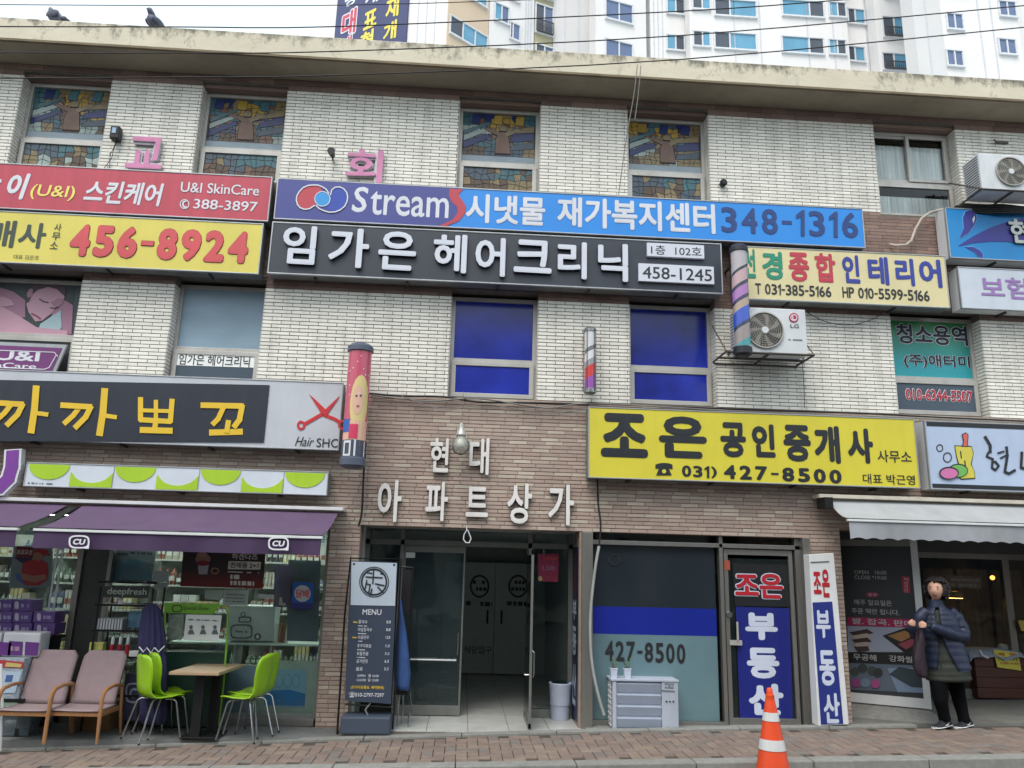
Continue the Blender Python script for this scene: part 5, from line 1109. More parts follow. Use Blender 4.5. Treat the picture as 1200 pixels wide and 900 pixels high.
for i, (a, b, mt, t) in enumerate(((322, 326, M('bottle_white', (196, 204, 196), .4), 'white'), (327, 330, M('bottle_amber', (140, 110, 80), .4), 'first brown'), (331, 334, M('bottle_rust', (132, 84, 64), .4), 'second brown'), (335, 338, M('bottle_white', 0), 'pale'))):
    x0, z1 = at((a + b) / 2, 728 + (3 if i in (0, 3) else 0), 8.72); z0 = zc; rr_ = .018
    o = MB().lathe((x0, 8.76, z0), [(rr_, 0), (rr_, (z1 - z0) * .75), (rr_ * .5, (z1 - z0) * .88), (rr_ * .45, z1 - z0)], 10).build('bottle', mt, None, smooth='auto', loc=(x0, 8.76, z0)); tag(o, '%s tall bottle standing on the window counter under the blue disc sign' % t, 'bottle', 'bottles on the window counter')
r, pl, _ = boxthing('framed_picture', 'framed picture of pale trees over a blue field leaning behind the glass', 'picture', 299, 370, 774, 842, 8.66, .02, M('frame_pale', (156, 176, 166), .6))
shape(r, [(311, 784), (359, 785), (357, 829), (309, 828)], pm('picture_sky', (124, 168, 190)), pl, .003); shape(r, [(311, 813), (320, 809), (340, 808), (358, 813), (357, 827), (310, 826)], pm('picture_blue', (34, 118, 178)), pl, .0055)
for cx in (318, 327, 337, 347): ringpx(r, cx, 798, 4.6, 8, .7, pm('picture_line', (84, 132, 150)), pl, .004)
r, pl, _ = boxthing('display_board', 'plain pale blue board standing behind the table in the store window', 'board', 260, 298, 780, 838, 8.64, .02, M('pale_blue_board', (136, 160, 182), .6))
r, pl, _ = boxthing('cabinet', 'dark green cabinet behind the café table', 'cabinet', 188, 260, 764, 852, 8.38, .2, M('dark_green', (26, 58, 48), .5, var=.08))
# special zone stand
st = thing('display_stand', 'lime green framed stand with a banner reading Special Zone', 'display stand', (-2.6, 8.28, PZ)); Ys = 8.22; ps = FP(Ys)
lm = M('lime_metal', (112, 162, 50), .4); MB().prism(ps, [ps.px(*q) for q in [(192, 707), (259, 709), (250, 720), (194, 718)]], 0, .01).build('header', lm, st)
tube_px = lambda pts, Y, r, m, par, nm, n=8: MB().tube([(at(x, y, Y)[0], Y, at(x, y, Y)[1]) for x, y in pts], r, n).build(nm, m, par, smooth='auto')
tube_px([(194, 707), (256, 709), (264, 711), (267, 718), (266, 750), (262, 800), (256, 850)], Ys, .010, lm, st, 'frame'); tube_px([(194, 707), (192, 760), (190, 850)], Ys, .010, lm, st, 'frame')
T(st, 'Special Zone', (215, 245, 710.5, 716), pm('zone_green', (44, 78, 36)), ps, d=.013, bold=.01); ringpx(st, 208, 713, 6, 4.4, 1.2, pm('zone_green', 0), ps, .012, p=.7)
p, pl = poster('white notice with small figures hung on the lime green stand', [(218, 720), (260, 721), (256, 752), (215, 750)], m_paper, Y=8.2)
greek(p, 221, 256, 726, 1.4, m_grey, pl); 
for cx in (224, 238, 252): shape(p, epx(cx, 735, 2, 2.4), m_grey, pl); shape(p, [(cx - 4, 743), (cx - 2, 738), (cx + 2, 738), (cx + 4, 743)], m_grey, pl)
p, pl = poster('small photo notice hung on the lime green stand, left of the white one', [(198, 720), (216, 720), (213, 750), (196, 749)], M('photo_notice', (112, 124, 112), .6, var=.3, scale=25), Y=8.21)
# ---- wire rack with goods
rk = thing('wire_rack', 'black wire shelf rack of goods beside the store door', 'rack', (-3.6, 8.3, PZ)); YR = 8.18; YRb = 8.48
xa, xb = X(108, 760, YR), X(171, 760, YR)
g = MB()
for x in (xa, xb):
    for y in (YR, YRb): g.tube([(x, y, PZ), (x, y, Zs(140, 688, YR))], .011, 6)
g.build('post', m_blackm, rk)
zs = [Zs(140, 682, YR), Zs(140, 709, YR), Zs(140, 739, YR), Zs(140, 770, YR), Zs(140, 815, YR)]
for z in zs:
    g = MB(); rectbars(g, xa - .03, xb + .03, z - .012, z + .008, .012, YR - .01, YR + .004)
    for k in range(9): x = xa + (xb - xa) * k / 8; g.tube([(x, YR, z), (x, YRb, z)], .004, 4)
    g.tube([(xa, YRb, z), (xb, YRb, z)], .008, 5); g.tube([(xa, YR, z), (xa, YRb, z)], .008, 5); g.tube([(xb, YR, z), (xb, YRb, z)], .008, 5); g.build('shelf', m_blackm, rk)
g = MB()
for k in range(14): x = xa + (xb - xa) * k / 13; g.tube([(x, YRb, .1), (x, YRb, zs[1])], .0025, 3)
for k in range(22): z = .1 + (zs[1] - .1) * k / 21; g.tube([(xa, YRb, z), (xb, YRb, z)], .0025, 3)
tag(g.build('wire_mesh', m_alud, rk), kind='stuff')
p, pl = poster('dark green panel with pale lettering across the top of the wire rack', [(122, 687), (176, 688), (173, 701), (119, 700)], pm('olive_black', (40, 52, 44)), Y=8.15, cat='sign', name='rack_sign', group=None)
T(p, 'deepfresh', (126, 172, 689, 699), pm('rack_letter', (168, 178, 168)), pl, bold=.01)
def bottle(label, px, yt, yb, Y, r, mat, capm, group, cap=.3):
    x0, z0 = at(px, yb, Y); z1 = at(px, yt, Y)[1]; h = z1 - z0
    o = thing('bottle', label, 'bottle', (x0, Y, z0), group); MB().lathe((x0, Y, z0), [(r, 0), (r, h * .55), (r * .5, h * (1 - cap)), (r * .45, h * (1 - cap) + .01)], 12).build('body', mat, o, smooth='auto')
    MB().lathe((x0, Y, z0), [(r * .8, h * (1 - cap)), (r * .75, h * .92), (r * .3, h)], 12).build('cap', capm, o, smooth='auto')
mr, mwcap = M('bottle_red', (160, 34, 48), .3), M('spray_cap', (176, 180, 184), .4)
for i, px in enumerate((130, 139, 148)): bottle('red spray bottle with white trigger on the wire rack, %s of three' % ('left', 'middle', 'right')[i], px, 745, 769, 8.22, .022, mr, mwcap, 'red spray bottles on the wire rack', .42)
bottle('small white bottle with a dark red cap on the upper shelf of the wire rack', 141, 690, 708, 8.22, .022, m_wp, M('cap_wine', (90, 30, 36), .4), None)
r, pl, bb = boxthing('basket', 'white slatted plastic basket on the wire rack', 'basket', 114, 144, 725, 738, 8.2, .16, M('basket_grey', (112, 116, 120), .6))
g = MB()
for k in range(9): x = bb[0] + (bb[1] - bb[0]) * (k + .2) / 9; g.box(x, x + .014, 8.19, 8.2, bb[2], bb[3])
g.build('slats', M('basket_white', (182, 186, 190), .5), r)
boxthing('carton', 'yellow and blue packet on the wire rack', 'box', 104, 120, 753, 768, 8.2, .08, M('packet_yellow', (168, 168, 90), .6, var=.3, scale=20)); boxthing('carton', 'blue packet behind the basket on the wire rack', 'box', 150, 166, 716, 736, 8.3, .08, M('packet_blue', (90, 126, 150), .6, var=.3, scale=18))
boxthing('carton', 'low white packet beside the red spray bottles', 'box', 151, 162, 763, 770, 8.2, .08, m_paper)
# folded parasol
u = thing('folded_parasol', 'folded navy parasol tied with a white zigzag cord', 'parasol', (-3.1, 8.15, PZ)); YU = 8.06
def ribs(cx, cy, z, r, n=48, amp=.22, k=11, ph=0): return [(cx + r * (1 + amp * math.sin(k * 2 * PI * i / n + ph)) * math.cos(2 * PI * i / n), cy + .7 * r * (1 + amp * math.sin(k * 2 * PI * i / n + ph)) * math.sin(2 * PI * i / n), z) for i in range(n)]
rg = []
for px, py, w in ((178, 708, 5), (178, 714, 9), (178, 730, 12), (178, 745, 14), (178, 757, 15), (178, 762, 13), (178, 770, 15), (179, 800, 15), (180, 835, 14), (180, 848, 12)):
    x, z = at(px, py, YU); rg.append(ribs(x, YU, z, w * YU / F * .86, ph=py * .02))
MB().loft(rg).build('canopy', M('navy_canvas', (44, 42, 82), .8, var=.12, scale=9), u, smooth=True)
tube_px([(163, 758), (168, 764), (172, 759), (177, 765), (181, 759), (186, 764), (193, 757)], YU - .115, .006, m_wp, u, 'cord'); tube_px([(177, 708), (177, 700)], YU, .01, m_alud, u, 'pole_tip')
boxthing('carton', 'brown cardboard carton behind the right wooden armchair', 'box', 90, 128, 826, 862, 8.2, .3, M('cardboard', (120, 92, 62), .9, var=.1))
o, pl, _ = boxthing('logo_bag', 'navy bag with a pale rounded logo beside the folded parasol', 'bag', 144, 178, 790, 845, 8.18, .12, M('navy_bag', (40, 42, 64), .8, var=.2)); ringpx(o, 157, 812, 10, 12, 2.2, M('bag_print', (120, 130, 150), .6), pl, .004, p=.6); T(o, 'C', (152, 160, 806, 818), M('bag_print', 0), pl, bold=.05)
# purple cartons, tissue packs, bin at the left edge
for r_ in range(3):
    for c_ in range(3):
        x = (-6, 16, 43)[c_]; w_ = 22
        if r_ == 2 and c_ == 2: continue
        y = 703 + 13.5 * (2 - r_) - (c_ == 0) * 0
        yy = 744 - 13.8 * (r_ + 1); lb = 'purple carton with white print, %s row, %s column of the stack by the store door' % (('bottom', 'middle', 'top')[r_], ('left', 'middle', 'right')[c_])
        o, pl, _ = boxthing('carton', lb, 'box', (-8, 15, 39)[c_], (14, 37, 64)[c_], yy, yy + 13.4, 8.36, .22, M('carton_purple', (92, 66, 128), .6, var=.08), 'purple cartons stacked by the store door'); cx = (-1, 20, 46)[c_]
        shape(o, epx(cx, yy + 6.5, 2.4, 4.4, p=.7), pm('carton_pale', (178, 168, 190)), pl, .004); greek(o, cx + 5, cx + 14, yy + 7, 4, pm('carton_lilac', (150, 136, 176)), pl)
tb = thing('display_table', 'dark display table under the purple cartons by the store door', 'table', (-5, 8.4, PZ)); zt_ = Zs(40, 744.5, 8.36)
MB().box(-7.0, X(66, 745, 8.36), 8.30, 8.56, zt_ - .03, zt_ - .002).build('table_top', m_blackm, tb)
for x in (-5.9, X(62, 745, 8.36)): MB().box(x - .02, x + .02, 8.32, 8.5, PZ, zt_ - .03).build('leg', m_blackm, tb)
for i, (x0, x1, y0, y1, Y) in enumerate(((2, 46, 741, 770, 8.02), (-30, 0, 741, 770, 8.02))):
    o, pl, bb = boxthing('tissue_pack', 'white wrapped tissue pack with purple print %s' % ('on top of the flyer rack' if i == 0 else 'cut by the left edge'), 'pack', x0, x1, y0, y1, Y, .2, M('tissue_white', (188, 190, 196), .4, var=.06), 'wrapped tissue packs', bev=.02)
    vp = pm('tissue_purple', (98, 50, 122)); shape(o, [(x0 + 9, 751), (x0 + 25, 752), (x0 + 24, 768), (x0 + 7, 768)], vp, pl, .003); shape(o, [(x0 + 28, 752), (x0 + 44, 753), (x0 + 42, 768), (x0 + 27, 768)], vp, pl, .003); greek(o, x0 + 11, x0 + 22, 760, 5, pm('tissue_print', (160, 130, 150)), pl, d=.006)
fr_ = thing('flyer_rack', 'stacked flyers and newspapers on a stand at the left edge', 'magazine stand', (-4.6, 7.95, PZ)); m_news = M('newspaper', (150, 160, 170), .8, var=.3, scale=22, stretch=(1, 1, 3)); yf_ = 7.92
x1_ = at(26, 790, yf_)[0]; x0_ = x1_ - 1.0
MB().box(x0_, x1_, yf_, yf_ + .25, PZ + .32, Zs(10, 771, yf_) - .004).build('paper_stack', m_news, fr_); MB().box(x0_ - .01, x1_ + .06, yf_ - .03, yf_ + .27, PZ + .29, PZ + .32).build('shelf', m_blackm, fr_)
for x in (x0_, x1_ + .03): MB().box(x - .015, x + .015, yf_, yf_ + .2, PZ, PZ + .29).build('leg', m_blackm, fr_)
pl = FP(yf_ - .002); shape(fr_, [(0, 773), (28, 776), (27, 783), (-10, 781)], pm('flyer_red', (170, 60, 70)), pl, .003); shape(fr_, [(8, 776), (26, 778), (25, 782), (6, 781)], pm('flyer_gold', (196, 176, 110)), pl, .0055); shape(fr_, [(-8, 786), (26, 787), (18, 812), (-10, 812)], pm('flyer_ice', (170, 188, 206)), pl, .003); shape(fr_, [(8, 791), (16, 791), (14, 799), (6, 799)], pm('flyer_blue', (70, 96, 150)), pl, .0055)
bn = thing('plastic_bin', 'clear plastic bin of rubbish under the left wooden armchair', 'bin', (-4.2, 7.95, PZ)); yb_ = 7.9
(xa_, z1_), (xb_, _) = at(-4, 836, yb_), at(38, 836, yb_); z0_ = PZ
def tub(xa, xb, y0, y1, z0, z1, t): return [[(xa + t, y0 + t, z0), (xb - t, y0 + t, z0), (xb - t, y1 - t, z0), (xa + t, y1 - t, z0)], [(xa, y0, z1), (xb, y0, z1), (xb, y1, z1), (xa, y1, z1)]]
MB().loft(tub(xa_, xb_, yb_, yb_ + .22, z0_, z1_, .03), cap=False).build('tub', GLASS('cloudy_plastic', (200, 210, 214), 1.45, .2, .45, (120, 136, 144)), bn); g = MB(); rectbars(g, xa_ - .01, xb_ + .01, z1_ - .01, z1_ + .004, .012, yb_ - .01, yb_ + .0); g.box(xa_ - .01, xa_, yb_, yb_ + .22, z1_ - .01, z1_); g.box(xb_, xb_ + .01, yb_, yb_ + .22, z1_ - .01, z1_); g.build('rim', M('bin_rim', (120, 134, 140), .4), bn)
rr = random.Random(2)
for k in range(9): x = rr.uniform(xa_ + .07, xb_ - .07); MB().ell((x, rr.uniform(yb_ + .06, yb_ + .16), z0_ + .05 + .02 * (k % 3)), (.045, .035, .035), 8, 5, fn=lambda p: p * rr.uniform(.8, 1.1)).build('rubbish', [M('rub_red', (170, 70, 76), .6), M('rub_teal', (80, 150, 140), .6), M('rub_white', (190, 190, 186), .6)][k % 3], bn)
bp_ = tube_px([(1, 778), (3, 830), (0, 880)], 7.72, .012, m_wp, None, 'stand_pole') ; tag(bp_, 'thin white stand pole at the far left edge', 'pole')

# ---- wooden armchairs
m_wood = M('beech_wood', (152, 108, 70), .45, var=.12, scale=6, stretch=(10, 10, 1), coat=.2); m_fab = M('mauve_upholstery', (142, 124, 128), .9, var=.05, scale=14, bump=.25, bscale=300)
def armchair():
    t = thing('armchair', 'x', 'chair', (0, 0, 0), 'wooden armchairs outside the store'); w = .255
    for s_ in (-1, 1):
        g = MB(); g.tube([(s_ * w, -.20, 0), (s_ * (w - .004), -.20, .2), (s_ * (w - .01), -.19, .40), (s_ * (w - .01), -.175, .455), (s_ * (w - .01), -.13, .485), (s_ * (w - .012), .0, .50), (s_ * (w - .012), .14, .495), (s_ * (w - .012), .22, .47)], [.014, .018, .02, .021, .02, .018, .017, .014], 8)
        o = g.build('arm_leg', m_wood, None, smooth='auto'); o.parent = t
        g = MB(); g.tube([(s_ * (w - .012), .30, 0), (s_ * (w - .012), .235, .25), (s_ * (w - .012), .21, .47)], [.013, .018, .016], 8); o = g.build('rear_leg', m_wood, None, smooth='auto'); o.parent = t
        g = MB(); g.box(s_ * (w - .03) - .010, s_ * (w - .03) + .010, -.19, .24, .235, .28); o = g.build('side_rail', m_wood, None, bevel=.004); o.parent = t
    g = MB(); g.box(-w + .02, w - .02, -.20, -.17, .245, .285); o = g.build('front_rail', m_wood, None, bevel=.004); o.parent = t
    g = MB(); rg = []
    for k in range(9):
        y = -.215 + .4 * k / 8; dip = .012 * math.sin(PI * k / 8); n = 9; top = [(x_, y, .315 - dip - .010 * math.cos(PI * x_ / .5) - (.012 if k in (0, 8) else 0)) for x_ in [-.225 + .45 * i / (n - 1) for i in range(n)]]; bot = [(x_, y, .285 + (.008 if k in (0, 8) else 0)) for x_ in [.225 - .45 * i / (n - 1) for i in range(n)]]; rg.append(top + bot)
    o = MB().loft(rg).build('seat', m_fab, None, smooth=True); o.parent = t
    rg = []
    for k in range(11):
        v = k / 10; z = .30 + .50 * v; y = .14 + .13 * v + .03 * v * v; hw = .218 * (1 - .0 * v) if v < .86 else .218 - .05 * ((v - .86) / .14) ** 2; n = 9
        rg.append([(hw * (-1 + 2 * i / (n - 1)), y - .018 + .012 * math.cos(PI * (i / (n - 1) - .5)), z) for i in range(n)] + [(hw * (1 - 2 * i / (n - 1)), y + .022, z) for i in range(n)])
    o = MB().loft(rg).build('backrest', m_fab, None, smooth=True); o.parent = t
    return t
c1 = armchair(); x, y = gpt(78, 872, PZ); c1['label'] = 'wooden armchair with mauve seat, right one of the pair, beside the wire rack'; place(c1, x + .03, y + .20, PZ, -.05); c1.scale = (.92,) * 3
c2 = copy_tree(c1); x, y = gpt(14, 872, PZ); c2['label'] = 'wooden armchair with mauve seat, left one of the pair, cut by the flyer rack'; place(c2, x + .04, y + .20, PZ, -.03); c2.scale = (.92,) * 3
# ---- lime shell chairs
m_lime = M('lime_plastic', (142, 188, 22), .32, var=.03, coat=.3); m_chr = M('chrome_leg', (170, 172, 174), .2, .9, var=.04)
def shell_chair():
    t = thing('shell_chair', 'x', 'chair', (0, 0, 0), 'lime green chairs at the café table'); rg = []
    prof = [(.205, .385), (.20, .395), (.15, .405), (.05, .393), (-.06, .390), (-.12, .405), (-.155, .45), (-.165, .52), (-.17, .60), (-.18, .68), (-.195, .76), (-.205, .79), (-.208, .80)]
    hw = [.13, .165, .185, .19, .18, .165, .15, .155, .17, .172, .15, .11, .05]; n = 9
    for (x_, z_), h in zip(prof, hw):
        nx, nz = (0, 1) if x_ > -.1 else ((1, .3)); f = []
        for i in range(n):
            a = -1 + 2 * i / (n - 1); c_ = .022 * a * a; f.append((x_ + nx * (c_), h * a, z_ + nz * c_ * .9))
        b_ = [(p[0] - nx * .012, p[1], p[2] - .012 * nz) for p in f[::-1]]; rg.append(f + b_)
    o = MB().loft(rg).build('seat_shell', m_lime, None, smooth=True); o.parent = t
    for sx, sy in ((1, 1), (1, -1), (-1, 1), (-1, -1)):
        g = MB(); bx_ = .19 if sx > 0 else -.22; g.tube([(sx * .05, sy * .08, .375), (sx * .10, sy * .13, .372), (sx * .125, sy * .15, .35), (bx_, sy * .19, 0)], .0095, 8); o = g.build('leg', m_chr, None, smooth='auto'); o.parent = t
        g = MB(); g.lathe((bx_, sy * .19, 0), [(.012, 0), (.012, .015)], 8); o = g.build('foot_cap', m_black, None); o.parent = t
    return t
ch = shell_chair(); spots = [(176, 867, 46, 'nearer of the two left of the café table'), (187, 861.5, 44, 'farther of the two left of the café table, mostly hidden'), (283, 867, 166, 'nearer of the two right of the café table'), (291, 861, 160, 'farther of the two right of the café table, half hidden')]
for i, (px, py, a, lb) in enumerate(spots):
    c = ch if i == 0 else copy_tree(ch); x, y = gpt(px, py, PZ); c['label'] = 'lime green shell chair, ' + lb; place(c, x, y + .05, PZ, math.radians(a)); c.scale = (.93,) * 3
tb = thing('cafe_table', 'small square light wood café table on two black columns', 'table', (-2.5, 8.1, PZ)); ztb = .62
ztb = .55; xa_, ya_ = gpt(195, 788, ztb); xb_, yb2 = gpt(259, 787, ztb); ya_ = (ya_ + yb2) / 2
MB().hexa([(xa_, ya_, ztb - .03), (xb_, ya_, ztb - .03), (xb_ + .06, ya_ + .66, ztb - .03), (xa_ + .06, ya_ + .66, ztb - .03), (xa_, ya_, ztb), (xb_, ya_, ztb), (xb_ + .06, ya_ + .66, ztb), (xa_ + .06, ya_ + .66, ztb)]).build('table_top', M('pale_wood', (170, 146, 118), .45, var=.08, scale=4, stretch=(2, 14, 1)), tb, bevel=.006)
for dx, dy in ((.25, .16), (.33, .40)): MB().box(xa_ + dx - .045, xa_ + dx + .045, ya_ + dy - .03, ya_ + dy + .03, PZ + .015, ztb - .03).build('column', m_blackm, tb, bevel=.006)
MB().box(xa_ + .12, xa_ + .46, ya_ + .12, ya_ + .46, PZ, PZ + .018).build('base_plate', m_blackm, tb, bevel=.005)

# ---- entrance
EY = 9.05
xe0, xe1 = -1.10, 1.24
g = MB(); g.box(xe0 - .16, xe0 - .002, FY + .26, 13, -.02, 2.0); g.box(xe1 + .05, xe1 + .11, FY + .26, 13, -.02, 2.0); g.box(xe0, xe1 + .05, FY + .27, 13, 1.96, 2.0); g.build('hall_wall', M('hall_grey', (196, 202, 198), .7, var=.08), B)
MB().box(xe0, xe1, 12.6, 12.66, -.02, 1.96).build('hall_back', M('hall_dark', (170, 178, 172), .7, var=.1), B)
E = lambda px, py=720, Y=EY: at(px, py, Y)[0]
zt2 = at(560, 641, EY)[1]
m_ag = M('aged_steel', (128, 130, 126), .4, .5, var=.1, dirt=.2)
fx = [xe0, E(468), E(620), E(640) + .3]
framebars('entrance_frame', [(xe0, xe1, zt2, zt2 + .06), (xe0, xe0 + .05, -.02, 1.95), (E(465), E(465) + .045, -.02, 1.95), (E(619) - .02, E(619) + .03, -.02, 1.95), (xe1 - .05, xe1, -.02, 1.95), (E(619) + .03, xe1 - .05, -.02, .07)], m_ag, y0=EY - .03, y1=EY + .03)
for a, b, c_, d in ((xe0 + .05, E(465), -.02, zt2), (E(619) + .03, xe1 - .05, .07, zt2), (xe0 + .05, E(465), zt2 + .06, 1.95), (E(465) + .045, E(619) - .02, zt2 + .06, 1.95), (E(619) + .03, xe1 - .05, zt2 + .06, 1.95)): MB().box(a, b, EY - .004, EY + .004, c_, d).build('pane', m_glassd, B)
# closed left leaf
xl0, xl1 = E(465) + .047, E(543)
dr = MB().box(xl0 + .02, xl1 - .02, EY - .004, EY + .004, .08, zt2 - .06).build('door', GLASS('door_leaf_glass', (190, 204, 204), 1.5, .02, .10, (120, 140, 146)), B)
g = MB(); rectbars(g, xl0, xl1, -.01, zt2 - .004, .02, EY - .02, EY + .02, wb=.10, wt=.07); g.build('door_frame', m_ag, dr, bevel=.003)
MB().tube([(xl0 + .06, EY - .05, .56), (xl1 - .06, EY - .05, .56)], .011, 8).build('push_bar', m_chr, dr)
MB().tube([(xl1 - .05, EY - .05, .62), (xl1 - .05, EY - .06, .85)], .010, 8).build('handle', m_chr, dr)
MB().box(xl0 + .02, xl0 + .12, EY - .03, EY, zt2 - .14, zt2 - .08).build('door_label', m_paper, dr)
# open right leaf swung towards the street
xo = E(619) - .03
dr = MB().hexa([(xo, 8.35, .02), (xo + .012, 8.35, .02), (xo + .012, EY - .03, .02), (xo, EY - .03, .02), (xo, 8.35, zt2 - .08), (xo + .012, 8.35, zt2 - .08), (xo + .012, EY - .03, zt2 - .08), (xo, EY - .03, zt2 - .08)]).build('door', m_glassd, B)
g = MB(); g.box(xo - .006, xo + .02, 8.33, 8.36, .0, zt2 - .02); g.box(xo - .006, xo + .02, 8.33, EY - .03, -.005, .05); g.box(xo - .006, xo + .02, 8.33, EY - .03, zt2 - .08, zt2 - .02); g.build('door_frame', m_ag, dr, bevel=.002)
g = MB(); g.tube([(xo - .0, 8.40, .50), (xo - .05, 8.40, .50), (xo - .05, 8.40, .52)], .009, 6); g.tube([(xo + .03, 8.38, .48), (xo + .04, 8.38, .5), (xo + .04, 8.38, .72), (xo + .02, 8.38, .74)], .010, 6); g.build('handle', m_chr, dr)
# inner double door at the end of the hall
IY = 12.4; pi_ = FP(IY - .03); xi0, xi1 = at(470, 700, IY)[0], at(640, 700, IY)[0]; xc_ = at(580, 700, IY)[0]; zi = at(560, 650, IY)[1]
idr = M('inner_door', (206, 216, 210), .35, var=.06)
for a, b in ((xc_ - .78, xc_ - .006), (xc_ + .006, xc_ + .78)):
    d_ = MB().box(a, b, IY, IY + .04, .0, 1.62).build('door', idr, B); x = (b - .1) if a < xc_ - .1 else (a + .1)
    g = MB(); g.tube([(x, IY - .05, .72), (x, IY - .05, .92)], .014, 6); g.build('handle', m_black, d_)
MB().box(xe0, xc_ - .79, IY, IY + .04, 0, 1.62).build('side_panel', M('side_panel', (160, 168, 162), .5), B)
mk = M('door_lettering', (60, 68, 66), .5); DP = FP(IY - .006)
for cx in (562, 607):
    ringpx(B, cx, 687, 11.5, 13.5, 2.2, mk, DP, .003, name='door_print'); greek(B, cx - 8, cx + 8, 682, 4, mk, DP, name='door_print'); greek(B, cx - 8, cx + 8, 690, 4, mk, DP, name='door_print')
greek(B, 546, 577, 707, 5, mk, DP, name='door_print'); greek(B, 594, 618, 707, 5, mk, DP, name='door_print'); T(B, '식당입구', (544, 576, 757, 766), mk, DP, name='door_print')
p, pl = poster('pink red poster on the glass right of the entrance door', [(630, 649), (655, 649), (654, 682), (631, 681)], M('poster_pinkred', (160, 52, 84), .6, var=.2, scale=30), Y=EY - .015)
T(p, '5,500', (635, 650, 663, 669), pm('poster_lilac', (176, 130, 180)), pl, bold=.01); greek(p, 633, 652, 654, 3, pm('poster_redd', (196, 70, 80)), pl); shape(p, epx(633, 678, 2.5, 3), pm('poster_yellow', (206, 186, 120)), pl)
o = tube_px([(547, 617), (547, 621), (544, 626), (543, 632), (546, 636), (550, 636), (552, 631), (550, 626), (548, 621)], 8.46, .006, m_wp, None, 'cable_loop'); tag(o, 'white loop of cable hanging under the lintel over the entrance', 'cable')
# waste bin
x, y = gpt(656, 843, -.02); wbn = thing('waste_bin', 'white woven pattern waste bin standing right of the entrance door', 'bin', (x, y, -.02)); zt3 = at(656, 802, y)[1] + .02; hb = zt3 + .02
g = MB(); n = 40; rg = []
for k in range(26):
    v = k / 25; r = .098 + .022 * v; rg.append([(x + (r + (.0035 * math.sin(8 * w + 22 * v * (1 if int(w * 4) % 2 else -1)) if .12 < v < .82 else 0) + (.004 if v > .93 or abs(v - .87) < .02 else 0)) * math.cos(w), y + r * math.sin(w), -.02 + hb * v) for w in [2 * PI * i / n for i in range(n)]])
for k in range(4): v = 1 - k * .2; rg.append([(x + (.112) * math.cos(w), y + .112 * math.sin(w), -.02 + hb * v) for w in [2 * PI * i / n for i in range(n)]])
g.loft(rg, cap=False); g.lathe((x, y, 0), [(.1, -.015), (.1, -.01)], 20); g.build('bin_body', M('bin_white', (176, 184, 202), .5, var=.04), wbn, smooth=True)
# post and side lettering between entrance and office
MB().box(1.26, 1.375, 8.44, 8.56, -.035, 1.957).build('door_post', m_alu2, B, bevel=.006)
sg = thing('side_sign', 'navy vertical sign with white 부동산 lettering facing the entrance, behind the steel post', 'sign', (1.24, 8.8, 0)); psd = Plane(1.235, 9.02, -PI / 2)   # faces -X
MB().box(1.238, 1.262, 8.58, 9.02, .02, 1.80).build('board', pm('side_navy', (28, 34, 66)), sg)
for s_, z0, z1, b in (('부', 1.02, 1.24, .05), ('동', .66, .96, .05), ('산', .16, .58, .05)): T(sg, s_, (.06, .38, z0, z1), pm('side_white', (170, 184, 206)), psd, bold=b, uz=True)
for s_, z0, z1 in (('공', 1.62, 1.72), ('인', 1.50, 1.60), ('중', 1.38, 1.48), ('개', 1.28, 1.37)): T(sg, s_, (.2, .34, z0, z1), pm('side_red', (150, 70, 66)), psd, bold=.02, uz=True)
# ---- menu board
mn = thing('menu_board', 'tall dark menu board with a round emblem and white MENU list beside the entrance', 'menu board', (-1.0, 8.3, -.03)); YM = 8.2
th_ = math.radians(-4); x0m, z0m = at(406, 824, YM)
pM = Plane(x0m, YM, 0.0)
c4 = [(411, 657), (466, 659), (458, 825), (404, 821)]; P = [pM.px(*q) for q in c4]
MB().prism(pM, P, -.03, 0).build('panel', pm('menu_slate', (56, 66, 84)), mn); shape(mn, [(412, 658), (465, 660), (463, 710), (411, 709)], pm('menu_pale', (178, 190, 204)), pM, .003, name='emblem_panel')
ringpx(mn, 438.5, 682, 17.5, 18, 1.0, black, pM, .007); ringpx(mn, 438.5, 682, 15.5, 16, 2.0, black, pM, .007)
for p_ in ([(429, 676), (448, 677)], [(438, 668), (437, 684)], [(429, 684), (434, 685), (432, 695)], [(440, 684), (450, 686)], [(443, 688), (449, 694)], [(428, 690), (430, 680)], [(436, 690), (434, 697)], [(446, 672), (449, 673)], [(430, 671), (436, 672)]): stroke(mn, p_, 1.5, black, pM, .007)
T(mn, 'MENU', (425, 447, 714, 720.5), white, pM, bold=.01)
rows = [(729, 'OO', '8,8', '콩국수', 1), (738, '', '8,8', '비빔칼국수', 0), (747, '', '12,8', '사골만두', 1), (757, '', '11,8', '주꾸미볶음', 0), (766, '', '31,5', '모둠전골', 0), (775, '', '6,5', '공기만둣', 0), (784, '', '3,3', '음료', 0)]
for y, _, pr, t, gl_ in rows:
    x = 420 - (y - 729) * .05; T(mn, t, (x, x + 2.9 * len(t) + 2, y - 2.4, y + 2), white, pM, bold=.01); T(mn, pr, (x + 33, x + 38, y - 1.8, y + 2), white, pM, bold=.01)
    if y < 770: greek(mn, x, x + 10, y + 4.3, 1.1, white, pM)
    if gl_: greek(mn, x - 6, x - 1, y, 1.6, ye2, pM, dens=1)
T(mn, 'OPEN   월 10:00', (419, 444, 790, 793.5), white, pM, bold=.01); T(mn, 'CLOSE  일 12:00', (418, 443.5, 795, 798.5), white, pM, bold=.01)
T(mn, '(프리미엄룸포, 예약환영)', (411, 450, 803.5, 808), ye2, pM, bold=.02); T(mn, '☎010-2797-7297', (409, 450, 811, 817.5), white, pM, bold=.012)
g = MB(); tt = lambda pts, Y=YM + .04: g.tube([(at(a, b, Y)[0], Y, at(a, b, Y)[1]) for a, b in pts], .010, 6)
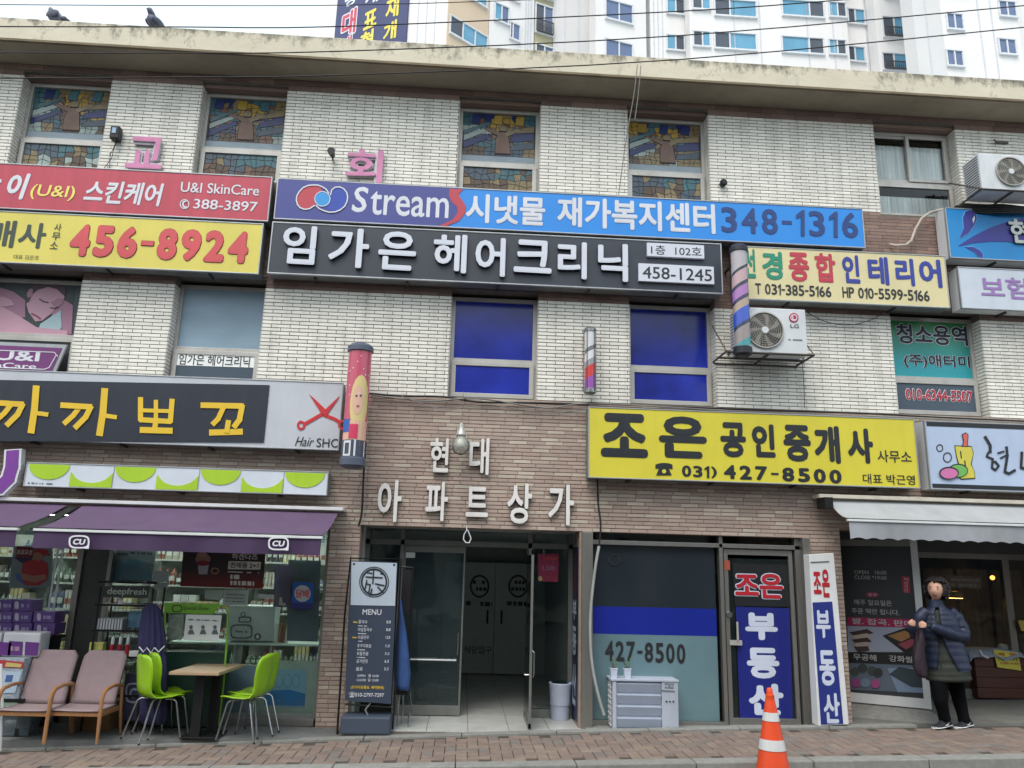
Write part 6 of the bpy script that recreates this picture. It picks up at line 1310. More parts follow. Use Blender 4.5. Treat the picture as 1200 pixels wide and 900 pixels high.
tt([(395, 862), (404, 720), (411, 654), (470, 655), (462, 830), (460, 855)]); tt([(404, 825), (460, 829)]); g.build('frame', m_blackm, mn)
x_, z_ = at(430, 858, YM); MB().box(at(398, 855, YM - .08)[0], at(457, 855, YM - .08)[0], YM - .08, YM + .2, -.035, at(430, 840, YM - .08)[1]).build('base', pm('base_slate', (66, 76, 92)), mn, bevel=.02)
tube_px([(432, 840), (428, 832), (434, 824), (431, 818)], YM + .02, .009, m_cableg, mn, 'power_lead')
for cx, cy in ((415, 661), (462, 662)): shape(mn, epx(cx, cy, 1.3, 1.3), black, pM, .005)
# chair with a blue jacket behind the menu board
jc = thing('folding_chair', 'black framed chair with chrome legs half hidden behind the menu board', 'chair', (-.75, 8.6, -.02)); YJ = 8.42
tube_px([(480, 836), (478, 856)], YJ, .008, m_chr, jc, 'leg'); tube_px([(469, 806), (466, 838), (466, 850)], YJ, .008, m_chr, jc, 'leg'); tube_px([(473, 806), (471, 850)], YJ + .2, .008, m_chr, jc, 'leg'); tube_px([(480, 808), (483, 836)], YJ + .3, .008, m_chr, jc, 'leg')
tube_px([(468, 664), (484, 665), (478, 805), (466, 805)], YJ, .010, m_blackm, jc, 'back_frame'); MB().box(at(462, 806, YJ)[0], at(479, 806, YJ)[0], YJ - .04, YJ + .3, .29, .325).build('seat', m_black, jc)
MB().box(at(470, 700, YJ)[0], at(482, 700, YJ)[0], YJ + .01, YJ + .03, at(475, 720, YJ)[1], at(475, 666, YJ)[1]).build('backrest', m_black, jc)
rg = []
for py, xl_, xr2, dd in ((703, 467, 470, .03), (718, 466, 472, .04), (740, 464, 476, .05), (765, 462, 479, .06), (790, 461, 481, .06), (803, 462, 480, .06), (809, 466, 479, .05)):
    a, z = at(xl_, py, YJ - .08); b, _ = at(xr2, py, YJ - .08); n = 14; cx = (a + b) / 2; rx = (b - a) / 2
    rg.append([(cx + rx * (1 + .08 * math.sin(5 * w)) * math.cos(w), YJ - .05 + dd * (1 + .15 * math.sin(5 * w + py)) * math.sin(w), z) for w in [2 * PI * i / n for i in range(n)]])
o = MB().loft(rg).build('hanging_jacket', M('denim_blue', (52, 82, 136), .85, var=.12, scale=8), None, smooth=True); tag(o, 'blue jacket draped over the chair behind the menu board', 'jacket')

# ---- estate agent office
OY = 8.62; xo0, xo1 = 1.375, 3.765; O = lambda px, py=750, Y=OY: at(px, py, Y)[0]; OZ = lambda py, px=770, Y=OY: at(px, py, Y)[1]
g = MB(); g.box(1.36, 1.40, FY + .26, 11, -.1, 2.0); g.box(3.95, 4.10, FY + .26, 11, -.1, 2.0); g.box(1.4, 3.95, 11, 11.05, -.1, 2.0); g.box(1.3, 4.0, 8.7, 11, 1.99, 2.02); g.build('office_wall', M('office_grey', (96, 100, 102), .9), B)
ztr = OZ(640)
framebars('office_frame', [(xo0, xo1, ztr, ztr + .045), (O(846) - .02, O(846) + .02, .02, 1.957), (xo0, O(846) - .02, .0, .05), (O(934), xo1, .02, 1.957)], m_alu2, y0=8.55, y1=8.66)
MB().box(xo0, O(840), OY - .010, OY - .006, OZ(744), ztr - .002).build('window_film', film('black_film', (38, 45, 52), .1), B); MB().box(xo0, O(840), OY - .013, OY - .0102, OZ(744), OZ(712)).build('window_film', film('band_blue', (28, 42, 140), .15, .1), B)
MB().box(xo0, O(840), OY - .012, OY - .006, .052, OZ(744)).build('window_film', film('teal_grey_film', (98, 124, 132), .12, .16, 1.4), B)
for a, b, c_, d in ((xo0, O(822), .05, ztr), (O(822) + .005, O(846) - .02, .05, ztr), (xo0, O(846) - .02, ztr + .045, 1.957), (O(846) + .02, O(934), ztr + .045, 1.957)): MB().box(a, b, OY - .004, OY + .004, c_, d).build('pane', m_glass, B)
pO = FP(OY - .013); TD(B, '427-8500', (709, 803, 752.5, 776), M('print_black', 0), pO, bold=.03, gap=.25, name='window_lettering'); ringpx(B, 720, 656, 7, 7, 1.4, black, pO, name='window_lettering'); T(B, '닥', (724, 733, 649, 662), black, pO, bold=0, name='window_lettering')
# office door
xd0, xd1 = O(850), O(932)
dr = MB().box(xd0 + .03, xd1 - .03, OY - .01, OY + .0, .08, OZ(655, 890)).build('door', m_glass, B)
MB().box(xd0 + .03, xd1 - .03, OY + .003, OY + .01, .08, OZ(655, 890)).build('door_film', film('door_dark_film', (48, 58, 58), .3), dr)
g = MB(); rectbars(g, xd0, xd1, .02, ztr - .01, .045, OY - .04, OY + .02, wb=.07, wt=.06); g.build('door_frame', m_alu2, dr, bevel=.003)
pD = FP(OY - .012); shape(dr, [(862, 711), (925, 713), (929, 843), (867, 843)], pm('door_blue', (22, 32, 116)), pD, .003, name='blue_panel'); shape(dr, [(858, 660), (924, 662), (925, 711), (861, 710)], pm('door_black', (26, 28, 32)), pD, .002, name='black_panel')
dre = pm('door_red', (176, 30, 44)); dwh = pm('door_white', (196, 204, 222))
T(dr, '조은', (861, 917, 672, 701), dre, pD, d=.006, bold=.04, outline=(dwh, .035)); T(dr, '부', (873, 911, 718, 750), dwh, pD, d=.007, bold=.06); T(dr, '동', (875, 913, 759, 795), dwh, pD, d=.007, bold=.06); T(dr, '산', (877, 918, 801, 838), dwh, pD, d=.007, bold=.06)
MB().box(O(850), O(857), OY - .045, OY - .03, OZ(668, 855), OZ(657, 855)).build('door_sticker', pm('sticker_rust', (160, 80, 60)), dr)
g = MB(); zz_ = OZ(753, 855); g.box(O(853), O(867), OY - .07, OY - .04, zz_ - .02, zz_ + .03); g.tube([(O(862), OY - .075, zz_ + .03), (O(862), OY - .075, zz_ + .22)], .012, 8); g.build('handle', m_alu, dr); MB().lathe((O(853, 720), OY - .04, OZ(720, 853)), [(.035, 0), (.03, .02)], 14, ax='y').build('lock', m_chr, dr)
g = MB(); g.box(O(940, 750), 3.76, 8.46, 8.56, .02, 1.957); g.build('office_post', m_alu2, B, bevel=.005)
# standing column sign (white, right of the office door)
cs = thing('column_sign', 'white column sign with red 조은 and blue panel reading 부동산 beside the brick pillar', 'sign', (3.9, 8.35, .06)); YC = 8.30; pC = FP(YC)
Q = [(948, 650), (977, 648), (995, 849), (959, 851)]; P = [pC.px(*q) for q in Q]; MB().prism(pC, P, -.14, 0).build('cabinet', m_wp, cs, bevel=.006)
shape(cs, [(952, 706), (975, 705), (988, 848), (962, 849)], pm('column_blue', (34, 48, 124)), pC, .003, name='blue_panel')
for s_, b, c_ in (('조', (953, 962, 670, 696), dre), ('은', (963, 972, 667, 700), dre), ('부', (956, 973, 715, 748), dwh), ('동', (960, 979, 762, 804), dwh), ('산', (965, 984, 812, 848), dwh)):
    T(cs, s_, b, c_, pC, d=.006, bold=.045)
stroke(cs, [(950, 659), (971, 658)], 1.2, m_grey, pC, .004)
# ---- floor standing condenser with plant pots
x0a, y0a = gpt(718, 855, .0); zta = at(750, 797, y0a)[1]; x1a = at(795, 830, y0a)[0]
cd = thing('condenser_unit', 'low pale grey louvred outdoor unit standing on the office sill', 'outdoor unit', ((x0a + x1a) / 2, y0a + .12, -.01)); mcu = M('condenser_casing', (168, 176, 190), .5, var=.05, dirt=.2)
MB().box(x0a, x1a, y0a + .02, y0a + .24, .0, zta - .012).build('casing', mcu, cd, bevel=.004); MB().box(x0a - .02, x1a + .01, y0a - .012, y0a + .26, zta - .012, zta + .008).build('top_plate', mcu, cd, bevel=.004)
xs_ = at(775, 830, y0a)[0]; hh = (zta - .03) / 4
for k in range(4):
    z = .02 + hh * k; MB().hexa([(x0a + .045, y0a + .012, z), (xs_, y0a + .012, z), (xs_, y0a + .03, z), (x0a + .045, y0a + .03, z), (x0a + .045, y0a - .012, z + hh * .78), (xs_, y0a - .012, z + hh * .78), (xs_, y0a + .03, z + hh * .86), (x0a + .045, y0a + .03, z + hh * .86)]).build('louvre', M('louvre_grey', (150, 160, 178), .45, var=.05), cd, bevel=.003)
MB().box(x0a, x0a + .04, y0a - .004, y0a + .02, 0, zta - .012).build('front_post', mcu, cd, bevel=.003); MB().box(xs_ + .005, x1a, y0a - .004, y0a + .02, 0, zta - .012).build('side_panel', mcu, cd, bevel=.004)
pc_ = FP(y0a - .005); 
for k in range(4): greek(cd, 779, 790, 801 + 1.6 * k, .7, m_grey, pc_, seed=k)
stroke(cd, [(775, 809), (790, 810)], 1, m_grey, pc_)
for cx in (781, 785, 789): shape(cd, epx(cx, 822, 1, 1), m_navyp, pc_)
g = MB()
for k in range(9): z = .03 + (zta - .06) * k / 8; g.box(x0a - .012, x0a, y0a + .04, y0a + .22, z - .004, z + .004)
for k in range(4): y = y0a + .05 + .05 * k; g.box(x0a - .01, x0a - .004, y - .004, y + .004, .02, zta - .03)
g.build('coil_guard', m_wp, cd); MB().box(x0a - .002, x0a + .002, y0a + .03, y0a + .22, .02, zta - .03).build('coil', m_black, cd)
m_leaf = M('pot_leaf', (88, 108, 46), .6, var=.3, rnd=.3, scale=20); m_soil = M('potting_soil', (40, 32, 26), 1)
for i, (px, lb) in enumerate(((719, 'left'), (735, 'right'))):
    yp = y0a + .07; x, z = at(px, 795.5, yp); z = zta + .008
    pt = thing('plant_pot', 'small white plant pot on the low outdoor unit, %s of the two' % lb, 'plant pot', (x, yp, z), 'plant pots on the outdoor unit')
    w0, w1 = .030, .038; hP = .10
    MB().loft([[(x - w, yp - w, zz_), (x + w, yp - w, zz_), (x + w, yp + w, zz_), (x - w, yp + w, zz_)] for w, zz_ in ((w0, z), (w1 - .003, z + hP * .85), (w1, z + hP * .86), (w1, z + hP))]).build('pot', M('pot_white', (186, 194, 210), .4), pt, bevel=.002)
    MB().box(x - w1 + .006, x + w1 - .006, yp - w1 + .006, yp + w1 - .006, z + hP - .004, z + hP + .002).build('soil', m_soil, pt)
    rr = random.Random(i + 9); g = MB(); st_ = MB()
    for k in range(7):
        a = rr.uniform(0, 2 * PI); l = rr.uniform(.03, .10); tip = (x + .04 * math.cos(a), yp + .03 * math.sin(a), z + hP + l); st_.tube([(x, yp, z + hP - .002), ((x + tip[0]) / 2, (yp + tip[1]) / 2, z + hP + l * .7), tip], .0018, 4)
        for q in range(3):
            b = a + rr.uniform(-1, 1); L_ = .022; t_ = tuple(tip[c] - (tip[c] - (x, yp, z + hP)[c]) * .22 * q for c in range(3)); d_ = (math.cos(b) * L_, math.sin(b) * L_, rr.uniform(-.006, .014)); n_ = (-math.sin(b) * L_ * .32, math.cos(b) * L_ * .32, .003)
            g.add([t_, tuple(t_[c] + d_[c] * .5 + n_[c] for c in range(3)), tuple(t_[c] + d_[c] for c in range(3)), tuple(t_[c] + d_[c] * .5 - n_[c] for c in range(3))], [(0, 1, 2, 3)])
    st_.build('stem', m_leaf, pt); g.build('leaves', m_leaf, pt, recalc=False)

# ---- rice cake shop
zf_ = .10
a0, z0p = at(986, 640, 9.1); b0 = at(1073, 650, 8.72)
Ppx = Plane(at(986, 700, 9.1)[0], 9.1, math.atan2(8.72 - 9.1, at(1072, 700, 8.72)[0] - at(986, 700, 9.1)[0]))
wlen = math.hypot(8.72 - 9.1, at(1072, 700, 8.72)[0] - at(986, 700, 9.1)[0]) + .02
ztop = Ppx.px(1030, 640)[1]; zbot = Ppx.px(1040, 815)[1]
rp = thing('poster_wall', 'angled dark shop panel with white hangul print and rice cake photos beside the brown pillar', 'panel', Ppx.w(wlen / 2, zbot, 0))
MB().pbox(Ppx, 0, wlen, zbot, ztop, -.04, 0).build('panel', pm('panel_slate', (52, 56, 60)), rp)
MB().pbox(Ppx, -.01, wlen, ztop, ztop + .07, -.05, .01).build('top_rail', m_alu2, rp); MB().pbox(Ppx, -.01, wlen, zbot - .10, zbot, -.05, .01).build('bottom_rail', m_wp, rp); MB().pbox(Ppx, wlen - .02, wlen + .05, zbot - .1, ztop + .06, -.06, .02).build('end_post', m_wp, rp)
Tp = lambda s_, b, c_=pm('panel_white', (180, 180, 180)), **k: T(rp, s_, b, c_, Ppx, **k)
Tp('OPEN   10:00', (1001, 1039, 668.5, 673)); Tp('CLOSE *19:00', (1001, 1039, 674.5, 679)); mg = pm('panel_magenta', (160, 30, 84))
shape(rp, epx(1022, 697, 8, 3), mg, Ppx, .003); Tp('휴무', (1017, 1028, 695, 699), d=.007); Tp('매주 일요일은', (1001, 1045, 703, 709.5)); Tp('주문 떡만 됩니다.', (998, 1054, 713.5, 720))
shape(rp, [(993, 723), (1078, 726), (1078, 736), (993, 733)], mg, Ppx, .003); Tp('쌀. 잡곡. 판매', (998, 1070, 725.5, 733), d=.007, bold=.02)
MBk = pm('panel_black', (24, 26, 30)); shape(rp, [(993, 733.5), (1078, 736), (1080, 764), (994, 764)], pm('photo_pale', (150, 158, 176)), Ppx, .002); shape(rp, [(994, 764), (1080, 766), (1081, 779), (995, 776)], MBk, Ppx, .003); Tp('무공해', (1000, 1027, 766.5, 774), d=.007, bold=.01); Tp('강화쌀', (1042, 1070, 768.5, 776), d=.007, bold=.01)
shape(rp, [(995, 777), (1082, 780), (1084, 812), (997, 808)], pm('photo_dim', (92, 104, 120)), Ppx, .002)
for i, c_ in enumerate(((60, 40, 38), (176, 160, 150), (52, 36, 34), (170, 154, 146), (58, 42, 40))): shape(rp, [(995 + i * 1.4, 741 + i * 4.2), (1016 + i * .2, 737 + i * 5), (1024 - i * 1.2, 742 + i * 5), (1002 + i, 746 + i * 4.6)], pm('cake%d' % i, c_), Ppx, .004 + i * .0022)
shape(rp, [(1034, 745), (1062, 735.5), (1079, 745), (1077, 764), (1060, 765)], MBk, Ppx, .004); shape(rp, [(1040, 745), (1060, 739), (1072, 744), (1056, 752)], pm('cake_gold', (150, 110, 66)), Ppx, .0065); shape(rp, [(1052, 755), (1072, 747), (1078, 752), (1062, 761)], pm('cake_rose', (140, 64, 78)), Ppx, .009)
for i, (cx, cy, c_) in enumerate(((1002, 787, (66, 74, 70)), (1011, 783, (52, 60, 60)), (1022, 786, (60, 70, 72)), (1029, 788, (48, 52, 54)), (1003, 800, (140, 66, 120)), (1014, 800, (104, 124, 140)), (1026, 801, (150, 72, 124)))): shape(rp, epx(cx, cy, 5.6, 5.4), pm('ball%d' % i, c_), Ppx, .0045 + .0022 * i)
shape(rp, [(1040, 783), (1084, 782), (1086, 812), (1052, 811)], pm('tray_ice', (120, 140, 166)), Ppx, .004); shape(rp, [(1042, 790), (1054, 781), (1078, 786), (1084, 806), (1068, 805)], pm('cake_dark', (44, 56, 64), .5, .4), Ppx, .0065)
shape(rp, [(1056, 675), (1066, 676), (1067, 695), (1058, 694)], pm('tag_red', (176, 36, 70)), Ppx, .003); 
for k, s_ in enumerate('떡방앗간'): Tp(s_, (1059.5, 1064.5, 677 + 4.4 * k, 680.8 + 4.4 * k), d=.007)
# shop front glazing and interior
RY = 9.95; xg0, xg1 = at(1078, 720, RY)[0], 8.2; zg = at(1140, 655, RY)[1]
framebars('shop_frame', [(xg0 - .02, xg1, zg, zg + .07), (xg0 - .04, xg0 + .03, .1, zg + .07), (at(1181, 740, RY)[0], at(1181, 740, RY)[0] + .09, .1, zg)], m_alu2, y0=RY - .04, y1=RY + .04)
MB().box(4.14, 8.27, RY - .08, RY + .06, zg + .07, 2.095).build('shop_header', M('header_grey', (92, 94, 96), .7, var=.08), B)
MB().box(xg0, xg1, RY - .004, RY + .004, .34, zg).build('pane', m_glass, B); MB().box(xg0 - .02, xg1, RY - .05, RY + .1, .06, .34).build('shop_base', M('base_dark', (60, 50, 46), .7), B)
g = MB(); g.box(4.1, 8.3, 10.05, 12.5, 0, .14); g.box(4.1, 8.3, 12.5, 12.55, 0, 2.1); g.box(4.1, 4.15, 9.1, 12.5, 0, 2.1); g.box(8.28, 8.33, 8.7, 12.5, 0, 2.1); g.box(4.1, 8.3, 8.78, 12.5, 2.1, 2.13); g.build('shop_interior', M('shop_brown_wall', (112, 96, 84), .9, var=.15), B)
for k in range(7): MB().box(4.5 + .5 * k, 4.94 + .5 * k, 11.0, 11.1, .14, 1.7).build('interior_curtain', M('curtain_taupe', (128, 112, 96), .9, var=.25, scale=4, stretch=(6, 6, .5)), B)
p, pl = poster('faint white price list stuck on the rice cake shop window', [(1108, 674), (1150, 676), (1150, 690), (1108, 688)], M('faint_sheet', (120, 112, 104), .7, var=.25, scale=18), Y=RY - .012)
for k, y in enumerate((679, 685)): greek(p, 1111, 1148, y, 3.4, M('faint_print', (156, 150, 142), .7), pl, seed=k)
lt = thing('lit_lamp', 'lit warm shade lamp inside the rice cake shop behind the woman', 'lamp', (at(1119, 697, 10.3)[0], 10.3, at(1119, 697, 10.3)[1])); x, z = at(1119, 697, 10.3)
MB().lathe((x, 10.3, z - .04), [(.11, 0), (.075, .05), (.03, .085)], 16, cap=False).build('lamp_shade', M('shade_cream', (206, 180, 120), .6), lt, smooth=True); MB().lathe((x, 10.3, z - .045), [(.09, 0), (.06, .03)], 14).build('bulb', EMIT('warm_bulb', (255, 206, 120), 5), lt)
x, z = at(1163, 677, 10.5); o = MB().ell((x, 10.5, z), (.03, .03, .03), 10, 6).build('lit_bulb', EMIT('amber_bulb', (255, 160, 70), 3), None, smooth=True, loc=(x, 10.5, z)); tag(o, 'small glowing amber bulb inside the rice cake shop', 'lamp')
p, pl = poster('small yellow card on the window frame at the right edge', [(1193, 727), (1212, 727), (1212, 742), (1197, 739)], pm('card_yellow', (206, 186, 90)), Y=9.85)
# wooden stand with cloth and yellow price card
xt0, yt0 = gpt(1149, 822, .12); zt4 = at(1160, 768, yt0)[1]
dk_ = thing('display_stand', 'dark red-brown wooden display counter at the right edge under the grey awning', 'counter', (xt0 + .6, yt0 + .3, .1)); mwd = M('red_brown_wood', (84, 50, 42), .45, var=.2, scale=3, stretch=(.8, .8, 12))
for k in range(4): z = .16 + (zt4 - .17) * k / 4; MB().box(xt0, xt0 + 1.5, yt0, yt0 + .02, z, z + (zt4 - .17) / 4 - .006).build('plank', mwd, dk_, bevel=.002)
for k in range(4): z = .16 + (zt4 - .17) * k / 4; MB().box(xt0 - .02, xt0, yt0, yt0 + .55, z, z + (zt4 - .17) / 4 - .006).build('plank', mwd, dk_, bevel=.002)
MB().box(xt0 - .03, xt0 + 1.52, yt0 - .02, yt0 + .6, zt4 - .015, zt4 + .01).build('top', mwd, dk_, bevel=.004)
MB().box(xt0 + .02, xt0 + 1.46, yt0 + .03, yt0 + .5, .17, zt4 - .02).build('body', m_dark, dk_)
for x in (xt0 + .05, xt0 + 1.2): MB().box(x, x + .05, yt0 + .05, yt0 + .1, .08, .16).build('foot', m_blackm, dk_)
# bags and cloth on it
rr = random.Random(8); g = MB(); n, m = 26, 12; vs = []; x0_, x1_ = xt0 - .1, xt0 + .62
for j in range(m + 1):
    for i in range(n + 1):
        u, v = i / n, j / m; x = x0_ + (x1_ - x0_) * u; y = yt0 - .05 + .5 * v; drop = -.06 if j == 0 else 0
        vs.append((x, y, zt4 + .015 + .03 * abs(math.sin(5 * u + 3 * v)) + .012 * math.sin(17 * u + 9 * v) + .025 * math.sin(PI * v) + drop - (.03 if i in (0, n) else 0)))
g.add(vs, [(j * (n + 1) + i, j * (n + 1) + i + 1, (j + 1) * (n + 1) + i + 1, (j + 1) * (n + 1) + i) for j in range(m) for i in range(n)])
tag(g.build('plastic_sheet', M('plastic_sheet', (158, 166, 186), .3, var=.1, scale=6, coat=.3), None, smooth=True, recalc=False), 'crumpled pale plastic sheet lying on the wooden counter', 'sheet')
o = tube_px([(1148, 762), (1151, 768), (1158, 771)], yt0 - .07, .014, m_wp, None, 'bag_handle'); tag(o, 'white bag handle hanging over the counter corner', 'handle')
p, pl = poster('yellow price card with red and green writing taped on the wooden counter', [(1164, 761), (1193, 765), (1197, 786), (1169, 782)], pm('price_yellow', (212, 204, 84)), Y=yt0 - .03, cat='price card', name='price_card', group=None)
T(p, '떡  맛', (1170, 1190, 765, 769), dre, pl, bold=.02); T(p, '인절미 오천원', (1169, 1193, 770.5, 774.5), pm('card_green', (40, 96, 60)), pl, bold=.01); T(p, '가래떡 이천원', (1171, 1194, 776, 779), dre, pl, bold=.005)
p, pl = poster('small white paper stuck low behind the walking woman', [(1104, 793), (1116, 793), (1116, 801), (1105, 801)], m_paper, Y=9.8)
xs0, ys0 = gpt(1100, 816, .12); g = MB(); g.box(xs0, xs0 + 1.2, ys0, RY - .06, .0, .25); tag(g.build('stone_step', m_stone, bevel=.02), kind='structure')
g = MB(); P = Ppx; g.add([P.w(-.02, zbot - .10, -.05), P.w(wlen, zbot - .10, -.05), P.w(wlen + .2, .1, .30), P.w(-.02, .06, .30), P.w(wlen, -.2, -.05), P.w(-.02, -.2, -.05)], [(0, 1, 2, 3)]); g.add([P.w(-.02, zbot - .10, -.05), P.w(wlen, zbot - .10, -.05), P.w(wlen, -.2, -.05), P.w(-.02, -.2, -.05)], [(0, 1, 2, 3)])
tag(g.build('concrete_apron', m_stone), kind='structure')
MB().box(4.10, 4.125, FY + .26, 9.2, -.1, 2.4).build('side_wall', m_clay_d, B)

# clutter on the counter at the right edge
rr = random.Random(21)
for i, (px, py, c_, lb) in enumerate(((1192, 764, (60, 48, 44), 'dark lidded tub on the wooden counter at the right edge'), (1176, 762, (176, 178, 186), 'white wrapped bundle on the wooden counter beside the yellow card'), (1204, 760, (150, 120, 80), 'tan box lid on the wooden counter cut by the right edge'))):
    x, z = at(px, py, yt0 + .25); o = MB().lathe((x, yt0 + .25, zt4 + .01), [(.05, 0), (.062, .05), (.06, .09), (.03, .11)], 12).build('tub', M('tub_%d' % i, c_, .5, var=.15), None, smooth='auto', loc=(x, yt0 + .25, zt4 + .01)); tag(o, lb, 'tub')
for i, px in enumerate((1112, 1128, 1143, 1160)):
    x, z = at(px, 775, RY + .25); g = MB().box(x - .09, x + .09, RY + .2, RY + .4, .34, .34 + .12 + .05 * (i % 2)); g.build('interior_box', M('inside_goods_%d' % i, [(170, 150, 110), (120, 60, 60), (190, 190, 180), (90, 110, 80)][i], .6, var=.2), B)
# ================================================================ apartment blocks behind
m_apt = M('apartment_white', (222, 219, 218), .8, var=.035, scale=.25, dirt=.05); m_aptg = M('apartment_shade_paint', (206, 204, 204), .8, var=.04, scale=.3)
m_bei = M('apartment_beige', (208, 186, 162), .8, var=.04, scale=.3); m_oli = M('apartment_olive', (168, 162, 132), .8, var=.05, scale=.3)
m_wfr = M('apartment_window_frame', (206, 208, 212), .5); m_wd = M('apartment_glass_dark', (72, 80, 92), .15, var=.12, scale=.6); m_wb = M('apartment_glass_blue', (96, 152, 182), .12, var=.12, scale=.6)
m_wn = M('apartment_glass_slate', (96, 112, 146), .12, var=.1, scale=.6); m_slot = M('dark_slot', (74, 74, 78), .6); m_joint = M('panel_joint_grey', (196, 198, 204), .8)
def wplane(px1, px2, py, s, Y1):
    """vertical wall seen between photo columns px1,px2 whose horizontals slope s at row py; nearest known depth Y1 at px1"""
    X1, z1 = at(px1, py, Y1); r = ray(px2, py + s * (px2 - px1)); t = (z1 - CH) / r[2]; X2, Y2 = r[0] * t, r[1] * t
    return Plane(X1, Y1, math.atan2(Y2 - Y1, X2 - X1)), (X2, Y2)
def apt(label, loc): return thing('apartment_building', label, 'apartment block', loc, 'white apartment blocks behind the shops')
def wall(par, pl, px1, px2, mat, joints=(), name='wall', py=20):
    u0 = pl.px(px1, py)[0]; u1 = pl.px(px2, py)[0]; MB().pbox(pl, u0, u1, -1, 52, -1.0, 0).build(name, mat, par)
    if joints:
        g = MB()
        for x in joints: u = pl.px(x, py)[0]; g.pbox(pl, u - .04, u + .04, 0, 52, 0, .03)
        g.build('panel_joint', m_joint, par)
    return u0, u1
def awin(par, pl, x0, x1, y0, y1, mats, split=(.5,), slope=0, rail=False):
    xm = (x0 + x1) / 2; u0 = pl.px(x0, (y0 + y1) / 2)[0]; u1 = pl.px(x1, (y0 + y1) / 2)[0]; z1 = pl.px(xm, y0)[1]; z0 = pl.px(xm, y1)[1]
    if u0 > u1: u0, u1 = u1, u0
    w = MB().pbox(pl, u0 - .1, u1 + .1, z0 - .12, z0, 0, .16).build('window', m_wfr, par); g = MB(); t = .09
    g.pbox(pl, u0 - t, u0, z0, z1, 0, .1); g.pbox(pl, u1, u1 + t, z0, z1, 0, .1); g.pbox(pl, u0 - t, u1 + t, z1, z1 + t, 0, .12)
    cuts = [0] + list(split) + [1]
    for a in split: u = u0 + (u1 - u0) * a; g.pbox(pl, u - .045, u + .045, z0, z1, 0, .09)
    g.build('frame', m_wfr, w)
    for i, (a, b) in enumerate(zip(cuts, cuts[1:])): MB().pbox(pl, u0 + (u1 - u0) * a, u0 + (u1 - u0) * b, z0, z1, .0, .03).build('pane', mats[i % len(mats)], w)
    if rail:
        g = MB(); h = (z1 - z0) * .38
        for k in range(13): u = u0 + (u1 - u0) * k / 12; g.pbox(pl, u - .02, u + .02, z0, z0 + h, .25, .29)
        g.pbox(pl, u0, u1, z0 + h, z0 + h + .06, .24, .30); g.pbox(pl, u0, u1, z0 - .05, z0, .0, .3); g.build('railing', m_slot, w)
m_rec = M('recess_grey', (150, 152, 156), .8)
# block 1: gable with banner, beige bay, white bay, olive balcony
p1, e1 = wplane(525, 377, 30, -.45, 42.0)      # gable runs back to the left
a1_ = apt('white apartment block with a navy banner on its gable and beige window bay', (at(480, 30, 44)[0], 44, 0))
def flip(pl, X2, Y2): return Plane(X2, Y2, math.atan2(pl.Y0 - Y2, pl.X0 - X2))
pg_ = flip(p1, *e1); wall(a1_, pg_, 377, 525, m_apt, (490, 500, 510), py=20)
p2, e2 = wplane(525, 573, 25, .60, 42.0); wall(a1_, p2, 525, 573, m_bei)
awin(a1_, p2, 527, 570, 31.5, 51, [m_wd, m_wb, m_wb], (.33, .67)); awin(a1_, p2, 527, 570, -22, -2 - 2, [m_wd, m_wb, m_wb], (.33, .67))
p3 = Plane(e2[0], e2[1], math.radians(28)); wall(a1_, p3, 573.5, 626, m_apt, (619, 622, 616))
for dy in (0, -46):
    awin(a1_, p3, 580, 595, 7 + dy, 26 + dy, [m_wb, m_wn]); 
awin(a1_, p3, 598, 608, 29, 47, [m_wd, m_wn], (.25,)); awin(a1_, p3, 598, 608, -17, 1, [m_wd, m_wn], (.25,))
u = p3.px(626.5, 20)[0]; X4, Y4 = p3.w(u, 0)[:2]; p4 = Plane(X4, Y4, math.radians(20)); wall(a1_, p4, 627, 648, m_oli)
awin(a1_, p4, 628, 647, 8, 40, [m_wd, m_wn], rail=True); awin(a1_, p4, 628, 647, -44, -2, [m_wd, m_wn], rail=True); awin(a1_, p4, 628, 647, 55, 90, [m_wd, m_wn])
u = p4.px(648.5, 20)[0]; X5, Y5 = p4.w(u, 0)[:2]
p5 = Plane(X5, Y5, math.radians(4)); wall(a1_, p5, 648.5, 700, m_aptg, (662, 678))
# banner on the gable
bn_ = thing('wall_banner', 'navy vertical banner with red, white and yellow hangul on the apartment gable', 'banner', pg_.w(pg_.px(440, 20)[0], 20, .1)); u0, u1 = pg_.px(395, 25)[0], pg_.px(478.5, 25)[0]
MB().pbox(pg_, u0, u1, 22, 44, .02, .12).build('cloth', pm('banner_navy', (58, 62, 104)), bn_)
def ub(px0, px1, z0, z1): return (pg_.px(px0, 25)[0], pg_.px(px1, 25)[0], z0, z1)
zz0 = lambda px, py: pg_.px(px, py)[1]
for s_, b, c_, ol in (('대', (403, 419, 14, 42), pm('banner_red', (196, 70, 90)), white), ('명', (404, 416, -6, 9), white, None), ('재', (404, 416, 44, 64), pm('banner_red', 0), white), ('개', (428, 443, -14, 7), white, None), ('표', (428, 443, 14, 34), pm('banner_yellow', (222, 204, 84)), None), ('현', (426, 441, 37, 58), pm('banner_yellow', 0), None), ('재', (453, 468, -2, 23), pm('banner_yellow', 0), None), ('개', (452, 467, 27, 48), pm('banner_yellow', 0), None)):
    x0, x1, y0, y1 = b; xm = (x0 + x1) / 2; T(bn_, s_, ub(x0, x1, zz0(xm, y1), zz0(xm, y0)), c_, pg_, d=.14, bold=.04, uz=True, outline=(ol, .05) if ol else None)
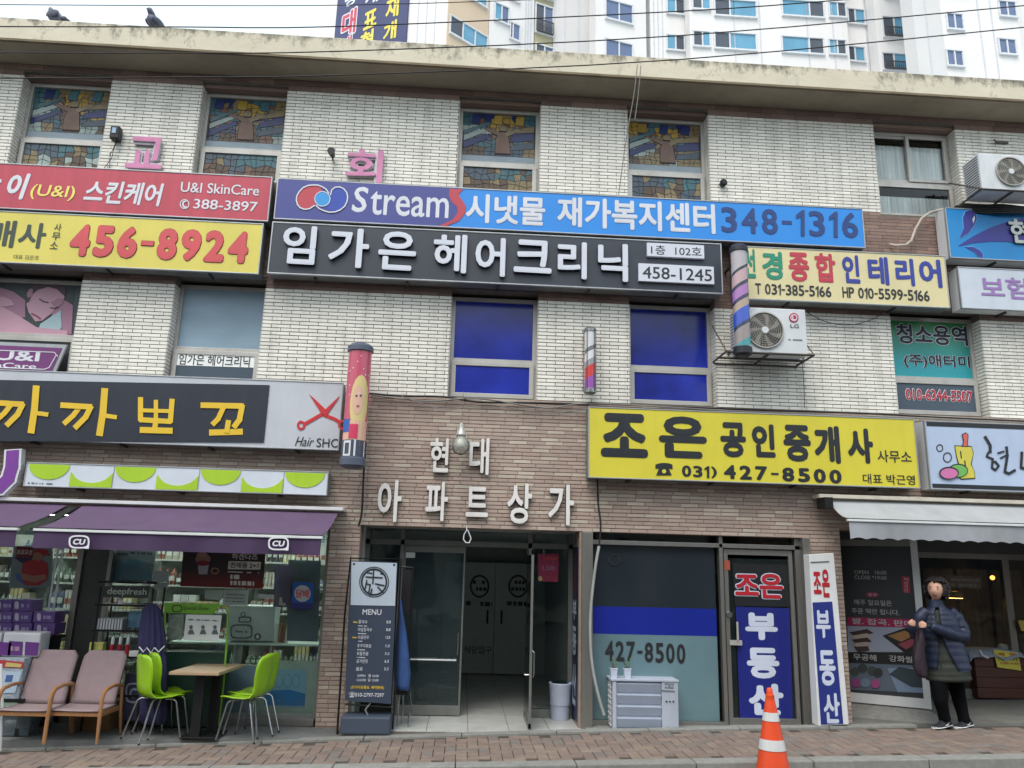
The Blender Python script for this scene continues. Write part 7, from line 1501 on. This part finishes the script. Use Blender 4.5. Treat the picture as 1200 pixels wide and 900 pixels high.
# block 2: broad white block with blue windows
a2_ = apt('broad white apartment block with many blue sliding windows in the middle', (at(850, 40, 46)[0], 46, 0)); YB_ = 44.0
q1, f1 = wplane(698, 757, 20, .26, YB_ + .0); wall(a2_, q1, 698, 757, m_apt)
for y in (2, 48, -44): awin(a2_, q1, 710, 740, y + 2, y + 23, [m_wn, m_wn])
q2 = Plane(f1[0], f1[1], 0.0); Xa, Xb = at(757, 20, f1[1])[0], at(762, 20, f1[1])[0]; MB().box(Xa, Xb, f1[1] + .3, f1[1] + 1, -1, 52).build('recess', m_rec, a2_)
q3, f3 = wplane(762, 808, 30, .10, f1[1]); wall(a2_, q3, 762, 808, m_apt, (766, 771, 776))
for y in (0, 42.5, -43): awin(a2_, q3, 782, 801, y, y + 16.5, [m_wb, m_wd])
q4, f4 = wplane(808, 1000, 40, .068, f3[1] - 1.2); wall(a2_, q4, 808, 992, m_apt, (860, 890, 945, 975))
for k, dy in enumerate((-38.5, 0, 38.5)):
    awin(a2_, q4, 812, 831, -4 + dy + 1 - (4 if k else 4) + 4, 11 + dy, [m_wd, m_wb], (.55,)) if k < 2 else awin(a2_, q4, 813, 831, 38, 54.5, [m_wd, m_wb], (.55,))
    awin(a2_, q4, 838, 885, 40 - 38.5 * (2 - k) - (0), 58 - 38.5 * (2 - k) - 0, [m_wd, m_wb], (.36,)); awin(a2_, q4, 917, 964, 45 - 43 * (2 - k) + 0, 62.5 - 43 * (2 - k), [m_wb, m_wd], (.66,)); awin(a2_, q4, 972, 990, 48 - 44 * (2 - k), 64 - 44 * (2 - k), [m_wb, m_wd])
q5, f5 = wplane(992, 1020, 60, .10, f4[1] + .6); wall(a2_, q5, 991, 1030, m_apt, (1016,), py=50)
for k in range(3): awin(a2_, q5, 994, 1012, 56 - 44 * (2 - k), 72 - 44 * (2 - k), [m_wd, m_wb], (.42,))
q6, f6 = wplane(1028, 1067, 60, .07, f4[1] - .4); wall(a2_, q6, 1028, 1067, m_apt, py=50)
for k in range(3): awin(a2_, q6, 1035, 1062, 64 - 42.5 * (2 - k), 82 - 42.5 * (2 - k) + (4 if k == 1 else 0), [m_wd, m_wb], (.46,), rail=True)
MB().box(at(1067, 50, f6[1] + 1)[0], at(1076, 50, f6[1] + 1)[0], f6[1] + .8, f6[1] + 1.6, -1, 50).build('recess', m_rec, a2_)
# block 3: right-hand block
a3_ = apt('plain white apartment block with small paired windows at the top right corner', (at(1140, 40, 40)[0], 42, 0))
q7, f7 = wplane(1112, 1196, 45, .09, 40.0); wall(a3_, q7, 1106, 1196, m_apt, (1150, 1165), py=45)
for dy in (-47, 0, 47):
    awin(a3_, q7, 1110, 1127, 17.5 + dy * .915, 34.5 + dy * .915, [m_wn, m_wn])
    awin(a3_, q7, 1171, 1189, 3 + dy * .94, 19.5 + dy * .94, [m_wn, m_wn])
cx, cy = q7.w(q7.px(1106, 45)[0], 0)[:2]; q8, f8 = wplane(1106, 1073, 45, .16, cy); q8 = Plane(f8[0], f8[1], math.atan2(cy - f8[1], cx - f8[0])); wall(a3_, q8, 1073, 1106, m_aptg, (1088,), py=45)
q9, f9 = wplane(1196, 1240, 50, .1, f7[1] + 1.5); wall(a3_, q9, 1196, 1260, m_apt, py=45)

# ================================================================ pigeons on the cornice
m_pg = M('pigeon_grey', (104, 108, 126), .8, var=.3, scale=18); m_pn = M('pigeon_neck', (84, 112, 124), .45, var=.3, scale=14); m_pf = M('pigeon_leg', (150, 90, 84), .7)
def pigeon(px, py, rz, label):
    Y = CY + .14; x, _ = at(px, py, Y); z0 = ZC1 + .035
    r = thing('pigeon', label, 'bird', (0, 0, 0), 'pigeons on the cornice'); g = MB()
    rg = []
    for t, zz_, rad, ry in ((0, .105, .010, 1), (.07, .10, .034, 1), (.2, .095, .048, 1.05), (.4, .09, .055, 1.0), (.6, .082, .050, .95), (.78, .066, .034, .95), (.9, .052, .022, 1.2), (1, .040, .016, 1.5)):
        xx = .075 - .17 * t; rg.append([(xx, rad * .82 * ry * math.cos(2 * PI * i / 14), zz_ + rad * math.sin(2 * PI * i / 14)) for i in range(14)])
    g.loft(rg); g.loft([[(cx_ + 0, rr_ * math.cos(2 * PI * i / 12), cz_ + rr_ * math.sin(2 * PI * i / 12)) for i in range(12)] for cx_, cz_, rr_ in ((.03, .13, .036), (.05, .15, .032), (.064, .168, .027), (.08, .172, .018), (.092, .168, .006))])
    g.loft([[(cx_, hy * math.cos(2 * PI * i / 8), cz_ + .006 * math.sin(2 * PI * i / 8)) for i in range(8)] for cx_, cz_, hy in ((-.07, .058, .024), (-.12, .036, .028), (-.165, .018, .032))])
    o = g.build('body', m_pg, None, smooth=True); o.parent = r
    for s_ in (-1, 1):
        g = MB(); g.ell((-.01, s_ * .043, .09), (.075, .014, .036), 12, 8, fn=lambda p: Vector((p.x, p.y, p.z - .25 * p.x * 0 + .2 * min(0, p.x)))); o = g.build('wing', M('pigeon_wing', (84, 88, 104), .8, var=.3, scale=30), None, smooth=True); o.parent = r
        g = MB(); g.tube([(.0, s_ * .016, .045), (.002, s_ * .018, .0)], .004, 5); o = g.build('leg', m_pf, None); o.parent = r
    g = MB(); g.tube([(.09, 0, .167), (.108, 0, .160)], [.006, .001], 6); o = g.build('beak', M('beak_dark', (50, 46, 46), .6), None); o.parent = r
    g = MB(); g.ell((.02, 0, .118), (.043, .040, .034), 12, 8); o = g.build('neck_feathers', m_pn, None, smooth=True); o.parent = r
    place(r, x, Y, z0, rz); r.scale = (1.3, 1.3, 1.3); return r
pigeon(65, 20, math.radians(160), 'plump grey pigeon with its tail to the right, left one on the cornice'); pigeon(181, 25, math.radians(245), 'upright grey pigeon with teal neck, right one on the cornice')

# ================================================================ traffic cone
x, y = 2.62, 6.76; zc0 = gz(x) - .115
xr1, ztp = at(900, 806, y); x = xr1 + .012; HC = ztp - zc0
cn = thing('traffic_cone', 'orange traffic cone with two white reflective bands at the kerb in the foreground', 'traffic cone', (x, y, zc0))
m_or = M('cone_orange', (222, 74, 30), .45, var=.06, dirt=.12); m_rf = M('cone_white', (206, 206, 206), .35, var=.06, dirt=.25)
lean = -.0
def cr_(v): return .022 + (.150 - .022) * (1 - v)
def cband(v0, v1, mat, nm, dr=0.0, sg=10):
    g = MB(); g.lathe((x, y, zc0), [(cr_(v0 + (v1 - v0) * k / sg) + dr, HC * (v0 + (v1 - v0) * k / sg)) for k in range(sg + 1)], 32, cap=False); return g.build(nm, mat, cn, smooth='auto')
g = MB(); g.lathe((x, y, zc0), [(.16, .012), (cr_(.05), .03)] + [(cr_(v), HC * v) for v in (.1, .3, .5, .7, .86, .9)] + [(.036, HC * .905), (.034, HC * .93), (.026, HC * .935), (.025, HC * .985), (.018, HC)], 32, cap=True); g.build('cone_body', m_or, cn, smooth='auto')
zpx = lambda py: (at(906, py, y - cr_(.6))[1] - zc0) / HC
cband(zpx(846), zpx(836), m_rf, 'reflective_band', .004); cband(zpx(880), zpx(867.5), m_rf, 'reflective_band', .004)
g = MB(); n = 8; g.loft([[(x + .2 * sx, y + .2 * sy, z) for sx, sy in ((-1, -.8), (-.8, -1), (.8, -1), (1, -.8), (1, .8), (.8, 1), (-.8, 1), (-1, .8))] for z in (zc0, zc0 + .028)]); g.build('base', M('cone_base_black', (40, 40, 40), .8), cn, bevel=.006)

# ================================================================ walking woman
PX, PYp = gp(1114, 853); PZ0 = gz(PX) + .0; S_ = PYp / F * 1.0
Ypl = PYp
def pp(px, py, dy=0.0):  # point of the figure from the photo, at the figure's own distance
    Y = Ypl + dy; X_, Z_ = at(px, py, Y); return Vector((X_, Y, Z_))
ps_ = thing('person', 'woman in navy quilted jacket and olive coat walking past the rice cake shop', 'person', (PX, Ypl, PZ0))
m_skin = M('skin', (206, 160, 138), .55, var=.05, scale=20); m_hair = M('dark_curly_hair', (30, 24, 24), .55, var=.3, scale=60, bump=.6, bscale=90)
m_jk = M('navy_quilt', (27, 37, 62), .55, var=.12, scale=9, bump=.15, bscale=60); m_oc = M('olive_quilt', (36, 41, 34), .7, var=.12, scale=9, bump=.15, bscale=60); m_tr = M('black_trousers', (15, 16, 19), .95, var=.2, spec=.1); m_in = M('dark_green_top', (34, 48, 44), .8, var=.1)
u = (pp(1095, 853) - pp(1095, 672)).length   # figure height
zt_ = pp(1095, 672).z; Hh = zt_ - PZ0
def sk_body():
    """body as one skinned surface: trunk, neck, arms and legs from a joint skeleton"""
    J = {}; Rr = {}
    def j(n_, v, r): J[n_] = v; Rr[n_] = r
    hipc = pp(1108, 780); chest = pp(1099, 733); nb = pp(1098, 712); nt_ = pp(1096, 704)
    j('pelvis', hipc, .085); j('waist', pp(1104, 757), .078); j('chest', chest, .095); j('neckb', nb, .045); j('neck', nt_, .034); j('head', pp(1095.5, 696, -.02), .04)
    j('sl', pp(1082, 716, -.03), .045); j('el', pp(1074, 744, .02), .034); j('wl', pp(1066, 731, -.14), .020)
    j('sr', pp(1116, 717, .03), .045); j('er', pp(1129, 747, -.02), .036); j('wr', pp(1086, 733, -.17), .021)
    j('hl', pp(1101, 787, -.02), .066); j('kl', pp(1101, 818, -.05), .046); j('al', pp(1107, 843, -.0), .030)
    j('hr', pp(1118, 787, .04), .066); j('kr', pp(1124, 818, .05), .046); j('ar', pp(1129, 845, .03), .030)
    E_ = [('pelvis', 'waist'), ('waist', 'chest'), ('chest', 'neckb'), ('neckb', 'neck'), ('neck', 'head'), ('chest', 'sl'), ('sl', 'el'), ('el', 'wl'), ('chest', 'sr'), ('sr', 'er'), ('er', 'wr'), ('pelvis', 'hl'), ('hl', 'kl'), ('kl', 'al'), ('pelvis', 'hr'), ('hr', 'kr'), ('kr', 'ar')]
    return J, Rr, E_
def skin(name, J, Rr, E_, root, mat, par, levels=2):
    ks = list(J); off = WL[par.name]; me = bpy.data.meshes.new(name)
    me.from_pydata([tuple((J[k][c] - off[c]) * K for c in range(3)) for k in ks], [(ks.index(a), ks.index(b)) for a, b in E_], [])
    bm = bmesh.new(); bm.from_mesh(me); lay = bm.verts.layers.skin.verify(); bm.verts.ensure_lookup_table()
    for i, k in enumerate(ks): bm.verts[i][lay].radius = (Rr[k] * K, Rr[k] * K); bm.verts[i][lay].use_root = (k == root)
    bm.to_mesh(me); bm.free(); o = bpy.data.objects.new(name, me); C.objects.link(o)
    md = o.modifiers.new('s', 'SKIN'); md.use_smooth_shade = True; sb = o.modifiers.new('u', 'SUBSURF'); sb.levels = levels; sb.render_levels = levels
    dg = bpy.context.evaluated_depsgraph_get(); dg.update(); nm = bpy.data.meshes.new_from_object(o.evaluated_get(dg)); bpy.data.objects.remove(o)
    nm.materials.clear(); nm.materials.append(mat); nm.name = name
    for p_ in nm.polygons: p_.use_smooth = True
    o = bpy.data.objects.new(name, nm); C.objects.link(o); o.parent = par; WL[o.name] = off; return o
J, Rr, E_ = sk_body()
body = skin('body', J, Rr, E_, 'pelvis', m_skin, ps_)
body.data.materials.append(m_in); body.data.materials.append(m_tr)
zn_ = (pp(1098, 710).z - PZ0) * K; zh_ = (pp(1108, 782).z - PZ0) * K
for p_ in body.data.polygons: p_.material_index = 0 if p_.center.z > zn_ else (1 if p_.center.z > zh_ else 2)
# hands: palm plus five separate fingers
def hand(w, d, side, up):
    w = Vector(w); d = Vector(d).normalized(); s_ = Vector(side).normalized(); n_ = d.cross(s_).normalized() * up
    J = {'w': w, 'p': w + d * .035}; Rr = {'w': .018, 'p': .021}; E_ = [('w', 'p')]
    for i, (o_, l) in enumerate(((-.022, .026), (-.008, .032), (.007, .030), (.020, .024))):
        a = w + d * .052 + s_ * o_; J['a%d' % i] = a; J['b%d' % i] = a + d * l * .6 + n_ * .008; J['c%d' % i] = a + d * l * .7 + n_ * .024
        Rr['a%d' % i] = .0085; Rr['b%d' % i] = .0075; Rr['c%d' % i] = .006; E_ += [('p', 'a%d' % i), ('a%d' % i, 'b%d' % i), ('b%d' % i, 'c%d' % i)]
    J['t0'] = w + d * .02 - s_ * .022; J['t1'] = w + d * .04 - s_ * .036 + n_ * .008; J['t2'] = w + d * .055 - s_ * .03 + n_ * .018
    for k, r in (('t0', .010), ('t1', .009), ('t2', .007)): Rr[k] = r
    E_ += [('p', 't0'), ('t0', 't1'), ('t1', 't2')]; return skin('hand', J, Rr, E_, 'p', m_skin, ps_)
hand(pp(1064, 731, -.16), (1, -.25, .05), (0, .15, -1), 1); hand(pp(1086, 733, -.19), (-1, -.15, .05), (0, -.1, -1), -1)
# head with face
hc = pp(1096.5, 691, -.035); yaw = math.radians(-42)   # turned to the left of the picture
def hw_(p):    # local head coords: x right, y back, z up -> world
    c, s_ = math.cos(yaw), math.sin(yaw); return (hc.x + p[0] * c - p[1] * s_, hc.y + p[0] * s_ + p[1] * c, hc.z + p[2])
g = MB(); rg = []; n = 28; A, Bh, Ch = .074, .088, .108
for i in range(19):
    ph = PI * (.02 + .96 * i / 18); ring = []
    for k in range(n):
        w = 2 * PI * k / n; x_, y_, z_ = math.sin(ph) * math.cos(w), math.sin(ph) * math.sin(w), -math.cos(ph)
        X_, Y_, Z_ = x_ * A, y_ * Bh, z_ * Ch
        if Z_ < 0: X_ *= 1 - .28 * (-z_) ** 1.5; Y_ *= 1 - (.10 if Y_ < 0 else .35) * (-z_) ** 1.3      # jaw and chin
        if y_ < -.5:
            f_ = max(0, (-y_ - .5) / .5)
            Y_ -= .016 * f_ * math.exp(-((X_ / .013) ** 2) - ((Z_ + .018) / .022) ** 2)   # nose
            Y_ += .007 * math.exp(-((abs(X_) - .026) / .012) ** 2 - ((Z_ - .008) / .010) ** 2)  # eye sockets
            Y_ -= .005 * math.exp(-((X_ / .02) ** 2) - ((Z_ + .047) / .010) ** 2)  # lips
            Y_ -= .005 * math.exp(-((abs(X_) - .032) / .014) ** 2 - ((Z_ + .018) / .015) ** 2)  # cheeks
        ring.append(hw_((X_, Y_, Z_)))
    rg.append(ring)
g.loft(rg); hd = g.build('head', m_skin, ps_, smooth=True)
def fpt(X_, Z_, out=0.0): 
    y_ = -math.sqrt(max(0, 1 - (X_ / A) ** 2 - (Z_ / Ch) ** 2)) * Bh; return (X_, y_ - out, Z_)
md_ = M('face_dark', (46, 30, 28), .6); mlip = M('lip', (116, 46, 50), .5)
for s_ in (-1, 1):
    c_ = fpt(s_ * .030, .008, -.003); g = MB(); g.ell((0, 0, 0), (.014, .005, .0042), 10, 6); g.v = [hw_((v[0] + c_[0], v[1] + c_[1], v[2] + c_[2])) for v in g.v]; g.build('eye', md_, ps_, smooth=True)
    c_ = fpt(s_ * .031, .030, .000); g = MB(); g.ell((0, 0, 0), (.018, .004, .0034), 10, 6); g.v = [hw_((v[0] + c_[0], v[1] + c_[1], v[2] + c_[2] - abs(v[0]) * .2)) for v in g.v]; g.build('eyebrow', md_, ps_, smooth=True)
    g = MB(); g.ell((0, 0, 0), (.008, .014, .022), 10, 7); g.v = [hw_((v[0] + s_ * .079, v[1] + .010, v[2] - .005)) for v in g.v]; g.build('ear', m_skin, ps_, smooth=True)
c_ = fpt(0, -.056, .000); g = MB(); g.ell((0, 0, 0), (.021, .006, .009), 12, 6); g.v = [hw_((v[0] + c_[0], v[1] + c_[1], v[2] + c_[2])) for v in g.v]; g.build('mouth', mlip, ps_, smooth=True)
# hair: bob of curls
rr = random.Random(12); g = MB(); rg = []
for i in range(15):
    ph = PI * (.26 + .73 * i / 14); ring = []
    for k in range(32):
        w = 2 * PI * k / 32; x_, y_, z_ = math.sin(ph) * math.cos(w), math.sin(ph) * math.sin(w), -math.cos(ph)
        face = max(0, -y_) ** 1.2 * (1 if z_ < .62 else 0); r = 1.20 - .42 * min(1, face * 1.9) + rr.uniform(-.035, .035) + .04 * math.sin(5 * w + 3 * i)
        ring.append(hw_((x_ * A * r * 1.42 + .006, y_ * Bh * r * 1.1 + .022, z_ * Ch * (r * 1.04 if z_ > 0 else 1.04) + .008)))
    rg.append(ring)
g.loft(rg); 
for k in range(420):
    w = rr.uniform(0, 2 * PI); zz_ = rr.uniform(-.095, .122); ph = math.acos(max(-1, min(1, zz_ / .132))); x_, y_ = math.sin(ph) * math.cos(w), math.sin(ph) * math.sin(w)
    if y_ < -.36 and zz_ < .078: continue
    c_ = (x_ * A * 1.62 + .006, y_ * Bh * 1.34 + .022, zz_); r = rr.uniform(.007, .016); q = MB(); q.ell((0, 0, 0), (r, r, r * 1.5), 6, 4); g.add([hw_((v[0] + c_[0], v[1] + c_[1], v[2] + c_[2])) for v in q.v], q.f)
g.build('hair', m_hair, ps_, smooth=True)
# clothing lofts
def tubeL(name, pts, mat, quilt=0, amp=.0, n=24, fold=0.0, cap=True, open_front=None, squash=1.0):
    """loft along a path of (centre, rx, ry); quilt ribs swell between stitched seams"""
    P = []; 
    for i in range(len(pts) - 1):
        st = 6
        for k in range(st):
            t = k / st; a, b = pts[i], pts[i + 1]; s = t * t * (3 - 2 * t) * .5 + t * .5; P.append((a[0].lerp(b[0], t), a[1] + (b[1] - a[1]) * s, a[2] + (b[2] - a[2]) * s))
    P.append(pts[-1]); tot = len(P) - 1; rg = []; rr2 = random.Random(len(name) + 3)
    for i, (c_, rx, ry) in enumerate(P):
        d = (P[min(i + 1, tot)][0] - P[max(i - 1, 0)][0]).normalized(); sx = Vector((1, 0, 0)); sx = (sx - d * sx.dot(d)); sx = sx.normalized() if sx.length > .3 else Vector((0, 1, 0)); sy = d.cross(sx).normalized()
        q = 1 + amp * (abs(math.sin(PI * quilt * i / tot)) ** .4 - .6) if quilt else 1
        rx *= 1.12; ry *= 1.08; rg.append([tuple(c_ + sx * rx * q * (1 + fold * math.sin(5 * w + i * .23) + fold * .6 * math.sin(9 * w - i * .4)) * math.cos(w) + sy * ry * q * (1 + fold * math.sin(4 * w + i * .31)) * math.sin(w)) for w in [2 * PI * k / n for k in range(n)]])
    g = MB().loft(rg, cap=cap); return g.build(name, mat, ps_, smooth=True)
tubeL('trouser_leg', [(pp(1102, 784, -.02), .088, .092), (pp(1100, 800, -.04), .076, .082), (pp(1102, 820, -.05), .060, .064), (pp(1105, 834, -.02), .050, .054), (pp(1107, 843, 0), .050, .054)], m_tr, fold=.03)
tubeL('trouser_leg', [(pp(1117, 784, .04), .088, .092), (pp(1120, 800, .05), .074, .082), (pp(1124, 820, .05), .058, .064), (pp(1128, 836, .04), .048, .054), (pp(1130, 846, .03), .050, .056)], m_tr, fold=.03)
tubeL('under_coat', [(pp(1098, 714), .07, .06), (pp(1101, 728), .125, .10), (pp(1103, 750), .135, .115), (pp(1107, 770), .165, .14), (pp(1110, 786), .188, .16), (pp(1111.5, 797), .200, .17)], m_oc, 9, .07, fold=.015)
# navy jacket: open shell
def shell(name, pts, mat, quilt, amp, a0, a1, n=40, th=.012, lift=0.0):
    P = []
    for i in range(len(pts) - 1):
        for k in range(7):
            t = k / 7; a, b = pts[i], pts[i + 1]; P.append((a[0].lerp(b[0], t), a[1] + (b[1] - a[1]) * t, a[2] + (b[2] - a[2]) * t, a[3] + (b[3] - a[3]) * t))
    P.append(pts[-1]); tot = len(P) - 1; out = []; inn = []
    for i, (c_, rx, ry, op) in enumerate(P):
        rx *= 1.14; ry *= 1.10
        q = 1 + amp * (abs(math.sin(PI * quilt * i / tot)) ** .4 - .6); ws = [math.radians(a0 + op + (a1 - a0 - 2 * op) * k / n) for k in range(n + 1)]
        out.append([tuple(c_ + Vector((rx * q * math.cos(w), ry * q * math.sin(w), 0))) for w in ws]); inn.append([tuple(c_ + Vector(((rx - th) * math.cos(w), (ry - th) * math.sin(w), 0))) for w in ws])
    g = MB(); rows = [o_ + i_[::-1] for o_, i_ in zip(out, inn)]; g.loft(rows); return g.build(name, mat, ps_, smooth=True)
# opening faces the street, left of centre: angles measured from +X; -90 is towards the street
shell('jacket', [(pp(1097, 707), .056, .056, 10), (pp(1098, 712), .08, .072, 7), (pp(1099, 717), .145, .105, 4), (pp(1101, 730), .170, .13, 2), (pp(1103, 748), .172, .135, 3), (pp(1107, 765), .188, .15, 10), (pp(1111, 785), .196, .168, 24)], m_jk, 13, .11, -112, 240)
tubeL('sleeve', [(pp(1086, 715, -.02), .05, .05), (pp(1079, 724, -.01), .064, .06), (pp(1075, 738, .02), .058, .058), (pp(1074, 744, .0), .055, .055), (pp(1070, 738, -.08), .045, .045), (pp(1067, 733, -.13), .034, .034)], m_jk, 7, .12)
tubeL('sleeve', [(pp(1112, 715, .02), .05, .05), (pp(1120, 724, .01), .066, .062), (pp(1128, 739, -.02), .064, .062), (pp(1128, 746, -.06), .062, .058), (pp(1116, 744, -.14), .056, .052), (pp(1101, 738, -.18), .044, .044), (pp(1091, 734, -.19), .034, .034)], m_jk, 9, .12)
tubeL('collar', [(pp(1097, 712, -.01), .066, .062), (pp(1096.5, 703.5, -.005), .060, .060)], m_jk, 0, 0, cap=False)
MB().tube([tuple(pp(1091, 714, -.105)), tuple(pp(1090, 735, -.15)), tuple(pp(1094, 755, -.158)), tuple(pp(1104, 783, -.19))], .006, 6).build('zip', m_black, ps_)
# trainers
def shoe(tx, ty, hx, hy, dy0, dy1):
    t_, h_ = pp(tx, ty, dy0), pp(hx, hy, dy1); zf = PZ0 + .002; d = Vector((t_.x - h_.x, t_.y - h_.y, 0)); Ls = d.length; d.normalize(); s_ = Vector((-d.y, d.x, 0)); rg = []; rs_ = []
    for v, w_, h2 in ((0, .026, .055), (.08, .034, .085), (.25, .036, .10), (.42, .034, .085), (.6, .040, .058), (.8, .042, .042), (.93, .034, .032), (1, .016, .022)):
        c_ = Vector((h_.x, h_.y, zf)) + d * Ls * v
        rg.append([tuple(c_ + s_ * w_ * math.cos(a) + Vector((0, 0, .02 + max(0, math.sin(a)) * (h2 - .02) - (0 if math.sin(a) > 0 else .004)))) for a in [2 * PI * k / 14 for k in range(14)]])
        rs_.append([tuple(c_ + s_ * (w_ + .006) * math.cos(a) + Vector((0, 0, .012 + .012 * math.sin(a) + (.006 if v < .3 else 0)))) for a in [2 * PI * k / 14 for k in range(14)]])
    o = MB().loft(rg).build('shoe', M('trainer_black', (30, 32, 38), .6, var=.1), ps_, smooth=True); MB().loft(rs_).build('sole', M('sole_white', (206, 206, 210), .5), o, smooth='auto')
    m_ = Vector((h_.x, h_.y, zf)) + d * Ls * .42; si = -1 if (s_.y > 0) else 1; q = m_ + s_ * si * .041
    MB().tube([tuple(q + d * .03 + Vector((0, 0, .034))), tuple(q + Vector((0, 0, .028))), tuple(q - d * .045 + Vector((0, 0, .056)))], [.003, .007, .002], 6).build('side_mark', M('sole_white', 0), o)
shoe(1094, 851, 1113, 846, -.10, .05); shoe(1120, 854, 1138, 850, -.06, .08)
# shoulder bag
bg_ = thing('shoulder_bag', 'dark plum patterned bag hanging from the arm of the walking woman', 'bag', tuple(pp(1077, 795, -.05)))
rg = []
for py, cx, rx in ((738, 1078, 3), (748, 1078, 4.5), (758, 1077, 6), (770, 1077, 7.5), (782, 1078, 7.5), (790, 1080, 6), (794, 1081, 4)):
    c_ = pp(cx, py, -.10); rg.append([(c_.x + rx * S_ * (1 + .16 * math.sin(5 * w + py * .1)) * math.cos(w), c_.y + .05 * math.sin(w), c_.z) for w in [2 * PI * k / 18 for k in range(18)]])
MB().loft(rg).build('bag_body', M('plum_bag', (40, 28, 38), .6, var=.5, scale=22), bg_, smooth=True)
MB().tube([tuple(pp(1084, 757, -.12)), tuple(pp(1082, 742, -.12)), tuple(pp(1078, 726, -.10)), tuple(pp(1074, 742, -.12)), tuple(pp(1075, 758, -.12))], .010, 6).build('strap', M('plum_strap', (60, 34, 48), .5), bg_)
